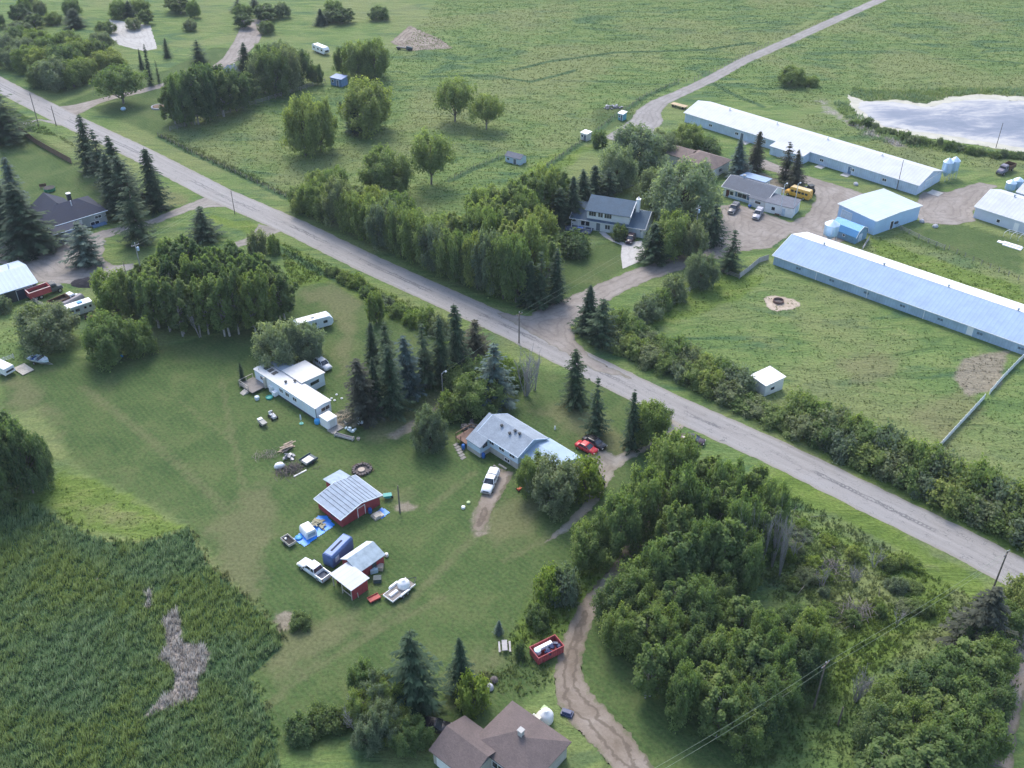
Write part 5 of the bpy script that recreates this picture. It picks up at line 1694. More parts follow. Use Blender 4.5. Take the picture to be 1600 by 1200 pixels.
def rv(label, fx, rx, L=8.0, body=None, name='travel_trailer', cat='camper'):
    loc, rz = place_px(fx, rx)
    t = thing(name, label, cat, loc, rz)
    h = L / 2
    MB().prism_y([(-h, 0.6), (h - 0.5, 0.6), (h, 1.2), (h, 2.1), (h - 0.7, 2.85), (-h + 0.5, 2.85), (-h, 2.5)], -1.2, 1.2).build('body', body or CW, t)
    MB().box(-h + 0.6, h - 0.8, -1.1, 1.1, 2.852, 2.91).build('roof_panel', WHITE, t)
    MB().box(h - 0.01, h + 0.04, -0.8, 0.8, 1.3, 1.95).build('window', GLASS, t)
    for x in (-h + 1.0, -0.5, h - 2.2):
        for s in (-1, 1):
            MB().box(x, x + 0.9, s * 1.22 - 0.022, s * 1.22 + 0.022, 1.5, 2.1).build('window', GLASS, t)
    MB().box(-0.4, 0.3, -0.35, 0.35, 2.912, 3.15).build('roof_vent', OFFWHITE, t)
    MB().tube([(h - 0.2, 0.5, 0.6), (h + 1.2, 0, 0.5), (h - 0.2, -0.5, 0.6)], 0.06, 5).build('hitch', DARK_TRIM, t)
    wheels(t, (-0.3, -1.2), 1.05, 0.36)
    return t


rv('white travel trailer half hidden behind the pale willow', (513, 508), (468, 520), 8.2, M("pale_trailer_siding"))
rv('white motor home far away at the top edge near tall trees', (514, 88), (490, 78), 8.5, None, 'motor_home')
# ---- white truck canopy at left edge and pallet, boat
loc, rz = place_px((20, 588), (-4, 577))
t = thing('enclosed_trailer', 'white enclosed trailer at the left edge next to a bare plank platform', 'trailer', loc, rz)
MB().prism_y([(-2.2, 0.5), (1.9, 0.5), (2.2, 0.8), (2.0, 2.0), (-2.2, 2.0)], -1.05, 1.05).build('body', paint('white_car_paint'), t)
MB().box(-2.1, 1.9, -0.95, 0.95, 2.002, 2.06).build('roof_panel', WHITE, t)
MB().obox((2.135, 0, 1.3), (0.05, 1.7, 0.42), 0, 0).build('window', GLASS, t)
wheels(t, (0.2, -0.8), 0.9, 0.33)
loc, rz = place_px((46, 584), (28, 572))
m = MB()
for k in range(6):
    m.box(-1.9, 1.9, -1.2 + k * 0.41, -0.82 + k * 0.41, 0.16, 0.22)
t = thing('plank_platform', 'low bleached plank platform on grass between white trailer and boat', 'platform', loc, rz)
m.build('planks', PALE_WOOD, t)
MB().box(-1.8, -1.6, -1.2, 1.2, 0, 0.158).box(1.6, 1.8, -1.2, 1.2, 0, 0.158).build('bearer', GREY_WOOD, t)
loc, rz = place_px((76, 570), (50, 564))
t = thing('motor_boat', 'small white and pale blue motor boat on a trailer beside dark bushes', 'boat', loc, rz)
HULL = paint('boat_white_paint', (0.62, 0.72, 0.80))
V, Fs = [], []
secs = [(-2.3, 0.95, 1.15), (-1.0, 1.05, 1.2), (0.6, 0.98, 1.25), (1.6, 0.65, 1.32), (2.4, 0.06, 1.4)]
for x, w, zt in secs:
    V += [(x, -w, zt), (x, -w * 0.8, 0.75), (x, 0, 0.5 + max(0, x - 1) * 0.25), (x, w * 0.8, 0.75), (x, w, zt)]
for i in range(4):
    for k in range(4):
        Fs.append((i * 5 + k, i * 5 + k + 1, (i + 1) * 5 + k + 1, (i + 1) * 5 + k))
Fs.append((0, 1, 2, 3, 4))
MB().add(V, [f[::-1] for f in Fs]).build('hull', HULL, t)
MB().add([(x, s * w * 0.97, zt + 0.01) for x, w, zt in secs[2:] for s in (-1, 1)], [(0, 2, 3, 1), (2, 4, 5, 3)]).build('fore_deck', HULL, t)
MB().box(-2.25, 0.6, -0.8, 0.8, 0.80, 0.86).build('cockpit_floor', BLUE_PL, t)
MB().box(-0.6, -0.1, -0.75, -0.15, 0.861, 1.35).box(-0.6, -0.1, 0.15, 0.75, 0.861, 1.35).box(-2.2, -1.7, -0.8, 0.8, 0.861, 1.2).build('seat', M("pale_seat", (0.55, 0.62, 0.68), 0.6), t)
MB().add([(0.75, -0.85, 1.26), (0.75, 0.85, 1.26), (0.35, 0.75, 1.75), (0.35, -0.75, 1.75)], [(0, 1, 2, 3)]).build('windscreen', GLASS, t)
MB().loft([(-2.35, 0.2, 0.9, 1.6, 0.8), (-2.8, 0.18, 0.5, 1.55, 0.8)]).build('outboard_motor', DARK_TRIM, t)
MB().tube([(-2.0, 0.6, 0.42), (1.0, 0.55, 0.42), (3.3, 0, 0.4), (1.0, -0.55, 0.42), (-2.0, -0.6, 0.42)], 0.06, 5).build('trailer_frame', RIM, t)
wheels(t, (-0.6,), 0.95, 0.3, 0.2)

# ---- flatbed trailer with white dome tank
loc, rz = place_px((640, 914), (609, 938))
t = thing('utility_trailer', 'tandem flatbed trailer with white fenders and plank deck', 'trailer', loc, rz)
MB().box(-2.3, 2.3, -1.0, 1.0, 0.55, 0.65).build('deck', M("grey_decking"), t)
MB().box(-2.35, 2.35, -1.08, -1.002, 0.5, 0.75).box(-2.35, 2.35, 1.002, 1.08, 0.5, 0.75).box(-2.42, -2.352, -1.08, 1.08, 0.5, 0.75).build('side_rail', WHITE, t)
for s in (-1, 1):
    MB().prism_y([(-1.0, 0.76), (1.0, 0.76), (0.75, 1.0), (-0.75, 1.0)], s * 1.24 - 0.15, s * 1.24 + 0.15).build('fender', WHITE, t)
wheels(t, (-0.45, 0.45), 1.24, 0.35, 0.22)
MB().tube([(2.3, 0.8, 0.6), (3.5, 0, 0.55), (2.3, -0.8, 0.6)], 0.07, 5).build('hitch', DARK_TRIM, t)
cs, sn = math.cos(rz), math.sin(rz)


def loc_on(loc, rz, x, y, z):
    return (loc[0] + x * math.cos(rz) - y * math.sin(rz), loc[1] + x * math.sin(rz) + y * math.cos(rz), z)


o = MB().lathe([(0.9, 0), (0.98, 0.25), (0.9, 0.8), (0.55, 1.15), (0.2, 1.25), (0.19, 1.33), (0.02, 1.34)], (0, 0, 0), 20).build('water_tank', WHITE, None, True, loc=loc_on(loc, rz, 0.9, 0, 0.652))
tag(o, 'round white dome topped water tank on the flatbed trailer', 'tank')
o = MB().loft([(-0.75, 0.28, 0, 0.3, 0.85), (0.75, 0.28, 0, 0.3, 0.85)]).build('cargo_box', WHITE, None, False, loc=loc_on(loc, rz, -1.2, 0.05, 0.652), rz=rz)
tag(o, 'long white box lying on the rear of the flatbed trailer', 'box')
# ---- red wagon frame
loc, rz = place_px((593, 933), (577, 941))
t = thing('garden_cart', 'small red garden cart on grass between lean-to and flatbed trailer', 'cart', loc, rz)
CR = M("cart_red_paint", (0.38, 0.06, 0.05), 0.6, 0, 0.2)
MB().box(-0.9, 0.9, -0.5, 0.5, 0.3, 0.36).box(-0.9, 0.9, -0.55, -0.501, 0.3, 0.55).box(-0.9, 0.9, 0.501, 0.55, 0.3, 0.55).box(-0.95, -0.901, -0.55, 0.55, 0.3, 0.55).build('tray', CR, t)
MB().tube([(0.9, 0, 0.35), (1.9, 0.1, 0.25)], 0.04, 5).build('handle', CR, t)
wheels(t, (-0.6, 0.6), 0.5, 0.2, 0.12, False)

# ---- red dumpster with junk
loc, rz = place_px((871, 1013), (837, 1030))
t = thing('dump_bin', 'open red steel bin heaped with white and blue junk beside the dirt track', 'bin', loc, rz)
RB = M("bin_red_steel", (0.40, 0.075, 0.085), 0.55, 0, 0.15, 1.0, 'ribx', 1.0, 0.8, streak=0.4)
L2, H2, W2 = 2.15, 1.5, 1.15
MB().box(-L2, L2, -W2, -W2 + 0.07, 0.15, H2).box(-L2, L2, W2 - 0.07, W2, 0.15, H2).box(-L2, -L2 + 0.07, -W2 + 0.071, W2 - 0.071, 0.15, H2).box(L2 - 0.07, L2, -W2 + 0.071, W2 - 0.071, 0.15, H2).box(-L2 + 0.071, L2 - 0.071, -W2 + 0.071, W2 - 0.071, 0.15, 0.25).build('body', RB, t)
MB().box(-L2 - 0.05, L2 + 0.05, -W2 - 0.06, -W2 + 0.05, H2 + 0.002, H2 + 0.1).box(-L2 - 0.05, L2 + 0.05, W2 - 0.05, W2 + 0.06, H2 + 0.002, H2 + 0.1).box(-L2 - 0.05, -L2 + 0.08, -W2 + 0.051, W2 - 0.051, H2 + 0.002, H2 + 0.1).box(L2 - 0.08, L2 + 0.05, -W2 + 0.051, W2 - 0.051, H2 + 0.002, H2 + 0.1).build('rim', RB, t)
for x in (-1.2, 0, 1.2):
    MB().box(x - 0.06, x + 0.06, -W2 - 0.08, -W2 - 0.001, 0.2, H2).build('stake', RB, t)
MB().box(-1.9, -1.6, -1, 1, 0, 0.148).box(1.6, 1.9, -1, 1, 0, 0.148).build('runner', DARK_TRIM, t)
o = MB().loft([(-1.6, 0.35, 0, 0.5, 0.9), (1.2, 0.35, 0, 0.5, 0.9)]).build('packing_crate', WHITE, None, loc=loc_on(loc, rz, -0.1, 0.45, 1.02), rz=rz)
tag(o, 'long white panel box lying along one side of the red bin', 'junk')
o = MB().lathe([(0.5, 0), (0.55, 0.2), (0.5, 0.75), (0.1, 0.85)], (0, 0, 0), 9).build('appliance_shell', M("pale_ice_plastic", (0.5, 0.62, 0.68), 0.5), None, loc=loc_on(loc, rz, -1.5, 0.1, 0.95), rz=rz)
tag(o, 'pale rounded appliance shell in the near end of the red bin', 'junk')
m = MB()
rg = random.Random(3)
for k in range(14):
    m.obox((rg.uniform(-0.9, 1.9), rg.uniform(-0.85, 0.05), 0.7 + rg.uniform(0, 0.6)), (rg.uniform(0.3, 0.9), rg.uniform(0.2, 0.5), rg.uniform(0.2, 0.5)), rg.uniform(0, 3), rg.uniform(-0.6, 0.6))
o = m.build('junk_heap', M("navy_bags", (0.03, 0.05, 0.13), 0.4, 0, 0.3), None, loc=(loc[0], loc[1], 0), rz=rz)
tag(o, 'heap of dark blue bags and boards filling the red bin', 'junk', None, 'stuff')

# ---- picnic table
loc, rz = place_px((788, 1006), (789, 1021))
t = thing('picnic_table', 'grey plank picnic table with two benches near the small trees', 'table', loc, rz)
MB().box(-0.95, 0.95, -0.38, 0.38, 0.70, 0.76).build('tabletop', M("silver_grey_planks", (0.42, 0.40, 0.39), 0.8, 0, 0.15, 1, 'riby', 3), t)
for s in (-1, 1):
    MB().box(-0.95, 0.95, s * 0.75 - 0.13, s * 0.75 + 0.13, 0.42, 0.47).build('bench', M("silver_grey_planks"), t)
for s in (-1, 1):
    MB().tube([(s * 0.65, -0.75, 0.0), (s * 0.65, -0.2, 0.69)], 0.05, 4).tube([(s * 0.65, 0.75, 0.0), (s * 0.65, 0.2, 0.69)], 0.05, 4).box(s * 0.65 - 0.04, s * 0.65 + 0.04, -0.85, 0.85, 0.34, 0.415).build('leg', GREY_WOOD, t)

# ---- tarp with small camper shell and pallet heap, cart at its end
ZT = 0.03


def tarp(label, poly, mat, seed):
    P = PW(poly)
    c = P.mean(0)
    lo, hi = P.min(0), P.max(0)
    cell = 0.22
    xs, ys = np.arange(lo[0], hi[0] + cell, cell), np.arange(lo[1], hi[1] + cell, cell)
    GX, GY = np.meshgrid(xs, ys)
    d = sdf(P, GX, GY) + 0.05 * fbm(GX, GY, 1.5, seed)
    idx = np.arange(GX.size).reshape(GX.shape)
    ins = d < 0
    q = ins[:-1, :-1] & ins[1:, :-1] & ins[:-1, 1:] & ins[1:, 1:]
    jj, ii = np.nonzero(q)
    Q = np.stack([idx[jj, ii], idx[jj, ii + 1], idx[jj + 1, ii + 1], idx[jj + 1, ii]], 1)
    Z = 0.07 + 0.035 * fbm(GX, GY, 0.9, seed + 1)
    used = np.unique(Q)
    rm = -np.ones(GX.size, int)
    rm[used] = np.arange(len(used))
    me = np_mesh("ground_tarp", np.stack([GX.ravel()[used] - c[0], GY.ravel()[used] - c[1], Z.ravel()[used]], 1), rm[Q], True)
    me.materials.append(mat)
    o = bpy.data.objects.new("ground_tarp", me)
    COL.objects.link(o)
    o.location = (c[0], c[1], 0)
    tag(o, label, 'tarp')


TARP = M("blue_poly_tarp", (0.012, 0.24, 0.78), 0.4, 0, 0.18, 0.9)
tarp('long bright blue tarp spread on grass between the big red shed and small cart', [(456, 843), (498, 805), (512, 806), (525, 821), (476, 856)], TARP, 3)
tarp('small bright blue tarp over boards beside the red shed door', [(584, 803), (597, 792), (611, 801), (597, 812)], TARP, 5)
o = MB().box(-0.9, 0.9, -0.7, 0.7, 0, 0.35).box(-0.7, 0.3, -0.6, 0.6, 0.351, 0.55).build('board_stack', PALE_WOOD, None, loc=W(590, 807), rz=0.7)
tag(o, 'short stack of pale boards at the edge of the small blue tarp', 'lumber')
loc, rz = place_px((496, 836), (469, 822))
loc = tuple(W(482, 834))
t = thing('truck_canopy', 'white truck canopy with a grey window standing on the blue tarp', 'canopy', (loc[0], loc[1], 0.1), math.radians(-52))
MB().loft([(-1.25, 0.95, 0.0, 1.25, 0.86), (-1.15, 0.98, 0.0, 1.4, 0.86), (1.15, 0.98, 0.0, 1.4, 0.86), (1.25, 0.95, 0.0, 1.25, 0.86)]).build('shell', WHITE, t)
MB().box(-0.9, 0.85, -0.5, 0.5, 1.402, 1.45).build('roof_panel', M("grey_glass", (0.30, 0.36, 0.42), 0.3), t)
MB().box(1.252, 1.29, -0.65, 0.65, 0.35, 1.0).build('window', M("sky_pane", (0.35, 0.45, 0.55), 0.15), t)
m = MB()
rg = random.Random(8)
for k in range(16):
    m.obox((rg.uniform(-0.9, 0.9), rg.uniform(-0.7, 0.7), 0.12 + 0.035 * k), (rg.uniform(0.9, 1.9), rg.uniform(0.15, 0.5), 0.05), rg.uniform(-0.4, 0.4) + (1.57 if k % 3 == 0 else 0), rg.uniform(-0.08, 0.08))
o = m.build('board_stack', M("mossy_boards", (0.30, 0.28, 0.19), 0.85, 0, 0.3, 2.0), None, loc=W(500, 820), rz=-0.7)
tag(o, 'untidy stack of mossy boards on the long blue tarp', 'lumber')
o = MB().lathe([(0.55, 0), (0.6, 0.15), (0.5, 0.2), (0.05, 0.28)], (0, 0, 0), 16).build('pool_lid', M("bright_blue_plastic"), None, True, loc=tuple(W(467, 841) + Vector((0, 0, 0.1))))
tag(o, 'round light blue lid lying at the near end of the long blue tarp', 'lid')
loc, rz = place_px((459, 855), (444, 842))
t = thing('small_trailer', 'small wooden sided cart with a dark bed at the end of the blue tarp', 'trailer', loc, rz)
MB().box(-1.2, 1.2, -0.7, -0.62, 0.4, 0.85).box(-1.2, 1.2, 0.62, 0.7, 0.4, 0.85).box(-1.2, -1.12, -0.619, 0.619, 0.4, 0.85).box(1.12, 1.2, -0.619, 0.619, 0.4, 0.85).build('side_board', PALE_WOOD, t)
MB().box(-1.119, 1.119, -0.619, 0.619, 0.4, 0.46).build('bed', BLACK, t)
wheels(t, (0,), 0.78, 0.3, 0.18, False)
o = MB().lathe([(0.18, 0), (0.2, 0.2), (0.17, 0.3), (0.03, 0.32)], (0, 0, 0), 10).build('white_pail', WHITE, None, loc=tuple(W(447, 846) + Vector((0, 0, 0.462))))
tag(o, 'white pail standing in the dark bed of the small cart', 'pail')

# ---- brush pile with scrap, and things round it
m = MB()
rg = random.Random(12)
for k in range(170):
    x, y = rg.gauss(0, 1.5), rg.gauss(0, 0.7)
    a = rg.uniform(0, 6.28)
    L = rg.uniform(0.6, 2.2)
    z = max(0.05, 0.75 - 0.18 * x * x * 0.5 - 0.5 * y * y) * rg.uniform(0.3, 1.1)
    m.tube([(x, y, z), (x + L * math.cos(a), y + L * math.sin(a), max(0.04, z + rg.uniform(-0.3, 0.35)))], [0.05, 0.02], 4, False)
o = m.build('brush_pile', M("dead_branches", (0.15, 0.125, 0.11), 0.9, 0, 0.3, 2), None, loc=W(452, 736), rz=0.35)
tag(o, 'long heap of dark dead branches west of the big red shed', 'brush pile', None, 'stuff')
o = MB().lathe([(0.9, 0), (1.0, 0.3), (0.7, 0.8), (0.2, 0.95)], (0, 0, 0), 11, 0.7).build('wrapped_bale', WHITE, None, True, loc=W(437, 730), rz=0.4)
tag(o, 'white plastic wrapped lump at the left end of the branch heap', 'bale')
m = MB()
for k in range(26):
    m.obox((rg.uniform(-1.3, 1.3), rg.uniform(-0.6, 0.6), 0.08 + 0.03 * k), (rg.uniform(0.8, 2.2), rg.uniform(0.1, 0.3), 0.06), rg.uniform(-0.5, 0.5), rg.uniform(-0.2, 0.2))
o = m.build('lumber_pile', M("pale_scrap_wood", (0.42, 0.33, 0.25), 0.85, 0, 0.3, 2), None, loc=W(447, 702), rz=0.75)
tag(o, 'pile of pale splintered boards above the branch heap', 'lumber')
m = MB()
for k in range(12):
    m.obox((rg.uniform(-0.8, 0.8), rg.uniform(-0.6, 0.6), 0.2 + 0.05 * k), (rg.uniform(0.4, 1.0), rg.uniform(0.3, 0.7), 0.12), rg.uniform(0, 3), rg.uniform(-0.5, 0.5))
o = m.build('scrap_heap', M("grey_scrap_metal", (0.20, 0.21, 0.24), 0.4, 0.4, 0.3, 2), None, loc=W(452, 716), rz=0.3)
tag(o, 'jumble of grey scrap metal between board pile and branch heap', 'scrap')
m = MB()
for k in range(90):
    x, y = rg.gauss(0, 1.4), rg.gauss(0, 0.6)
    a = rg.uniform(0, 6.28)
    m.tube([(x, y, rg.uniform(0.05, 0.5)), (x + 0.9 * math.cos(a), y + 0.9 * math.sin(a), rg.uniform(0.04, 0.5))], [0.035, 0.015], 4, False)
o = m.build('brush_pile', M("pale_twigs", (0.27, 0.235, 0.185), 0.9, 0, 0.3, 2), None, loc=W(417, 712), rz=0.3)
tag(o, 'low heap of pale dry twigs left of the board pile', 'brush pile', None, 'stuff')
for (x, y, wd, lab) in ((1218, 842, 3.0, 'grey tangle of fallen branches at the grove edge of the clearing'), (1170, 868, 2.2, 'smaller grey tangle of fallen branches deep beside the grove'), (1290, 892, 2.0, 'bleached branch heap in the middle of the clearing'), (1336, 962, 1.8, 'pale branch heap near the wires in the clearing')):
    m = MB()
    rg = random.Random(x)
    for k in range(110):
        px_, py_ = rg.gauss(0, wd), rg.gauss(0, wd * 0.5)
        a = rg.uniform(0, 6.28)
        L = rg.uniform(0.6, 2.6)
        m.tube([(px_, py_, rg.uniform(0.1, 1.1)), (px_ + L * math.cos(a), py_ + L * math.sin(a), rg.uniform(0.1, 1.3))], [0.06, 0.02], 4, False)
    o = m.build('brush_pile', M("bleached_branches", (0.20, 0.18, 0.16), 0.9, 0, 0.3, 2), None, loc=W(x, y), rz=0.5)
    tag(o, lab, 'brush pile', None, 'stuff')
loc, rz = place_px((492, 715), (473, 727))
t = thing('utility_cart', 'dark flat cart with a square pale sheet on top beside the branch heap', 'trailer', loc, rz)
MB().box(-1.3, 1.3, -1.0, 1.0, 0.35, 0.5).box(-1.3, 1.3, -1.05, -1.001, 0.35, 0.75).box(-1.3, 1.3, 1.001, 1.05, 0.35, 0.75).build('deck', M("dark_green_steel", (0.05, 0.08, 0.09), 0.6), t)
wheels(t, (0,), 1.15, 0.3, 0.18, False)
o = MB().box(-0.85, 0.85, -0.7, 0.7, 0, 0.08).build('white_sheet', M("pale_mauve_sheet", (0.62, 0.58, 0.60), 0.5), None, loc=loc_on(loc, rz, -0.15, 0.0, 0.502), rz=rz)
tag(o, 'square pale sheet lying on the dark flat cart', 'sheet')
o = MB().box(-1.3, 1.3, -0.12, 0.12, 0.0, 0.14).build('white_beam', OFFWHITE, None, loc=W(469, 740), rz=0.75)
tag(o, 'white beam lying on grass at the right end of the branch heap', 'beam')

# ---- fire ring near the red shed, paddock bale ring
m = MB()
rg = random.Random(5)
for k in range(18):
    a = k / 18 * 6.283
    r = 1.45 + rg.uniform(-0.1, 0.1)
    m.obox((r * math.cos(a), r * math.sin(a), 0.22), (0.5, 0.35, 0.42), a + rg.uniform(-0.4, 0.4), rg.uniform(-0.25, 0.25))
o = thing('fire_pit', 'round fire pit of dark stones and logs behind the big red shed', 'fire pit', W(566, 735), 0)
m.build('stone_ring', M("sooty_stone", (0.14, 0.12, 0.115), 0.95, 0, 0.4, 2), o)
MB().lathe([(1.35, 0.0), (1.3, 0.06), (0.02, 0.07)], (0, 0, 0.03), 16).build('ash_bed', M("dark_ash", (0.11, 0.095, 0.09), 0.95, 0, 0.3, 2), o)
m = MB()
for k in range(22):
    a = rg.uniform(0, 6.28)
    r = rg.uniform(1.5, 2.1)
    b2 = a + rg.uniform(-0.6, 0.6)
    m.tube([(r * math.cos(a), r * math.sin(a), 0.1), (r * math.cos(b2), r * math.sin(b2), rg.uniform(0.1, 0.5))], 0.06, 5)
m.build('logs', BROWN, o)
MB().lathe([(0.62, 0.1), (0.62, 0.35), (0.55, 0.4), (0.02, 0.41)], (-0.1, -0.15, 0), 14).build('stump_table', M("cut_stump", (0.46, 0.38, 0.31), 0.85), o)
o = thing('bale_feeder', 'rusty round feeder ring on a worn sandy patch in the paddock', 'feeder', W(1216, 472))
MB().lathe([(1.15, 0.02), (1.2, 0.05), (1.2, 0.55), (1.15, 0.6), (1.05, 0.6), (1.0, 0.3), (1.0, 0.06)], (0, 0, 0), 22).build('ring', M("rusty_ring", (0.16, 0.10, 0.085), 0.8, 0.2, 0.2), o)
MB().lathe([(0.95, 0.0), (0.9, 0.08), (0.02, 0.1)], (0, 0, 0.045), 14).build('ash_bed', M("dark_ash"), o)
th_ = np.linspace(0, 2 * math.pi, 20, endpoint=False)
c_ = W(1217, 474)
sheet('sandy_patch', [np.stack([c_.x + 3.9 * np.cos(th_) + 0.8 * np.cos(2 * th_), c_.y + 3.4 * np.sin(th_)], 1)], 0.024, gravel_mat("sandy_soil", (0.36, 0.29, 0.22), (0.46, 0.38, 0.30), (0.52, 0.45, 0.37), weed=0.5), 0.35, 0.5, 2.5, 25)
# ---- black topsoil pile
xs = np.linspace(-4.6, 4.6, 44)
ys = np.linspace(-2.6, 2.6, 26)
GX, GY = np.meshgrid(xs, ys)
r2 = np.sqrt((GX / 4.3) ** 2 + (GY / 2.4) ** 2) + 0.10 * fbm(GX, GY, 3, 2)
Z = np.clip(1.0 - r2, 0, 1) ** 0.7 * 1.3 + np.where(r2 < 1, 0.16 * fbm(GX, GY, 1.2, 7), 0) - 0.02
idx = np.arange(GX.size).reshape(GX.shape)
me = np_mesh('soil_heap', np.stack([GX.ravel(), GY.ravel(), Z.ravel()], 1), np.stack([idx[:-1, :-1].ravel(), idx[:-1, 1:].ravel(), idx[1:, 1:].ravel(), idx[1:, :-1].ravel()], 1), False)
me.materials.append(M("black_topsoil", (0.026, 0.024, 0.030), 0.95, 0, 0.4, 1.5))
o = bpy.data.objects.new('soil_heap', me)
COL.objects.link(o)
o.location = W(140, 442)
tag(o, 'low oval heap of black topsoil on the farmyard gravel', 'soil heap')

# ---- feed bins


def feed_bin(label, base, top_y, r, mat, legs=True, group=None):
    p = W(*base)
    H = height_at(p, top_y)
    t = thing('feed_bin', label, 'feed bin', (p.x, p.y, 0), 0.3, group)
    z0 = H * 0.40
    MB().lathe([(r * 0.25, z0 * 0.45), (r, z0), (r, H * 0.82), (r * 1.03, H * 0.825)], (0, 0, 0), 18).build('hopper', mat, t)
    MB().lathe([(r * 1.06, H * 0.826), (r * 0.55, H * 0.93), (r * 0.15, H), (0.02, H * 1.005)], (0, 0, 0), 18).build('lid', M("pale_bin_lid", (0.55, 0.68, 0.80), 0.35, 0.3), t)
    for k in range(6):
        a = k * math.pi / 3
        MB().tube([(r * 1.0 * math.cos(a), r * 1.0 * math.sin(a), 0), (r * 1.0 * math.cos(a), r * 1.0 * math.sin(a), H * 0.8)], 0.07, 4).build('leg', M("galvanised_leg", (0.5, 0.58, 0.66), 0.4, 0.4), t)
    m = MB()
    for s in (-0.2, 0.2):
        m.tube([(r * 1.08, s, 0.3), (r * 1.08, s, H * 0.83)], 0.03, 4)
    m.build('ladder', M("galvanised_leg"), t)
    return t


BIN = M("pale_blue_bin_steel", (0.38, 0.56, 0.74), 0.35, 0.3, 0.06, 0.8, 'lap', 1.6, 0.3, 0.6)
feed_bin('pale blue feed bin on legs beside the gambrel shed', (1295, 379), 344, 1.75, BIN)
feed_bin('left of the twin feed bins at the end of the white roofed barn', (1475, 281), 247, 1.35, BIN, group='twin bins by the upper barn')
feed_bin('right of the twin feed bins at the end of the white roofed barn', (1486, 277), 245, 1.35, BIN, group='twin bins by the upper barn')
feed_bin('left of the two blue feed bins at the right edge', (1575, 304), 281, 1.3, BIN, group='bins at the right edge')
feed_bin('right of the two blue feed bins at the right edge', (1586, 301), 277, 1.3, BIN, group='bins at the right edge')

# ---- white lumber and hoop frame by the right barn
loc = W(1578, 383)
o = thing('panel_stack', 'stack of long white panels on grass below the right barn', 'panels', loc, -0.75)
for k, (x, y, L_, w_, z) in enumerate([(0, 0, 6.0, 1.2, 0), (0.8, -0.9, 4.5, 0.8, 0), (0.5, 0.2, 4.5, 1.0, 0.16)]):
    MB().box(x - L_ / 2, x + L_ / 2, y - w_ / 2, y + w_ / 2, z, z + 0.155).build('panel', WHITE, o)
loc = W(1592, 374)
o = thing('hoop_frame', 'white tubular greenhouse hoops standing behind the white panels', 'frame', loc, -0.72)
for k in range(5):
    x = -3.5 + k * 1.8
    MB().tube([(x, -1.1, 0), (x, -1.0, 1.0), (x + 0.4, -0.4, 1.6), (x + 0.6, 0.5, 1.6), (x + 0.7, 1.1, 0.9), (x + 0.7, 1.2, 0)], 0.05, 5).build('hoop', WHITE, o)
MB().tube([(-3.1, -0.4, 1.62), (4.1, -0.4, 1.62)], 0.045, 5).tube([(-3.0, 0.5, 1.62), (4.3, 0.5, 1.62)], 0.045, 5).build('rail', WHITE, o)
for px, lab in (((1461, 355), 'pale boulder at the edge of the gravel yard'), ((1337, 289), 'grey boulder on grass before the white roofed barn'), ((1440, 347), 'flat grey stone at the yard edge beside the workshop')):
    o = MB().lathe([(0.7, 0), (0.85, 0.25), (0.7, 0.6), (0.3, 0.8), (0.05, 0.82)], (0, 0, 0), 7, 0.75).build('boulder', M("pale_rock", (0.42, 0.42, 0.45), 0.9, 0, 0.2), None, loc=W(*px), rz=px[0])
    tag(o, lab, 'rock')

# ---- small things round the mobile home
loc, rz = place_px((431, 657), (422, 648))
t = thing('riding_mower', 'pale riding mower standing on the lawn below the mobile home', 'mower', loc, rz)
MB().loft([(1.0, 0.4, 0.35, 0.75, 0.8), (0.3, 0.45, 0.35, 0.95, 0.8)]).build('hood', M("pale_grey_paint", (0.5, 0.5, 0.5), 0.5), t)
MB().box(-0.8, -0.1, -0.4, 0.4, 0.55, 0.68).box(-0.85, -0.72, -0.4, 0.4, 0.681, 1.15).build('seat', OFFWHITE, t)
MB().box(-0.9, 0.7, -0.55, 0.55, 0.22, 0.34).build('mower_deck', DARK_TRIM, t)
MB().tube([(0.25, 0, 0.9), (0.0, 0, 1.25)], 0.04, 5).lathe([(0.22, 1.25), (0.22, 1.29)], (0, 0, 0), 10).build('steering_wheel', BLACK, t)
wheels(t, (0.75, -0.6), 0.55, 0.28, 0.2, False)
loc, rz = place_px((415, 668), (407, 661))
t = thing('garden_cart', 'grey two wheeled garden cart on the lawn left of the pale mower', 'cart', loc, rz)
MB().prism_y([(-0.9, 0.45), (0.7, 0.45), (1.0, 0.95), (-1.0, 0.95)], -0.5, 0.5).build('tub', M("grey_tub", (0.30, 0.30, 0.28), 0.6), t)
MB().box(-1.2, -0.5, -0.45, 0.45, 0.96, 1.1).build('lid', OFFWHITE, t)
MB().tube([(0.9, 0.2, 0.6), (1.7, 0.1, 0.3)], 0.04, 5).build('handle', DARK_TRIM, t)
wheels(t, (0,), 0.6, 0.3, 0.14, False)
o = MB().lathe([(0.62, 0), (0.7, 0.3), (0.6, 0.36), (0.5, 0.2)], (0, 0, 0), 14).build('paddling_pool', M("teal_plastic"), None, loc=W(421, 622))
tag(o, 'teal tub beside the deck of the mobile home', 'tub')
o = MB().lathe([(0.42, 0), (0.5, 0.5), (0.4, 0.7), (0.1, 0.72)], (0, 0, 0), 12).build('plastic_barrel', M("pale_seat"), None, loc=W(402, 624))
tag(o, 'pale blue barrel beside the steps of the mobile home deck', 'barrel')
o = MB().lathe([(0.55, 0), (0.6, 0.4), (0.5, 0.8), (0.1, 0.85)], (0, 0, 0), 12).build('plastic_barrel', M("bright_blue_plastic"), None, loc=W(496, 661))
tag(o, 'bright blue barrel at the near corner of the mobile home', 'barrel')
t = thing('patio_umbrella', 'folded pale umbrella on a teal base on the lawn before the mobile home', 'umbrella', W(471, 662))
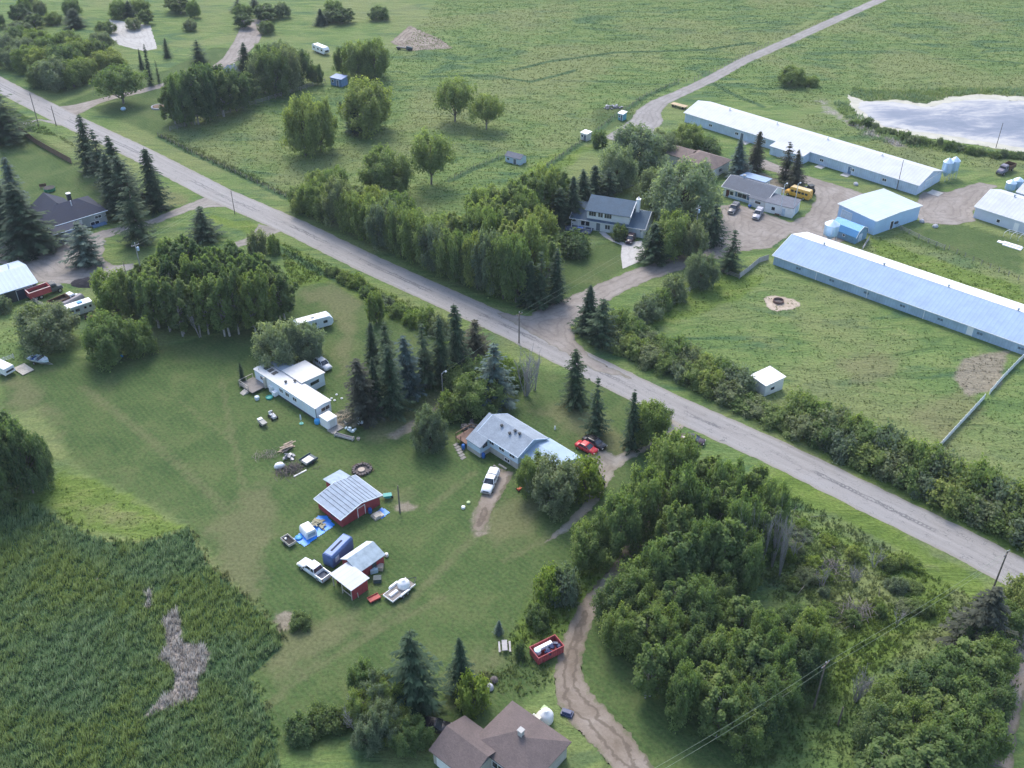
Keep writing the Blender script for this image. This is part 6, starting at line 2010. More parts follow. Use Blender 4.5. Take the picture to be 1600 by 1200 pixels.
MB().lathe([(0.4, 0), (0.4, 0.12), (0.05, 0.14), (0.03, 1.0)], (0, 0, 0), 12).build('base', M("teal_plastic"), t)
MB().lathe([(0.03, 0.9), (0.16, 1.0), (0.12, 1.9), (0.02, 2.2)], (0, 0, 0), 10).build('canopy', M("pale_seat"), t)
loc = W(563, 663)
t = thing('wheeled_tank', 'upright pale blue tank on wheels beside the dark spruce', 'tank', loc, 0.2)
MB().loft([(-0.55, 0.4, 0.3, 1.5, 0.85), (0.55, 0.4, 0.3, 1.5, 0.85)]).build('body', M("pale_seat"), t)
MB().lathe([(0.15, 1.5), (0.15, 1.6), (0.02, 1.62)], (0, 0, 0), 8).build('cap', BLUE_PL, t)
wheels(t, (0,), 0.45, 0.25, 0.12, False)


def plank_frame(label, a, b2, name='wooden_trough', mat=GREY_WOOD):
    loc, rz = place_px(a, b2)
    L_ = (W(*a) - W(*b2)).length
    t = thing(name, label, 'trough', loc, rz)
    MB().box(-L_ / 2, L_ / 2, -0.3, -0.24, 0.15, 0.55).box(-L_ / 2, L_ / 2, 0.24, 0.3, 0.15, 0.55).box(-L_ / 2, L_ / 2, -0.239, 0.239, 0.15, 0.2).build('planks', mat, t)
    for x in (-L_ / 2 + 0.15, L_ / 2 - 0.15):
        MB().box(x - 0.06, x + 0.06, -0.38, 0.38, 0, 0.65).build('end_leg', PALE_WOOD, t)


plank_frame('grey plank trough under the dark spruces right of the box shed', (558, 656), (539, 664))
plank_frame('long grey plank trough lying in front of the box shed skid', (553, 688), (523, 680), mat=M("silver_grey_planks"))
m = MB()
rg = random.Random(9)
for k in range(9):
    m.obox((rg.uniform(-0.9, 0.9), rg.uniform(-0.4, 0.4), 0.3 + 0.08 * k), (rg.uniform(0.3, 0.7), rg.uniform(0.3, 0.5), rg.uniform(0.2, 0.4)), rg.uniform(0, 3), rg.uniform(-0.3, 0.3))
o = m.build('salvage_heap', M("pale_ice_plastic"), None, loc=W(549, 675), rz=-0.5)
tag(o, 'little heap of pale salvaged drums and boxes beside the plank trough', 'junk')
o = MB().lathe([(0.28, 0), (0.36, 0.4), (0.3, 0.42), (0.25, 0.3)], (0, 0, 0), 10).build('flower_pot', M("cut_stump"), None, loc=W(560, 687))
tag(o, 'clay pot at the right end of the long plank trough', 'pot')
for k, (x, y) in enumerate(((526, 617), (518, 623), (523, 626), (534, 623))):
    o = MB().lathe([(0.22, 0), (0.26, 0.14), (0.05, 0.3)], (0, 0, 0), 8).build('white_pail', WHITE, None, loc=W(x, y))
    tag(o, 'small white pail, one of four scattered on the lawn right of the mobile home', 'pail', 'pails scattered on the lawn')

# ---- round the red shed
t = thing('wheelbarrow', 'teal wheelbarrow beside the right end of the big red shed', 'wheelbarrow', W(606, 779), 0.2)
MB().prism_y([(-0.45, 0.45), (0.35, 0.4), (0.7, 0.9), (-0.75, 0.9)], -0.45, 0.45).build('tray', M("teal_plastic"), t)
MB().tube([(-0.4, -0.3, 0.45), (-1.4, -0.3, 0.7)], 0.035, 5).tube([(-0.4, 0.3, 0.45), (-1.4, 0.3, 0.7)], 0.035, 5).build('handle', GREY_WOOD, t)
MB().wheel((0.75, 0, 0.22), 0.22, 0.1).build('wheel', BLACK, t)
o = MB().lathe([(0.3, 0), (0.35, 0.45), (0.3, 0.9), (0.05, 0.92)], (0, 0, 0), 12).build('plastic_barrel', BLUE_PL, None, loc=W(578.5, 801))
tag(o, 'dark blue barrel against the front wall of the big red shed', 'barrel')
o = MB().lathe([(0.3, 0), (0.36, 0.2), (0.3, 0.55), (0.1, 0.62)], (0, 0, 0), 10).build('white_pail', OFFWHITE, None, loc=W(604, 869))
tag(o, 'cream pail on grass right of the smaller red shed', 'pail')
for (x, y), lab, col in (((584, 893), 'slatted pale crate beside the wall of the smaller red shed', "pale_ice_plastic"), ((593, 889), 'grey brown box against the wall of the smaller red shed', "cut_stump"), ((590, 908), 'dark slate box right of the lean-to', "dark_green_steel")):
    m = MB()
    for k in range(5):
        m.box(-0.6, 0.6, -0.5 + k * 0.21, -0.33 + k * 0.21, 0.72, 0.78)
    m.box(-0.6, 0.6, -0.5, 0.5, 0.0, 0.718)
    o = m.build('wooden_crate', M(col), None, loc=W(x, y), rz=0.7 + x)
    tag(o, lab, 'crate')
o = MB().lathe([(0.33, 0), (0.33, 0.35), (0.25, 0.4), (0.05, 0.42)], (0, 0, 0), 12).build('well_cap', WHITE, None, loc=W(724, 794))
tag(o, 'round white lid on the lawn left of the worn pickup track', 'lid')
o = MB().lathe([(0.33, 0), (0.33, 0.25), (0.25, 0.3), (0.05, 0.32)], (0, 0, 0), 12).build('well_cap', M("pale_lime_plastic", (0.4, 0.5, 0.25), 0.6), None, loc=W(732, 786))
tag(o, 'round lime green lid beside the white pickup track', 'lid')
loc, rz = place_px((816, 764), (807, 768))
t = thing('push_mower', 'small orange red mower on bare ground before the house tree', 'mower', loc, rz)
MB().loft([(0.5, 0.3, 0.2, 0.4, 0.7), (-0.4, 0.32, 0.2, 0.5, 0.7)]).build('deck', M("orange_red_paint", (0.5, 0.08, 0.03), 0.5), t)
MB().tube([(-0.4, 0.2, 0.4), (-1.1, 0.2, 0.9), (-1.1, -0.2, 0.9), (-0.4, -0.2, 0.4)], 0.03, 4).build('handle', DARK_TRIM, t)
wheels(t, (0.35, -0.35), 0.33, 0.13, 0.08, False)
for (a, c2), lab in ((((779, 726), (792, 734)), 'pale plank lying across boards beside the house foundation'), (((770, 727), (783, 737)), 'second grey plank lying beside the pale one at the house foundation')):
    loc, rz = place_px(a, c2)
    o = MB().box(-0.9, 0.9, -0.16, 0.16, 0.02, 0.24).build('timber_plank', PALE_WOOD if 'second' not in lab else GREY_WOOD, None, loc=loc, rz=rz)
    tag(o, lab, 'plank')
o = MB().box(-1.0, 1.0, -0.8, 0.8, 0.01, 0.1).build('paving_slab', M("mossy_slab", (0.36, 0.37, 0.30), 0.9), None, loc=W(851, 784), rz=-0.6)
tag(o, 'mossy concrete slab under the big tree before the house', 'slab')
m = MB()
rg = random.Random(19)
for k in range(16):
    m.obox((rg.uniform(-1.6, 1.6), rg.uniform(-1.0, 1.0), rg.uniform(0.15, 0.9)), (rg.uniform(0.4, 1.1), rg.uniform(0.2, 0.7), rg.uniform(0.2, 0.6)), rg.uniform(0, 3), rg.uniform(-0.4, 0.4))
o = m.build('patio_clutter', M("grey_brown_clutter", (0.17, 0.15, 0.14), 0.8, 0, 0.4, 2), None, loc=W(735, 667), rz=0.6)
tag(o, 'dark jumble of chairs and boxes behind the wooden side deck', 'clutter')
loc, rz = place_px((941, 762), (936, 752))
t = thing('garden_trailer', 'upturned dark cart between tree and driveway', 'cart', loc, rz)
MB().prism_y([(-0.8, 0.3), (0.8, 0.3), (0.9, 1.3), (-0.3, 1.6)], -0.5, 0.5).build('tub', DARK_TRIM, t)
wheels(t, (0,), 0.6, 0.3, 0.14, False)
o = MB().lathe([(0.15, 0), (0.2, 0.3), (0.1, 0.6), (0.14, 0.75), (0.03, 0.85)], (0, 0, 0), 8).build('garden_statue', WHITE, None, loc=W(867, 671))
tag(o, 'small white garden statue on the lawn behind the split level house', 'statue')
# ---- trampoline and grill behind farmhouse
t = thing('play_table', 'dark round trampoline with a green skirt behind the farmhouse', 'trampoline', W(78, 298))
MB().lathe([(1.5, 0.85), (1.5, 0.95), (0.02, 0.9)], (0, 0, 0), 16).build('mat', BLACK, t)
MB().lathe([(1.5, 0.1), (1.55, 0.9), (1.45, 0.9), (1.4, 0.1)], (0, 0, 0), 16).build('skirt', M("green_canvas", (0.05, 0.22, 0.13), 0.7), t)
t = thing('garden_bench', 'dark stained bench beside the trampoline behind the farmhouse', 'bench', W(68, 294), 0.5)
MB().box(-0.9, 0.9, -0.3, 0.3, 0.42, 0.5).build('seat', BROWN, t)
MB().box(-0.9, 0.9, 0.28, 0.36, 0.501, 1.2).build('backrest', BROWN, t)
MB().box(-0.85, -0.75, -0.28, 0.28, 0, 0.419).box(0.75, 0.85, -0.28, 0.28, 0, 0.419).build('leg', BROWN, t)
for (x, y), nm, lab, mat in (((59, 376), 'toy_car', 'red toy car under the spruce at the farmhouse garage', "bright_red_paint"), ((75, 373), 'toy_tractor', 'larger red toy tractor at the farmhouse garage corner', "bright_red_paint"), ((78, 381), 'toy_car', 'dark blue toy car on gravel before the farmhouse garage', "tractor_blue_paint")):
    t = thing(nm, lab, 'toy', W(x, y), 0.4 + x)
    MB().loft([(0.9, 0.4, 0.2, 0.6, 0.8), (0.0, 0.45, 0.2, 0.8, 0.85), (-0.9, 0.4, 0.2, 0.7, 0.8)]).build('body', MATS[mat], t)
    wheels(t, (0.5, -0.5), 0.42, 0.2, 0.12, False)
# ---- bits at the far farm
m = MB()
rg = random.Random(29)
for k in range(24):
    m.obox((rg.uniform(-2.5, 2.5), rg.uniform(-1.2, 1.2), rg.uniform(0.1, 0.7)), (rg.uniform(0.5, 2.2), rg.uniform(0.2, 0.6), rg.uniform(0.1, 0.4)), rg.uniform(0, 3), rg.uniform(-0.3, 0.3))
o = m.build('scrap_heap', M("grey_scrap_metal"), None, loc=W(957, 169), rz=0.4)
tag(o, 'heap of grey scrap and pale pipes beside the turquoise outhouse', 'scrap')
t = thing('flat_wagon', 'rusty flat wagon at the far end of the white roofed barn', 'wagon', W(1061, 168), -0.7)
MB().box(-2.8, 2.8, -1.0, 1.0, 0.8, 0.95).build('deck', M("tan_wagon_deck", (0.48, 0.36, 0.22), 0.8), t)
MB().box(-2.5, 2.5, -0.5, 0.5, 0.6, 0.798).build('chassis', RUSTY, t)
wheels(t, (-1.9, 1.9), 0.85, 0.4, 0.22, False)
t = thing('flower_planter', 'stone rimmed flower bed on the lawn beside the tall tree belt', 'planter', W(248, 168))
MB().lathe([(2.4, 0), (2.4, 0.45), (2.1, 0.45), (2.1, 0.2)], (0, 0, 0), 16).build('stone_rim', M("pale_rock"), t)
MB().lathe([(2.05, 0.05), (1.9, 0.4), (0.02, 0.7)], (0, 0, 0), 12).build('soil_mound', BROWN, t)
o = MB().lathe([(0.7, 0), (0.9, 0.4), (0.6, 0.9), (0.1, 1.0)], (0, 0, 0), 10).build('propane_tank', M("pale_blue_bin_steel"), None, True, loc=W(193, 172))
tag(o, 'pale blue rounded tank below the broad maple on the far lawn', 'tank')
t = thing('hay_rake', 'dark farm machine lying at the soil patch on the top edge', 'machine', W(632, 78), -0.3)
MB().box(-3.2, 3.2, -0.5, 0.5, 0.6, 1.0).build('frame', DARK_TRIM, t)
MB().loft([(3.2, 0.6, 0.3, 1.2, 0.8), (1.0, 0.6, 0.3, 1.6, 0.8)]).build('hood', M("dark_green_steel"), t)
wheels(t, (-2.2, 2.2), 0.7, 0.45, 0.25, False)
# ---- bottom edge things
o = MB().lathe([(0.9, 0), (1.0, 0.3), (1.0, 1.3), (0.75, 1.75), (0.3, 1.95), (0.28, 2.1), (0.03, 2.12)], (0, 0, 0), 18).build('water_tank', WHITE, None, True, loc=W(853, 1126))
tag(o, 'white round water tank with a lid beside the brown roofed house', 'tank')
o = MB().loft([(-0.8, 0.55, 0, 1.5, 0.95), (0.8, 0.55, 0, 1.5, 0.95)]).build('utility_cabinet', M("aged_cream", (0.55, 0.53, 0.44), 0.6), None, loc=W(841, 1130), rz=0.9)
tag(o, 'cream box leaning by the white tank at the house corner', 'box')
o = MB().loft([(-0.45, 0.4, 0, 0.8, 0.95), (0.45, 0.4, 0, 0.8, 0.95)]).build('utility_cabinet', M("pale_lime_plastic"), None, loc=W(850, 1112), rz=0.9)
tag(o, 'small pale green box just above the white tank', 'box')
t = thing('lattice_rack', 'white slatted rack beside the brown roof at the bottom edge', 'rack', W(833, 1137), 0.9)
for k in range(6):
    MB().box(-1.2 + k * 0.45, -1.12 + k * 0.45, -0.8, 0.8, 1.1, 1.16).build('slat', WHITE, t)
MB().box(-1.3, 1.2, -0.8, -0.7, 0, 1.098).box(-1.3, 1.2, 0.7, 0.8, 0, 1.098).build('frame', WHITE, t)
o = MB().lathe([(0.55, 0), (0.6, 0.2), (0.45, 0.65), (0.1, 0.8)], (0, 0, 0), 12).build('garden_rock', M("pale_rock"), None, True, loc=W(765, 1076))
tag(o, 'pale rounded stone on the strip beside the lime green shrub', 'rock')
o = MB().lathe([(0.55, 0), (0.6, 0.2), (0.45, 0.55), (0.1, 0.65)], (0, 0, 0), 9).build('garden_rock', M("sooty_stone"), None, True, loc=W(772, 1064))
tag(o, 'darker grey stone just behind the pale rounded stone', 'rock')
loc, rz = place_px((690, 1133), (668, 1131))
car('dark car cut by the bottom edge below the big dark spruce', (692, 1140), (664, 1136), paint('black_paint'), 4.5)
o = MB().box(-0.8, 0.8, -0.5, 0.5, 0, 0.4).loft([(-0.6, 0.4, 0.402, 0.7, 0.8), (0.6, 0.4, 0.402, 0.7, 0.8)]).build('tool_chest', M("navy_bags"), None, loc=W(886, 1116), rz=-0.4)
tag(o, 'dark blue chest in the weeds at the end of the dirt track', 'box')
o = MB().lathe([(0.35, 0), (0.4, 0.3), (0.3, 0.5), (0.05, 0.52)], (0, 0, 0), 10).build('plastic_barrel', M("bright_blue_plastic"), None, loc=W(190, 557))
tag(o, 'small bright blue tub at the foot of the round lawn bush', 'tub')
t = thing('mailbox', 'white mailbox on a post at the roadside drive entrance', 'mailbox', W(1039, 664), 0.4)
MB().box(-0.05, 0.05, -0.05, 0.05, 0, 1.1).build('post', PALE_WOOD, t)
MB().loft([(-0.35, 0.18, 1.1, 1.5, 0.7), (0.35, 0.18, 1.1, 1.5, 0.7)]).build('box', WHITE, t)

# ================================================================ TREES AND SHRUBS


def leaf_mat(name, dark, mid, light, rough=0.75, trans=0.55, hue=0.12):
    m, nt, p, out = new_mat(name)
    a = nd(nt, "ShaderNodeAttribute")
    a.attribute_name = "tint"
    c = ramp(nt, a.outputs["Fac"], [(0.05, dark), (0.5, mid), (0.95, light)])
    oi = nd(nt, "ShaderNodeObjectInfo")
    c = mixc(nt, 0.75, c, ramp(nt, oi.outputs["Random"], [(0.0, (0.66, 0.76, 0.84)), (0.3, (0.95, 1.0, 1.0)), (0.65, (1.18, 1.12, 0.95)), (1.0, (0.80, 0.90, 0.95))]), 'MULTIPLY')
    nt.links.new(c, p.inputs["Base Color"])
    p.inputs["Roughness"].default_value = rough
    p.inputs["Specular IOR Level"].default_value = 0.25
    soft_normal(nt, p, 1.1)
    if trans:
        tr = nd(nt, "ShaderNodeBsdfTranslucent")
        nt.links.new(mixc(nt, 1.0, c, (1.1, 1.2, 0.6), 'MULTIPLY'), tr.inputs[0])
        ms = nd(nt, "ShaderNodeMixShader")
        ms.inputs[0].default_value = trans
        nt.links.new(p.outputs[0], ms.inputs[1])
        nt.links.new(tr.outputs[0], ms.inputs[2])
        nt.links.new(ms.outputs[0], out.inputs[0])
    return m


def bark_mat(name, a, b):
    m, nt, p, out = new_mat(name)
    c = ramp(nt, noise(nt, obj_vec(nt), 2.5, 5, 0.7), [(0.3, a), (0.7, b)])
    nt.links.new(c, p.inputs["Base Color"])
    p.inputs["Roughness"].default_value = 0.9
    return m


L_ASPEN = leaf_mat("aspen_leaf", (0.110, 0.170, 0.062), (0.195, 0.265, 0.095), (0.295, 0.360, 0.138))
L_DARK = leaf_mat("dark_poplar_leaf", (0.082, 0.136, 0.062), (0.148, 0.210, 0.090), (0.225, 0.285, 0.126))
L_LIGHT = leaf_mat("light_poplar_leaf", (0.150, 0.200, 0.072), (0.250, 0.310, 0.112), (0.360, 0.410, 0.165))
L_WILLOW = leaf_mat("silver_willow_leaf", (0.160, 0.205, 0.130), (0.280, 0.335, 0.220), (0.420, 0.470, 0.340))
L_GREY = leaf_mat("grey_green_leaf", (0.135, 0.172, 0.106), (0.215, 0.260, 0.158), (0.305, 0.350, 0.225))
L_LIME = leaf_mat("lime_leaf", (0.130, 0.195, 0.046), (0.220, 0.295, 0.070), (0.330, 0.400, 0.120))
L_SPRUCE = leaf_mat("spruce_needles", (0.018, 0.039, 0.021), (0.039, 0.072, 0.036), (0.078, 0.120, 0.060), trans=0.15)
L_BLUE = leaf_mat("blue_spruce_needles", (0.029, 0.055, 0.047), (0.065, 0.104, 0.088), (0.137, 0.189, 0.163), trans=0.15)
L_BROWN = leaf_mat("brown_spruce_needles", (0.031, 0.035, 0.023), (0.060, 0.065, 0.042), (0.107, 0.107, 0.073), trans=0.15)
BARK_G = bark_mat("grey_bark", (0.10, 0.085, 0.07), (0.22, 0.20, 0.17))
BARK_W = bark_mat("pale_aspen_bark", (0.24, 0.23, 0.20), (0.48, 0.46, 0.41))
BARK_D = bark_mat("dark_bark", (0.05, 0.04, 0.03), (0.12, 0.09, 0.07))


def leaf_cloud(C, Nn, size, aspect, rng, tint, droop=0.0):
    """rhombic leaf clumps at centres C facing Nn"""
    n = len(C)
    Nn = Nn / np.maximum(np.linalg.norm(Nn, axis=1, keepdims=True), 1e-6)
    R = rng.normal(size=(n, 3))
    U = np.cross(Nn, R)
    U /= np.maximum(np.linalg.norm(U, axis=1, keepdims=True), 1e-6)
    if droop:
        U[:, 2] -= droop
        U /= np.linalg.norm(U, axis=1, keepdims=True)
    Vv = np.cross(Nn, U)
    s = (size * rng.uniform(0.6, 1.35, n))[:, None]
    bend = Nn * s * 0.18
    P = np.stack([C - U * s * 0.5, C - Vv * s * 0.5 * aspect + bend, C + U * s * 0.5, C + Vv * s * 0.5 * aspect + bend], 1).reshape(-1, 3)
    Q = np.arange(4 * n).reshape(-1, 4)
    return P, Q, tint


def broad_mesh(seed, h, w, n, leaf, shape='aspen', aspect=0.75, lobes=None, opened=False):
    """crown of many upright plumes of leaf clumps with gaps between them"""
    rng = np.random.default_rng(seed)
    L = []
    nl = lobes or int(26 + w * h * 0.5)
    z_lo, z_hi = {'aspen': (0.16, 0.80), 'round': (0.12, 0.80), 'willow': (0.08, 0.80), 'shrub': (0.02, 0.74)}[shape]
    if shape == 'round' and opened:
        z_lo = 0.34
    phase = rng.uniform(0, 6.28, 4)
    for k in range(nl):
        t = (k + rng.uniform(0, 1)) / nl
        a = k * 2.399 + rng.uniform(-0.6, 0.6)
        z = h * (z_lo + (z_hi - z_lo) * t)
        if shape == 'aspen':
            env = w / 2 * (0.50 + 0.55 * math.sin(min(1, 0.12 + t) * math.pi * 0.93))
        else:
            env = w / 2 * math.sqrt(max(0.04, 1 - ((t - 0.22) / 0.86) ** 2)) * 0.92
        env *= 1 + 0.16 * math.sin(3 * a + phase[0]) + 0.12 * math.sin(5 * a + phase[1] + 6 * t)
        q = math.sqrt(rng.uniform(0.10, 1.0))
        r = w * rng.uniform(0.07, 0.135) * (1.3 if shape == 'shrub' else 1.0)
        ln = {'aspen': w * rng.uniform(0.20, 0.38), 'round': w * rng.uniform(0.16, 0.30), 'willow': w * rng.uniform(0.14, 0.24), 'shrub': h * rng.uniform(0.22, 0.45)}[shape]
        ln = min(ln, h * 1.02 - z)
        L.append((env * q * math.cos(a), env * q * math.sin(a), z, r, ln, rng.normal(0, 0.12)))
    L = np.array(L)
    wts = L[:, 3] * L[:, 4]
    li = rng.choice(nl, n, p=wts / wts.sum())
    u = rng.beta(1.25, 1.6, n)
    rad = L[li, 3] * np.clip(1.15 * (1 - u) ** 0.75 * np.minimum(1, 0.45 + 3 * u), 0.05, 2) * rng.uniform(0.45, 1.15, n)
    th = rng.uniform(0, 6.283, n)
    d = np.column_stack([np.cos(th), np.sin(th), np.zeros(n)])
    out = L[li, :2] / np.maximum(np.linalg.norm(L[li, :2], axis=1, keepdims=True), 0.3)
    lean = 0.35 if shape != 'aspen' else 0.12
    C = np.column_stack([L[li, 0] + d[:, 0] * rad + out[:, 0] * u * L[li, 4] * lean, L[li, 1] + d[:, 1] * rad + out[:, 1] * u * L[li, 4] * lean, L[li, 2] + (u - 0.25) * L[li, 4]])
    C += rng.normal(0, 0.045 * w if shape == 'shrub' else 0.028 * w, (n, 3))
    C[:, 2] = np.maximum(C[:, 2], 0.12)
    Nn = d * (0.9 - 0.5 * u)[:, None] + np.column_stack([out * 0.5, 0.35 + 0.6 * u]) + rng.normal(0, 0.45, (n, 3))
    tint = np.clip(0.47 + L[li, 5] + rng.normal(0, 0.17, n), 0, 1)
    return leaf_cloud(C, Nn, leaf, aspect, rng, tint, 0.6 if shape == 'willow' else 0.0), L


def trunk_for(L, h, w, seed, stems=1, r0=None):
    rg = random.Random(seed)
    m = MB()
    r0 = r0 or 0.018 * h
    for s in range(stems):
        ox, oy = (0, 0) if stems == 1 else (rg.uniform(-0.12, 0.12) * w, rg.uniform(-0.12, 0.12) * w)
        lx, ly = rg.uniform(-0.06, 0.06) * w, rg.uniform(-0.06, 0.06) * w
        pts = [(ox, oy, -0.05), (ox + lx * 0.4, oy + ly * 0.4, h * 0.25), (ox + lx, oy + ly, h * 0.55), (ox + lx * 1.4, oy + ly * 1.4, h * 0.82)]
        m.tube(pts, [r0 / stems ** 0.4, r0 * 0.8 / stems ** 0.4, r0 * 0.5 / stems ** 0.4, r0 * 0.12], 6)
    for k in range(0, len(L), 2):
        x, y, z = L[k, :3]
        z0 = max(h * 0.12, z - 0.5 * math.hypot(x, y) - h * 0.10)
        m.tube([(0, 0, z0), (x * 0.45, y * 0.45, z0 + (z - z0) * 0.6), (x, y, z)], [r0 * 0.4, r0 * 0.25, r0 * 0.06], 4, False)
    return m


SPECIES = {}


def add_species(key, name, pq, trunk, leafm, bark, h, w):
    P, Q, tint = pq
    me = np_mesh(key + "_crown", P, Q)
    fattr(me, "tint", tint, 'FACE')
    me.materials.append(leafm)
    tm = trunk.mesh(key + "_trunk", bark, True)
    SPECIES.setdefault(name, []).append((me, tm, h, w))


for k in range(5):
    pq, L = broad_mesh(100 + k, 14, 5.4, 7500, 0.40, 'aspen')
    for nm, lm in (('aspen', L_ASPEN), ('dark_aspen', L_DARK), ('light_aspen', L_LIGHT)):
        add_species(nm, nm, pq, trunk_for(L, 14, 5.4, k, 1 + k % 2), lm, BARK_W, 14, 5.4)
for k in range(3):
    pq, L = broad_mesh(200 + k, 11, 10, 11500, 0.42, 'round')
    for nm, lm in (('round', L_ASPEN), ('light_round', L_LIGHT), ('dark_round', L_DARK), ('grey_round', L_GREY)):
        add_species(nm, nm, pq, trunk_for(L, 11, 10, k, 1, 0.26), lm, BARK_G, 11, 10)
for k in range(3):
    pq, L = broad_mesh(250 + k, 11, 10, 7500, 0.42, 'round', opened=True)
    for nm, lm in (('open_round', L_ASPEN), ('open_light', L_LIGHT)):
        add_species(nm, nm, pq, trunk_for(L, 11, 10, k, 1, 0.26), lm, BARK_G, 11, 10)
for k in range(2):
    pq, L = broad_mesh(300 + k, 9, 9.5, 12500, 0.46, 'willow', 0.40)
    for nm, lm in (('willow', L_WILLOW), ('grey_willow', L_GREY)):
        add_species(nm, nm, pq, trunk_for(L, 9, 9.5, k, 3, 0.25), lm, BARK_D, 9, 9.5)
for k in range(4):
    pq, L = broad_mesh(400 + k, 3.4, 4.2, 3400, 0.28, 'shrub', lobes=34)
    for nm, lm in (('shrub', L_ASPEN), ('dark_shrub', L_DARK), ('grey_shrub', L_GREY), ('lime_shrub', L_LIME), ('light_shrub', L_LIGHT)):
        add_species(nm, nm, pq, trunk_for(L, 3.4, 4.2, k, 4, 0.09), lm, BARK_G, 3.4, 4.2)


def spruce_mesh(seed, h, w, n_whorl=30, per=11, prof=0.74, lift=0.0):
    """whorls of drooping boughs, each a flat spray of needles"""
    rng = np.random.default_rng(seed)
    Cs, Us, Ss, Ts, Ns = [], [], [], [], []
    for i in range(n_whorl):
        t = (i + rng.uniform(-0.3, 0.3)) / n_whorl
        z = h * (0.05 + 0.93 * t)
        R = w / 2 * 1.12 * (1 - t) ** prof * rng.uniform(0.68, 1.2) + 0.12
        if t < 0.08:
            R *= 0.75
        m = max(5, int(per * (1 - 0.45 * t)))
        a0 = rng.uniform(0, 6.28)
        thin = rng.random() < 0.15
        for b in range(m):
            if rng.random() < (0.45 if thin else 0.08):
                continue
            a = a0 + b * 6.283 / m + rng.uniform(-0.25, 0.25)
            r = R * rng.uniform(0.6, 1.18)
            drop = r * (rng.uniform(0.14, 0.46) - lift)
            ns = max(3, int(r / 0.32))
            tone = rng.normal(0, 0.10)
            for s_ in range(ns):
                f = (s_ + 0.6) / ns
                ww = 0.30 * r * (1.05 - f) + 0.12
                for side in (-1, 0, 1):
                    off = side * ww * rng.uniform(0.35, 0.75)
                    x = f * r * math.cos(a) - off * math.sin(a)
                    y = f * r * math.sin(a) + off * math.cos(a)
                    zz = z - drop * f ** 1.4 - abs(off) * 0.35 + (0.12 * r if f > 0.85 else 0)
                    Cs.append((x, y, zz))
                    aa = a + side * 0.7
                    Us.append((math.cos(aa), math.sin(aa), -0.45))
                    Ns.append((math.cos(a) * 0.45, math.sin(a) * 0.45, 0.9))
                    Ss.append(rng.uniform(0.42, 0.75) * (0.55 + 0.45 * min(1, r)))
                    Ts.append(0.42 + tone + 0.22 * f + rng.normal(0, 0.12))
    C, U, N_ = np.array(Cs), np.array(Us), np.array(Ns)
    n = len(C)
    N_ = N_ + rng.normal(0, 0.25, (n, 3))
    U /= np.linalg.norm(U, axis=1, keepdims=True)
    V_ = np.cross(N_, U)
    V_ /= np.linalg.norm(V_, axis=1, keepdims=True)
    s = np.array(Ss)[:, None]
    P = np.stack([C - U * s * 0.5, C - V_ * s * 0.22, C + U * s * 0.6, C + V_ * s * 0.22], 1).reshape(-1, 3)
    P[:, 2] = np.maximum(P[:, 2], 0.05)
    return P, np.arange(4 * n).reshape(-1, 4), np.clip(np.array(Ts), 0, 1)


for k, (nw, pe, pf, lf) in enumerate(((30, 11, 0.74, 0.0), (22, 9, 0.62, 0.12), (36, 12, 0.9, -0.05), (26, 10, 0.55, 0.0), (19, 9, 0.8, 0.2), (32, 10, 0.68, 0.05))):
    pq = spruce_mesh(500 + k, 14, 5.6, nw, pe, pf, lf)
    tk = MB().tube([(0, 0, -0.05), (0, 0, 7), (0, 0, 13.6)], [0.22, 0.13, 0.02], 7)
    for nm, lm in (('spruce', L_SPRUCE), ('blue_spruce', L_BLUE), ('brown_spruce', L_BROWN)):
        add_species(nm, nm, pq, tk, lm, BARK_D, 14, 5.6)


def bare_mesh(seed, h, w, n=5):
    rg = random.Random(seed)
    m = MB()
    for s in range(n):
        a = rg.uniform(0, 6.28)
        r = rg.uniform(0.15, 0.5) * w
        top = h * rg.uniform(0.6, 1.0)
        p0 = Vector((0.05 * w * math.cos(a), 0.05 * w * math.sin(a), -0.05))
        p3 = Vector((r * math.cos(a), r * math.sin(a), top))
        p1 = p0.lerp(p3, 0.35) + Vector((rg.uniform(-.1, .1) * w, rg.uniform(-.1, .1) * w, 0.05 * h))
        p2 = p0.lerp(p3, 0.7) + Vector((rg.uniform(-.1, .1) * w, rg.uniform(-.1, .1) * w, 0))
        m.tube([p0, p1, p2, p3], [0.09, 0.07, 0.045, 0.015], 5, False)
        for b in range(9):
            q = p1.lerp(p3, rg.uniform(0.0, 0.95))
            aa = rg.uniform(0, 6.28)
            l = rg.uniform(0.08, 0.2) * h
            e = q + Vector((l * 0.6 * math.cos(aa), l * 0.6 * math.sin(aa), l * 0.8))
            m.tube([q, q.lerp(e, 0.5) + Vector((0, 0, -0.04 * l)), e], [0.035, 0.025, 0.008], 3, False)
            for c in range(2):
                g = q.lerp(e, rg.uniform(0.4, 0.9))
                m.tube([g, g + Vector((rg.uniform(-.4, .4) * l, rg.uniform(-.4, .4) * l, 0.4 * l))], [0.018, 0.006], 3, False)
    return m


BARE_BARK = bark_mat("dead_grey_bark", (0.20, 0.19, 0.18), (0.40, 0.38, 0.37))
BARE = [bare_mesh(600 + k, 8, 4.5, 14 if k == 0 else 5).mesh("bare_branches", BARE_BARK) for k in range(3)]

NTREE = {}


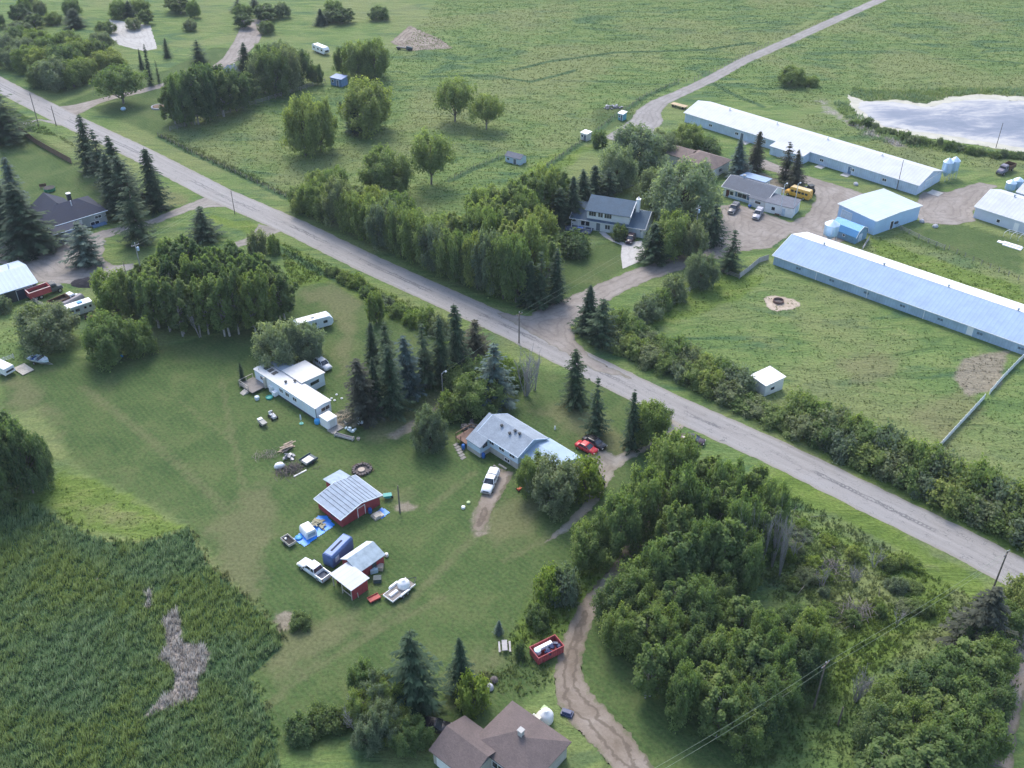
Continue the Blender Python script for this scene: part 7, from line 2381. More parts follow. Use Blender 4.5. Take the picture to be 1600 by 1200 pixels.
def plant(sp, place, h, w, label, group=None, name=None, cat=None, rz=None, var=None):
    L = SPECIES[sp]
    i = NTREE.get(sp, 0)
    NTREE[sp] = i + 1
    cm, tm, h0, w0 = L[(i if var is None else var) % len(L)]
    shrub = 'shrub' in sp
    spr = 'spruce' in sp
    nm = name or ('shrub' if shrub else 'spruce_tree' if spr else 'willow_tree' if 'willow' in sp else 'aspen_tree' if 'aspen' in sp else 'broadleaf_tree')
    ct = cat or ('shrub' if shrub else 'tree')
    root = thing(nm, label, ct, (place.x, place.y, 0), (i * 2.4) % 6.283 if rz is None else rz, group)
    root.scale = (w / w0, w / w0, h / h0)
    if spr:
        root.rotation_euler = (0.035 * math.sin(i * 3.7), 0.035 * math.cos(i * 5.1), root.rotation_euler[2])
    c = bpy.data.objects.new('crown', cm)
    COL.objects.link(c)
    c.parent = root
    t = bpy.data.objects.new('stem' if shrub else 'trunk', tm)
    COL.objects.link(t)
    t.parent = root
    return root


def tree(sp, base, top_y, wpx, label, group=None, **kw):
    """tree whose foot shows at base and whose tip shows at picture row top_y, wpx wide"""
    p = W(*base)
    h = max(0.6, height_at(p, top_y))
    _, _, mpp = PX(p.x, p.y, h * 0.5)
    if 'spruce' in sp and wpx > 20:
        wpx *= 1.2 + 0.2 * math.sin(base[0] * 1.7)
    return plant(sp, p, h, wpx * mpp, label, group, **kw)


def tree_top(sp, top, h, wpx, label, group=None, **kw):
    p = W(top[0], top[1], h)
    _, _, mpp = PX(p.x, p.y, h * 0.5)
    return plant(sp, p, h, wpx * mpp, label, group, **kw)


def bare(base, top_y, wpx, label, group=None, k=0, name='dead_tree'):
    p = W(*base)
    h = max(0.6, height_at(p, top_y))
    _, _, mpp = PX(p.x, p.y, h * 0.5)
    root = thing(name, label, 'tree', (p.x, p.y, 0), k * 1.7, group)
    o = bpy.data.objects.new('branches', BARE[k % 3])
    COL.objects.link(o)
    o.parent = root
    root.scale = (wpx * mpp / 4.5, wpx * mpp / 4.5, h / 8)
    return root


# ---- spruces
g = 'spruces in the row between farmhouse and road'
for base, ty, w, lab in (((143, 270), 174, 46, 'tall spruce at the far end of the row between farmhouse and road'),
                         ((166, 290), 197, 42, 'second spruce from the far end of the row behind the farmhouse'),
                         ((193, 312), 209, 46, 'pointed spruce in the middle of the row right of the farmhouse'),
                         ((207, 338), 238, 52, 'broad spruce in the near half of the row right of the farmhouse'),
                         ((220, 380), 262, 58, 'nearest spruce of the row, standing beside the farm drive'),
                         ((181, 330), 232, 44, 'spruce filling the back of the row nearest the farmhouse roof')):
    tree('spruce', base, ty, w, lab, g)
for sp, base, ty, w, lab in (
        ('spruce', (246, 328), 228, 50, 'lone spruce between the near end of the row and the road'),
        ('spruce', (12, 222), 130, 60, 'spruce cut by the left edge close to the road'),
        ('blue_spruce', (30, 335), 240, 36, 'slim bluish spruce standing behind the big spruce left of the farmhouse'),
        ('spruce', (50, 392), 282, 84, 'biggest dark spruce hiding the left end of the farmhouse'),
        ('spruce', (8, 365), 270, 60, 'dark spruce at the left edge beside the biggest one'),
        ('blue_spruce', (138, 412), 343, 48, 'small neat spruce alone in the middle of the farmyard gravel'),
        ('spruce', (320, 374), 320, 54, 'low broad spruce on the lawn strip beside the road drive'),
        ('spruce', (555, 208), 148, 26, 'narrow very dark spruce between two leafy trees in the meadow'),
        ('spruce', (532, 170), 158, 9, 'tiny dark conifer on the meadow lawn below the blue garden shed'),
        ('spruce', (313, 98), 60, 32, 'dark spruce behind the far tree belt near the top edge'),
        ('spruce', (386, 128), 64, 34, 'spruce beside the far house with the blue grey roof'),
        ('spruce', (262, 90), 58, 16, 'slender spruce by the pale concrete yard at the top'),
        ('blue_spruce', (1152, 278), 214, 42, 'left spruce of the pair behind the bungalow lawn'),
        ('brown_spruce', (1178, 266), 202, 36, 'right taller spruce of the pair behind the bungalow lawn'),
        ('brown_spruce', (1226, 282), 218, 34, 'left spruce of the pair beside the school bus'),
        ('brown_spruce', (1241, 294), 232, 36, 'right spruce of the pair beside the school bus'),
        ('spruce', (1138, 424), 356, 44, 'spruce with shaggy boughs at the fence corner by the gravel yard'),
        ('spruce', (910, 332), 262, 34, 'dark spruce just left behind the two storey house'),
        ('spruce', (928, 318), 256, 34, 'dark spruce behind the roof of the two storey house'),
        ('spruce', (947, 314), 258, 32, 'dark spruce behind the ridge of the two storey house'),
        ('spruce', (892, 345), 272, 36, 'dark spruce left of the two storey house above its porch'),
        ('spruce', (872, 352), 290, 38, 'dark spruce among pale poplars left of the two storey house'),
        ('spruce', (846, 480), 388, 40, 'left of the three dark spruces on the corner by the road junction'),
        ('spruce', (868, 472), 386, 38, 'right of the three dark spruces on the corner by the road junction'),
        ('spruce', (828, 478), 402, 36, 'shortest of the three dark spruces on the corner by the road junction'),
        ('spruce', (937, 537), 462, 50, 'nearer spruce of the pair inside the lane mouth'),
        ('spruce', (918, 518), 441, 36, 'farther spruce of the pair inside the lane mouth'),
        ('spruce', (899, 632), 543, 34, 'slim spruce on the lawn nearest to the junction'),
        ('spruce', (930, 678), 586, 44, 'full spruce on the lawn behind the red and black cars'),
        ('spruce', (986, 702), 603, 36, 'spruce with a leafy tree at its side near the house drive'),
        ('spruce', (583, 566), 499, 32, 'farthest left spruce of the group right of the white hatchback'),
        ('spruce', (608, 578), 496, 34, 'second spruce from the left at the back of the central group'),
        ('blue_spruce', (641, 618), 520, 42, 'bluish spruce in the middle of the central group'),
        ('brown_spruce', (571, 654), 556, 54, 'broad dark spruce at the front left of the central group'),
        ('spruce', (591, 648), 557, 38, 'spruce at the front of the central group beside the broad dark one'),
        ('spruce', (615, 646), 534, 44, 'tall spruce at the front of the central group'),
        ('spruce', (667, 602), 500, 46, 'spruce right of the bluish one in the central group'),
        ('spruce', (690, 592), 486, 44, 'spruce in the right half of the central group'),
        ('spruce', (717, 580), 470, 44, 'tallest tip of the central group nearest the road'),
        ('brown_spruce', (743, 558), 498, 52, 'round topped dark pine at the right end of the central group'),
        ('blue_spruce', (773, 630), 534, 62, 'large blue grey spruce behind the split level house'),
        ('spruce', (650, 1112), 988, 100, 'largest dark spruce at the bottom of the lawn'),
        ('spruce', (723, 1082), 996, 50, 'dark pyramid spruce right of the largest one at the bottom'),
        ('blue_spruce', (779, 990), 968, 15, 'knee high blue spruce alone on the lawn above the picnic table'),
        ('brown_spruce', (1520, 1010), 914, 66, 'brownish spruce above the right hand trees near the road'),
        ('spruce', (380, 598), 566, 15, 'narrow little cedar at the deck of the mobile home'),
        ('spruce', (1112, 382), 314, 50, 'dark dense spruce behind the grey lane fence'),
        ('spruce', (1020, 408), 346, 46, 'dark bushy cedar at the right end of the two storey house'),
        ('spruce', (236, 134), 66, 16, 'narrow leaning dark poplar by the north driveway'),
        ('spruce', (249, 130), 92, 9, 'slimmest dark column tree beside the north driveway'),
        ('spruce', (222, 108), 74, 11, 'narrow dark column tree behind the broad maple')):
    tree(sp, base, ty, w, lab)

# ---- single leafy trees
for sp, base, ty, w, lab in (
        ('light_round', (478, 243), 143, 62, 'left half of the twin leafy trees in the road side meadow'),
        ('light_round', (502, 236), 148, 56, 'right half of the twin leafy trees in the road side meadow'),
        ('light_round', (578, 205), 119, 82, 'big pale leafy tree behind the narrow dark spruce'),
        ('open_light', (711, 190), 118, 62, 'leafy tree with bare trunk alone in the upper meadow'),
        ('open_light', (760, 202), 145, 50, 'smaller pale tree right of the bare trunked meadow tree'),
        ('light_round', (604, 306), 228, 76, 'wide pale tree in the lower meadow behind the hedge'),
        ('open_light', (674, 288), 203, 66, 'pale tree with a short trunk in the lower meadow'),
        ('open_round', (193, 162), 100, 72, 'broad green maple on the lawn beside the north driveway'),
        ('light_round', (172, 112), 76, 52, 'pale rounded tree behind the broad maple'),
        ('light_round', (560, 122), 60, 46, 'tall pale tree above the blue garden shed'),
        ('round', (585, 120), 58, 54, 'dense green tree at the right of the blue garden shed'),
        ('dark_round', (535, 116), 70, 26, 'slim dark tree left above the blue garden shed'),
        ('dark_round', (496, 132), 98, 22, 'small dark tree beside the rail fence end'),
        ('willow', (992, 268), 194, 96, 'largest silvery willow behind the two storey house'),
        ('willow', (962, 296), 226, 62, 'silvery willow left of the largest one'),
        ('willow', (1032, 245), 204, 62, 'silvery willow nearest the far gravel path'),
        ('light_round', (1074, 236), 192, 52, 'yellow green tree in front of the white roofed barn'),
        ('willow', (1062, 345), 248, 122, 'wide silvery willow between the two storey house and bungalow'),
        ('grey_willow', (1022, 318), 262, 60, 'dark lower willow behind the chimney'),
        ('dark_shrub', (936, 228), 203, 27, 'round dark garden bush beside the tiny cream shed'),
        ('dark_shrub', (1102, 238), 215, 44, 'dark clipped hedge behind the brown hip roof'),
        ('light_round', (1046, 400), 328, 62, 'olive tree leaning over the white panel fence'),
        ('grey_round', (1080, 404), 344, 44, 'second olive tree behind the white panel fence'),
        ('dark_shrub', (967, 374), 349, 25, 'round clipped bush at the front door of the two storey house'),
        ('dark_shrub', (896, 396), 362, 56, 'low dark juniper below the porch of the two storey house'),
        ('grey_willow', (1092, 448), 396, 56, 'round willow bush between lane and paddock fence'),
        ('grey_shrub', (1052, 468), 428, 42, 'grey green bush on the lane side of the paddock fence'),
        ('grey_shrub', (1012, 498), 462, 46, 'grey bush at the near end of the paddock fence'),
        ('shrub', (1032, 482), 450, 34, 'small green bush between two grey ones on the paddock fence'),
        ('willow', (440, 572), 500, 84, 'pale silver willow behind the mobile home'),
        ('willow', (484, 560), 503, 62, 'smaller silver willow in front of the travel trailer'),
        ('round', (186, 496), 417, 68, 'round green tree beside the white camper'),
        ('grey_round', (78, 540), 476, 94, 'dull grey green tree above the motor boat'),
        ('round', (178, 562), 488, 78, 'bushy green tree standing in the upper lawn'),
        ('shrub', (222, 552), 500, 48, 'smaller bush joined to the right of the bushy lawn tree'),
        ('grey_shrub', (4, 488), 460, 28, 'grey bush cut by the left edge in front of the machine shed'),
        ('round', (746, 644), 588, 76, 'dense green tree directly behind the split level house deck'),
        ('shrub', (704, 652), 612, 44, 'leafy bush left of the tree behind the side deck'),
        ('grey_willow', (672, 700), 638, 58, 'grey willow bush on the lawn west of the side deck'),
        ('shrub', (712, 608), 574, 42, 'green bush below the lamp post behind the house'),
        ('dark_shrub', (742, 600), 560, 48, 'dark bush between pine and blue spruce behind the house'),
        ('grey_round', (868, 790), 714, 82, 'grey leaved tree in front of the attached garage'),
        ('round', (836, 772), 708, 54, 'green tree over the front corner of the split level house'),
        ('lime_shrub', (914, 768), 714, 58, 'yellow green tree beside the garage drive'),
        ('round', (1012, 694), 624, 58, 'leafy tree with a pale trunk beside the drive spruce'),
        ('round', (966, 868), 768, 74, 'green tree on the driveway bend nearest the house'),
        ('round', (1000, 838), 728, 74, 'taller green tree behind the driveway bend one'),
        ('round', (1046, 778), 672, 84, 'large green tree at the mouth of the house driveway'),
        ('round', (918, 880), 816, 66, 'leafy tree left of the dirt track above the weeds'),
        ('grey_shrub', (882, 938), 886, 50, 'grey green bush in the weeds left of the dirt track'),
        ('lime_shrub', (856, 936), 888, 46, 'bright green bush at the left of the grey green track bush'),
        ('dark_shrub', (840, 974), 944, 36, 'small dark bush in the weeds above the red bin'),
        ('lime_shrub', (738, 1106), 1052, 52, 'lime green round shrub below the dark pyramid spruce'),
        ('dark_shrub', (812, 1024), 1002, 18, 'small dark bush between picnic table and red bin'),
        ('round', (1236, 132), 103, 44, 'lone willow bush left of the pond in the marshy meadow'),
        ('shrub', (1268, 134), 119, 24, 'small bush right of the lone pond meadow bush'),
        ('dark_shrub', (470, 976), 960, 36, 'low dark shrub patch alone at the lawn edge by the marsh'),
        ('round', (588, 505), 452, 30, 'slim leafy tree at the verge edge of the upper lawn'),
        ('shrub', (430, 396), 364, 20, 'small tree at the roadside drive entrance'),
        ('grey_shrub', (404, 394), 358, 34, 'grey bush by the roadside drive above the aspen grove'),
        ('light_round', (1592, 965), 900, 74, 'pale green tree at the right edge beside the road bend'),
        ('dark_shrub', (467, 324), 290, 34, 'dark bush at the far end of the road hedge')):
    tree(sp, base, ty, w, lab)

# ---- aspen grove on the left lawn
g = 'aspens in the grove on the upper lawn'
rg = random.Random(77)
grove = [(228, 498, 428), (246, 512, 430), (266, 516, 420), (286, 522, 424), (330, 522, 415), (352, 524, 420), (376, 522, 412), (398, 524, 418), (420, 518, 420), (440, 498, 418),
         (236, 476, 404), (258, 488, 396), (280, 492, 392), (306, 496, 388), (330, 494, 384), (356, 496, 386), (382, 498, 380), (408, 492, 388), (430, 478, 396),
         (250, 460, 385), (275, 462, 376), (300, 464, 372), (325, 466, 374), (350, 468, 375), (378, 468, 380), (402, 466, 384)]
for i, (x, y, ty) in enumerate(grove):
    r = 'front' if i < 10 else 'middle' if i < 19 else 'back'
    tree('aspen' if i % 3 else 'dark_aspen', (x + rg.uniform(-4, 4), y), ty + rg.uniform(-15, 9), rg.uniform(34, 56), f'leafy aspen in the {r} row of the dense grove on the upper lawn', g + ', ' + r + ' row')
bare((313, 527), 468, 26, 'bare pale trunked tree at the front of the aspen grove', None, 1)

# ---- big dark bush at the left edge
for i, (x, y, ty, w) in enumerate(((18, 778, 648, 78), (52, 770, 655, 64), (-22, 775, 640, 80), (72, 748, 676, 42), (20, 745, 640, 70))):
    tree('dark_round' if i != 4 else 'dark_aspen', (x, y), ty, w, 'dark poplar in the thick clump at the left edge above the marsh', 'poplars of the left edge clump')

# ---- hedge of trees along the far side of the road
g = 'trees of the roadside belt'
row1 = [(478, 330, 296), (496, 338, 280), (514, 346, 286), (532, 354, 276), (551, 363, 290), (569, 371, 300), (588, 380, 306), (606, 388, 312), (626, 398, 316), (646, 407, 326), (666, 416, 336), (686, 425, 345), (706, 434, 352), (726, 443, 358), (746, 451, 356), (766, 459, 352), (786, 467, 362), (806, 472, 366)]
for i, (x, y, ty) in enumerate(row1):
    sp = ('light_round', 'round', 'light_round', 'grey_round')[i % 4]
    tree(sp, (x, y), ty + rg.uniform(-5, 5), rg.uniform(44, 56), 'leafy hedge tree in the front line of the belt along the far road verge', g + ', front line')
row2 = [(500, 314, 268), (528, 326, 262), (556, 338, 280), (590, 352, 288), (622, 370, 300), (720, 412, 322), (744, 416, 318), (770, 424, 316), (800, 440, 330), (826, 448, 338), (690, 400, 330)]
for i, (x, y, ty) in enumerate(row2):
    tree(('light_round', 'round', 'light_aspen')[i % 3], (x, y), ty + rg.uniform(-5, 5), rg.uniform(44, 58), 'leafy tree in the second line of the belt along the far road verge', g + ', second line')
row3 = [(756, 372, 286), (780, 374, 276), (806, 366, 270), (832, 352, 258), (852, 340, 250), (872, 334, 254), (800, 400, 306), (826, 404, 318), (846, 398, 318), (772, 398, 300), (748, 398, 308), (858, 432, 362), (820, 380, 288)]
for i, (x, y, ty) in enumerate(row3):
    tree('light_aspen' if i % 4 else 'light_round', (x, y), ty + rg.uniform(-4, 4), rg.uniform(40, 54), 'pale green poplar in the thick stand left of the two storey house', 'pale poplars left of the two storey house')
bare((738, 400), 340, 34, 'grey bare tree among the pale poplars of the road belt', None, 2)

# ---- hedge of shrubs along the road on the paddock side
g = 'shrubs of the paddock hedge'
x = 952.0
i = 0
while x < 1640:
    yb = 534 + (x - 950) * 0.474
    k = (x - 950) / 690
    w = 42 + 18 * k
    sp = ('grey_shrub', 'light_shrub', 'light_shrub', 'grey_shrub', 'shrub')[i % 5]
    tree(sp, (x, yb), yb - (0.55 if 1140 < x < 1240 else 1) * (25 + 14 * k) + rg.uniform(-5, 5), w * rg.uniform(1.0, 1.25), 'roadside shrub in the front line of the long paddock hedge', g + ', front line')
    if not (1150 < x < 1215):
        tree(('light_shrub', 'shrub', 'grey_shrub')[i % 3], (x + 14, yb - 14 - 5 * k), yb - (46 + 28 * k) + rg.uniform(-9, 9), w * rg.uniform(1.0, 1.25), 'paler shrub in the back line of the long paddock hedge', g + ', back line')
    x += w * 0.52
    i += 1

# ---- low bushes in the verge left of the road
for i, (x, y, ty, w) in enumerate(((540, 440, 424, 26), (556, 446, 428, 30), (575, 462, 446, 26), (600, 478, 462, 30), (622, 492, 474, 30), (646, 506, 486, 34), (668, 512, 480, 36), (686, 522, 492, 34), (520, 428, 416, 24), (780, 586, 552, 46), (800, 598, 566, 40), (760, 600, 566, 40), (1030, 660, 632, 34), (1004, 650, 630, 30))):
    tree(('shrub', 'lime_shrub', 'shrub', 'grey_shrub')[i % 4], (x, y), ty, w, 'low verge bush between the upper lawn and the road', 'low bushes on the near road verge')
bare((822, 618), 540, 44, 'bare forked grey tree on the lawn near the junction pole', None, 0)
bare((835, 610), 546, 30, 'smaller bare grey tree at the right of the forked one', None, 2)

# ---- grove at the lower right
g = 'trees of the lower right grove'
tops = [(1078, 724), (1112, 706), (1148, 708), (1184, 724), (1214, 748), (1062, 778), (1098, 756), (1134, 748), (1168, 770), (1206, 786), (1030, 840), (1066, 826), (1102, 812), (1140, 806), (1176, 826)]
for i, (x, y) in enumerate(tops):
    tree_top('aspen' if i % 2 else 'round', (x + rg.uniform(-5, 5), y + rg.uniform(-5, 5)), rg.uniform(11.5, 15.0), rg.uniform(50, 72), 'tall aspen in the upper half of the grove right of the dirt track', g + ', upper half')
tops = [(1006, 876), (1044, 868), (1082, 862), (976, 904), (1016, 916), (1054, 904), (1092, 900), (1126, 902), (974, 944), (1012, 958), (1050, 948), (1090, 942), (1128, 944), (1166, 934), (1204, 944), (1240, 948), (1272, 962), (1020, 996), (1060, 992), (1100, 986), (1140, 990), (1180, 984), (1220, 992), (1258, 996), (1074, 1032), (1114, 1030), (1154, 1036), (1194, 1030), (1232, 1036), (1130, 1066), (1170, 1070), (1205, 1074), (1180, 1105)]
for i, (x, y) in enumerate(tops):
    tree_top(('round', 'aspen', 'round', 'dark_round')[i % 4], (x + rg.uniform(-6, 6), y + rg.uniform(-6, 6)), rg.uniform(8.0, 12.0), rg.uniform(52, 76), 'rounded leafy tree in the lower half of the grove right of the dirt track', g + ', lower half')
for i, (x, y, ty, w) in enumerate(((1146, 896, 800, 20), (1166, 890, 790, 18), (1188, 892, 786, 22), (1206, 886, 790, 22), (1140, 1112, 1056, 28), (1158, 1106, 1052, 26), (1218, 900, 800, 22))):
    bare((x, y), ty, w, 'bare pale trunk at the edge of the lower right grove', 'bare trunks round the lower right grove', i)

# ---- trees at the lower right corner
for i, (x, y, h, w) in enumerate(((1420, 1066, 8, 84), (1458, 1044, 9, 84), (1494, 1020, 9, 84), (1530, 1010, 9, 80), (1566, 1000, 8, 76), (1392, 1104, 8, 84), (1436, 1108, 9, 88), (1480, 1084, 9, 84), (1520, 1064, 9, 84), (1556, 1056, 8, 76), (1500, 1124, 9, 90), (1460, 1150, 9, 90), (1544, 1110, 9, 84), (1548, 960, 7, 66), (1580, 945, 6, 60), (1400, 1160, 9, 90))):
    tree_top(('round', 'dark_round', 'round', 'aspen')[i % 4], (x, y), h, w, 'leafy tree in the thicket at the lower right corner', 'trees of the lower right corner thicket')
bare((1336, 1096), 1044, 40, 'grey dead tree beside the tall utility pole at the lower right', None, 0)
g = 'bushes of the overgrown clearing'
for i in range(34):
    u, v = rg.uniform(0, 1), rg.uniform(0, 1)
    x = 1170 + 290 * u
    y = 800 + 85 * u + 150 * v
    if 1380 < x and y > 960:
        continue
    sp = ('grey_shrub', 'light_shrub', 'lime_shrub', 'shrub')[i % 4]
    tree(sp, (x, y), y - rg.uniform(7, 18), rg.uniform(18, 36), 'low bush in the overgrown clearing between grove and road', g)
for i in range(6):
    x, y = 1190 + 44 * i + rg.uniform(-14, 14), 860 + 14 * i + rg.uniform(-30, 50)
    bare((x, y), y - rg.uniform(26, 46), rg.uniform(24, 34), 'small dead grey tree in the overgrown clearing', 'dead trees of the overgrown clearing', i)

# ---- lower left corner trees
for i, (x, y, h, w, sp) in enumerate(((566, 1034, 7, 50, 'round'), (590, 1052, 8, 62, 'grey_round'), (566, 1078, 7, 56, 'round'), (608, 1058, 8, 52, 'round'), (620, 1108, 6, 60, 'light_round'), (574, 1120, 6, 60, 'grey_round'), (640, 1124, 6, 60, 'round'), (596, 1096, 8, 56, 'grey_round'))):
    tree_top(sp, (x, y), h, w, 'leafy tree in the clump left of the largest bottom spruce', 'leafy clump left of the bottom spruce')
bare((558, 1142), 1098, 44, 'bare grey bush at the bottom edge of the leafy clump', None, 1)
for i, (x, y, ty, w) in enumerate(((500, 1136, 1112, 50), (530, 1132, 1108, 44), (470, 1150, 1122, 50))):
    tree('dark_shrub', (x, y), ty, w, 'low dark shrub along the bottom edge of the lawn', 'low shrubs at the bottom lawn edge')

# ---- far tree belts at the top left
g = 'trees of the top left belt'
for i, (x, y, ty, w) in enumerate(((20, 106, 72, 44), (48, 112, 70, 46), (76, 118, 72, 50), (104, 122, 68, 52), (40, 92, 56, 44), (80, 94, 54, 46), (124, 104, 58, 50), (150, 96, 60, 44), (90, 140, 88, 54), (116, 136, 92, 46), (132, 128, 88, 44), (70, 134, 96, 46), (8, 88, 50, 40), (60, 80, 44, 44), (110, 84, 46, 46), (30, 70, 40, 40), (160, 80, 48, 40))):
    tree(('grey_round', 'round', 'light_round', 'dark_round')[i % 4], (x, y), ty, w, 'grey green tree in the mixed belt at the top left of the road', g)
g = 'trees of the far garden belt'
for i, (x, y, ty, w) in enumerate(((274, 194, 128, 36), (292, 198, 108, 40), (310, 194, 96, 46), (330, 188, 94, 48), (350, 182, 100, 44), (370, 174, 104, 46), (390, 162, 110, 40), (284, 186, 112, 40), (340, 168, 92, 44))):
    tree('dark_round' if i % 2 else 'dark_aspen', (x, y), ty, w, 'tall dark tree in the garden belt left of the rail fence', g)
for i, (x, y, ty, w) in enumerate(((414, 146, 78, 44), (432, 150, 70, 48), (452, 142, 66, 46), (472, 132, 74, 40), (440, 128, 60, 44), (416, 128, 66, 40))):
    tree('dark_round' if i % 2 else 'grey_round', (x, y), ty, w, 'dense dark tree in the belt right of the far house', 'trees of the belt right of the far house')
for i in range(34):
    c = (20, 95, 190, 300, 410, 530)[i % 6]
    x, y = c + rg.gauss(0, 34), rg.uniform(14, 58)
    tree(('grey_round', 'dark_round', 'round', 'dark_aspen', 'spruce')[i % 5], (x, y), y - rg.uniform(18, 34), rg.uniform(20, 40), 'distant tree beyond the top left gardens', 'distant trees beyond the gardens')

# ---- bushes round the pond
for i in range(24):
    t = i / 23
    x = 1340 + 262 * t + rg.uniform(-5, 5)
    y = 186 + 62 * t - 14 * (1 - t) * (t - 0.4) + 14 * math.sin(t * 3.1) + rg.uniform(-2, 3)
    tree(('shrub', 'dark_shrub', 'grey_shrub')[i % 3], (x, y), y - rg.uniform(5, 14), rg.uniform(10, 24), 'low green bush in the fringe along the near pond shore', 'bushes fringing the pond')

# ================================================================ POLES, WIRES, FENCES
POLE_W = M("pole_wood", (0.16, 0.135, 0.115), 0.9, 0, 0.25, 2)
POLE_G = M("pale_pole_wood", (0.34, 0.32, 0.30), 0.85, 0, 0.2, 2)
WIRE = M("aluminium_wire", (0.30, 0.35, 0.25), 0.5, 0.2)
POLES = {}


def pole(key, base, top_y, label, mat=POLE_W, arm=True, lamp=False, r=0.15, group=None, transformer=False, name='utility_pole', cat='pole'):
    p = W(*base)
    H = height_at(p, top_y)
    t = thing(name, label, cat, (p.x, p.y, 0), 0.75, group)
    MB().tube([(0, 0, 0), (0, 0, H)], [r, r * 0.65], 8).build('post', mat, t)
    if arm:
        MB().box(-0.9, 0.9, -0.06, 0.06, H - 0.55, H - 0.43).build('crossarm', mat, t)
        for x in (-0.8, 0.8):
            MB().lathe([(0.05, H - 0.43), (0.07, H - 0.33), (0.03, H - 0.22)], (x, 0, 0), 6).build('insulator', M("pale_rock"), t)
        MB().lathe([(0.05, H), (0.07, H + 0.1), (0.03, H + 0.2)], (0, 0, 0), 6).build('insulator', M("white_paint"), t)
    if transformer:
        MB().lathe([(0.26, H - 1.9), (0.28, H - 1.1), (0.15, H - 1.0)], (0.42, 0, 0), 10).build('transformer', M("pale_blue_siding"), t)
    if lamp:
        MB().tube([(0, 0, H - 0.3), (0.5, 0, H + 0.1), (0.9, 0, H + 0.1)], 0.035, 5).build('lamp_arm', M("galvanised_leg"), t)
        MB().lathe([(0.1, 0), (0.22, -0.12), (0.2, -0.3), (0.05, -0.34)], (1.0, 0, H + 0.12), 10).build('lamp_head', M("white_paint"), t)
    POLES[key] = Vector((p.x, p.y, H))
    return t


pole('junction', (811, 536), 488, 'brown utility pole at the near side of the road junction')
pole('right', (1550, 924), 861, 'leaning looking utility pole at the road bend near the right edge')
pole('lower', (1271, 1107), 1035, 'dark utility pole between the lower right grove and corner thicket')
pole('stub', (1309, 1134), 1105, 'short dark pole stub cut by the bottom edge', arm=False)
pole('lane', (1085, 378), 322, 'pale pole with a white transformer behind the lane fence', POLE_G, transformer=True)
pole('north', (61, 198), 146, 'farther of the two poles at the top left of the road', arm=False)
pole('north2', (88, 196), 165, 'nearer of the two poles at the top left of the road', arm=False)
pole('drive', (367, 334), 298, 'thin pole beside the road at the farm drive', arm=False, r=0.11)
pole('shed', (625, 801), 759, 'dark pole standing on bare soil right of the big red shed', arm=False)
pole('yard', (1401, 296), 250, 'thin pole in front of the white roofed barn', arm=False, r=0.11)
pole('pond', (1556, 231), 192, 'thin pole at the pond shore', arm=False, r=0.11)
pole('grove', (232, 470), 380, 'grey pole with a transformer rising out of the aspen grove', POLE_G, transformer=True)
pole('shop', (1218, 338), 288, 'left of the two pale lamp poles before the side shop', M("pale_steel_pole", (0.6, 0.66, 0.7), 0.5), arm=False, lamp=True, r=0.10, name='lamp_pole')
pole('shop2', (1238, 340), 287, 'right of the two pale lamp poles before the side shop', M("pale_steel_pole"), arm=False, lamp=True, r=0.10, name='lamp_pole')
pole('house', (692, 622), 583, 'grey pole with a white lamp beside the house tree belt', POLE_G, arm=False, lamp=True, r=0.10, name='lamp_pole')
pole('aspen', (200, 440), 408, 'thin dark pole behind the round tree by the camper', arm=False, r=0.1)


def wire(a, b2, label, off=0.0, sag=0.5, dz=0.0, group=None):
    a, b2 = Vector(a), Vector(b2)
    d = (b2 - a).normalized()
    s = Vector((-d.y, d.x, 0)) * off
    pts = []
    c = (a + b2) / 2
    for k in range(13):
        t = k / 12
        p = a.lerp(b2, t) + s + Vector((0, 0, dz - sag * 4 * t * (1 - t)))
        pts.append(p - Vector((c.x, c.y, 0)))
    o = MB().tube(pts, 0.016, 4).build('power_wire', WIRE, None, loc=(c.x, c.y, 0))
    tag(o, label, 'wire', group)


for k, (dz, lab) in enumerate(((0.0, 'upper'), (-1.3, 'lower'))):
    wire(POLES['junction'], POLES['lane'], f'{lab} overhead wire crossing the lane from the junction pole', 0, 0.5, dz)
    wire(POLES['right'], POLES['lower'], f'{lab} overhead wire across the clearing from the road bend pole', 0, 0.6, dz)
    e = POLES['lower'] + (POLES['lower'] - POLES['right']) * 0.8
    wire(POLES['lower'], e, f'{lab} overhead wire running on to the bottom edge', 0, 0.6, dz)
    wire(POLES['grove'], POLES['drive'] + Vector((0, 0, 0.5)), f'{lab} overhead wire from the grove pole towards the road', 0, 0.4, dz * 0.5)
wire(POLES['house'], POLES['junction'] + Vector((0, 0, -1.2)), 'single service wire from the lamp pole to the junction pole', 0, 0.5)


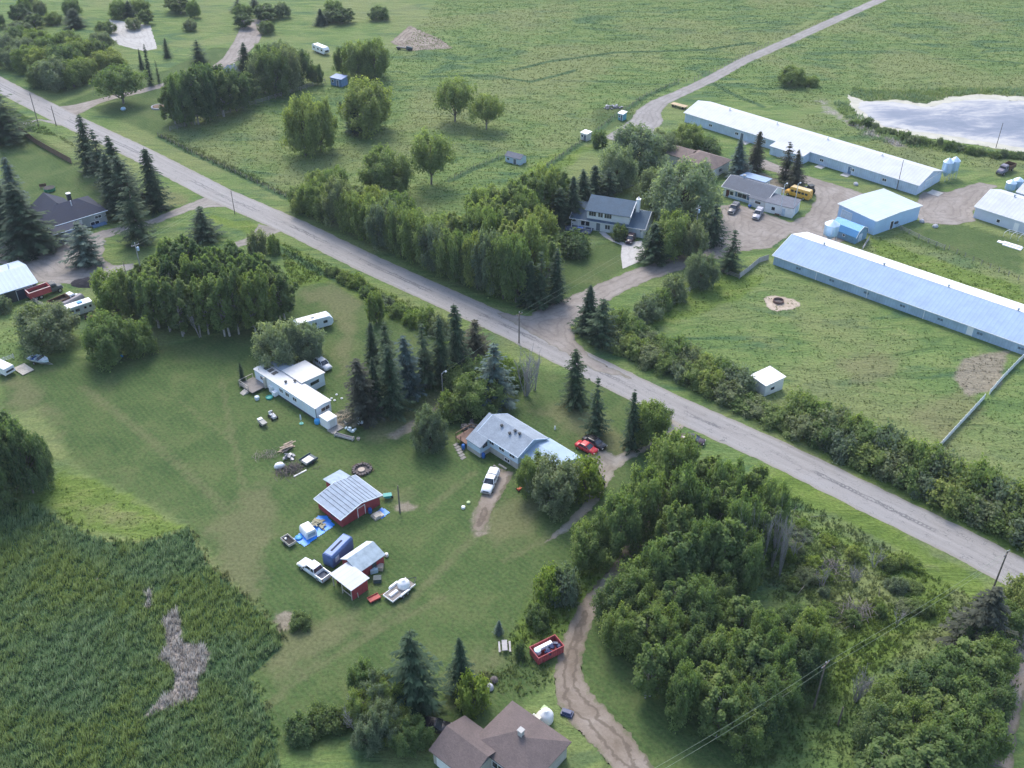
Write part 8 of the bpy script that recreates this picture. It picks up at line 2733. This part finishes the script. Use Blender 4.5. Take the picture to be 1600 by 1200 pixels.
def fence(label, pts, h=1.3, style='rail', mat=GREY_WOOD, name='fence', step=2.6, group=None):
    P = [W(*p) for p in pts]
    o0 = P[0]
    t = thing(name, label, 'fence', (o0.x, o0.y, 0))
    P = [p - o0 for p in P]
    segs = []
    for a, b2 in zip(P, P[1:]):
        n = max(1, round((b2 - a).length / step))
        for k in range(n):
            segs.append((a.lerp(b2, k / n), a.lerp(b2, (k + 1) / n)))
    pts_ = [s[0] for s in segs] + [segs[-1][1]]
    if len(pts_) > 100:
        pts_ = pts_[:100]
    pr = 0.07 if style != 'wire' else 0.05
    pm = MB().box(-pr, pr, -pr, pr, 0, h + 0.1).mesh('fence_post', mat)
    for p in pts_:
        o = bpy.data.objects.new('post', pm)
        COL.objects.link(o)
        o.parent = t
        o.location = p
    if style == 'rail':
        for z in (h * 0.35, h * 0.65, h * 0.95):
            m = MB()
            for a, b2 in segs:
                m.tube([a + Vector((0, 0, z)), b2 + Vector((0, 0, z))], 0.06, 4)
            m.build('rail', mat, t)
    elif style == 'board':
        m = MB()
        for a, b2 in segs:
            d = b2 - a
            n = max(2, int(d.length / 0.24))
            rz = math.atan2(d.y, d.x)
            for k in range(n):
                q = a.lerp(b2, (k + 0.5) / n)
                m.obox((q.x, q.y, h / 2 + 0.03 * math.sin(k * 12.9)), (d.length / n * 0.94, 0.04, h), rz)
        m.build('boards', mat, t)
    elif style == 'panel':
        for a, b2 in segs:
            d = b2 - a
            MB().obox((d.length / 2, 0, h / 2 + 0.05), (d.length - 0.16, 0.06, h - 0.1), 0).build('panel', mat, t, loc=a, rz=math.atan2(d.y, d.x))
    else:
        for z in (h * 0.4, h * 0.7, h):
            m = MB()
            for a, b2 in segs:
                m.tube([a + Vector((0, 0, z)), b2 + Vector((0, 0, z))], 0.018, 3)
            m.build('strand', M("rusty_ring"), t)
    return t


fence('dark board fence along the road behind the farmhouse lawn', [(30, 205), (58, 226), (86, 242), (112, 256)], 1.8, 'board', BROWN)
fence('dark board fence ending at the farm drive beside the lone spruce', [(222, 310), (240, 318), (256, 327)], 1.8, 'board', BROWN)
fence('grey rail fence along the far garden tree belt', [(266, 205), (300, 195), (340, 183), (400, 163), (450, 148), (508, 129)], 1.4, 'rail', GREY_WOOD)
fence('wire fence along the road edge of the meadow', [(247, 213), (300, 240), (360, 267), (420, 296), (456, 313)], 1.2, 'wire', GREY_WOOD, 'wire_fence')
fence('wire fence crossing the meadow to the far gravel path', [(800, 286), (836, 274), (880, 243), (930, 208), (960, 184), (1010, 150), (1060, 129), (1085, 128)], 1.2, 'wire', GREY_WOOD, 'wire_fence')
fence('wire fence from the hedge to the lone meadow shed', [(700, 284), (740, 264), (788, 244)], 1.2, 'wire', GREY_WOOD, 'wire_fence')
fence('white panel fence under the olive tree beside the lane', [(1036, 381), (1056, 390), (1077, 399)], 1.7, 'panel', M("pale_panel_fence", (0.56, 0.66, 0.76), 0.6))
fence('grey board fence along the lane from the white panels to the gravel yard', [(1079, 401), (1104, 388), (1130, 375)], 1.6, 'board', M("silver_grey_planks"))
fence('grey rail fence on the lane side of the paddock', [(1013, 496), (1040, 478), (1068, 461), (1097, 445)], 1.4, 'rail', M("silver_grey_planks"))
fence('low grey fence between the shaggy spruce and the paddock corner', [(1118, 424), (1136, 429), (1155, 436)], 1.1, 'rail', GREY_WOOD)
fence('curved pale plank fence from the paddock corner to the blue barn', [(1155, 435), (1170, 424), (1185, 411), (1200, 406)], 1.4, 'board', M("silver_grey_planks"))
fence('white plank fence across the paddock to the long blue barn', [(1462, 706), (1490, 675), (1515, 648), (1537, 624)], 1.2, 'board', M("white_paint"))
fence('white plank fence piece touching the long blue barn', [(1546, 616), (1565, 594), (1590, 568), (1603, 556)], 1.2, 'board', M("white_paint"))
fence('grey rail fence on the grass between workshop and blue barn', [(1396, 354), (1420, 366), (1450, 380), (1475, 390)], 1.2, 'rail', GREY_WOOD)
fence('dark wire fence along the grass behind the long blue barn', [(1482, 391), (1520, 408), (1560, 425), (1606, 444)], 1.2, 'wire', GREY_WOOD, 'wire_fence')
fence('short grey fence between gambrel shed and the long blue barn', [(1347, 392), (1352, 384), (1357, 376)], 1.2, 'rail', M("silver_grey_planks"))
fence('grey board fence behind the yard of the two storey house', [(954, 305), (972, 297), (990, 290)], 1.5, 'board', GREY_WOOD)
fence('pale board fence at the corner of the bungalow lawn', [(1166, 274), (1178, 266), (1188, 258)], 1.3, 'board', M("silver_grey_planks"))
fence('plank fence beside the red boxed grain truck', [(42, 465), (58, 475), (90, 490), (110, 502)], 1.2, 'rail', PALE_WOOD)
fence('white rail beside the enclosed trailer at the left edge', [(-8, 570), (8, 565), (22, 560)], 1.0, 'rail', OFFWHITE)
fence('wire fence along the marshy field by the top right path', [(1085, 125), (1120, 110), (1165, 88), (1200, 70)], 1.2, 'wire', GREY_WOOD, 'wire_fence')


# ---- thin evening haze in one closed box round everything
hm = bpy.data.materials.new("haze_air")
hm.use_nodes = True
ht = hm.node_tree
for n in list(ht.nodes):
    ht.nodes.remove(n)
hv = ht.nodes.new("ShaderNodeVolumePrincipled")
hv.inputs["Color"].default_value = (0.80, 0.88, 1.0, 1)
hv.inputs["Density"].default_value = 0.0001
hv.inputs["Anisotropy"].default_value = 0.2
ho = ht.nodes.new("ShaderNodeOutputMaterial")
ht.links.new(hv.outputs[0], ho.inputs["Volume"])
hz_o = MB().box(-4200, 4200, -1700, 7200, -1.0, 118.0).build('haze', hm)
tag(hz_o, None, None, None, 'stuff')
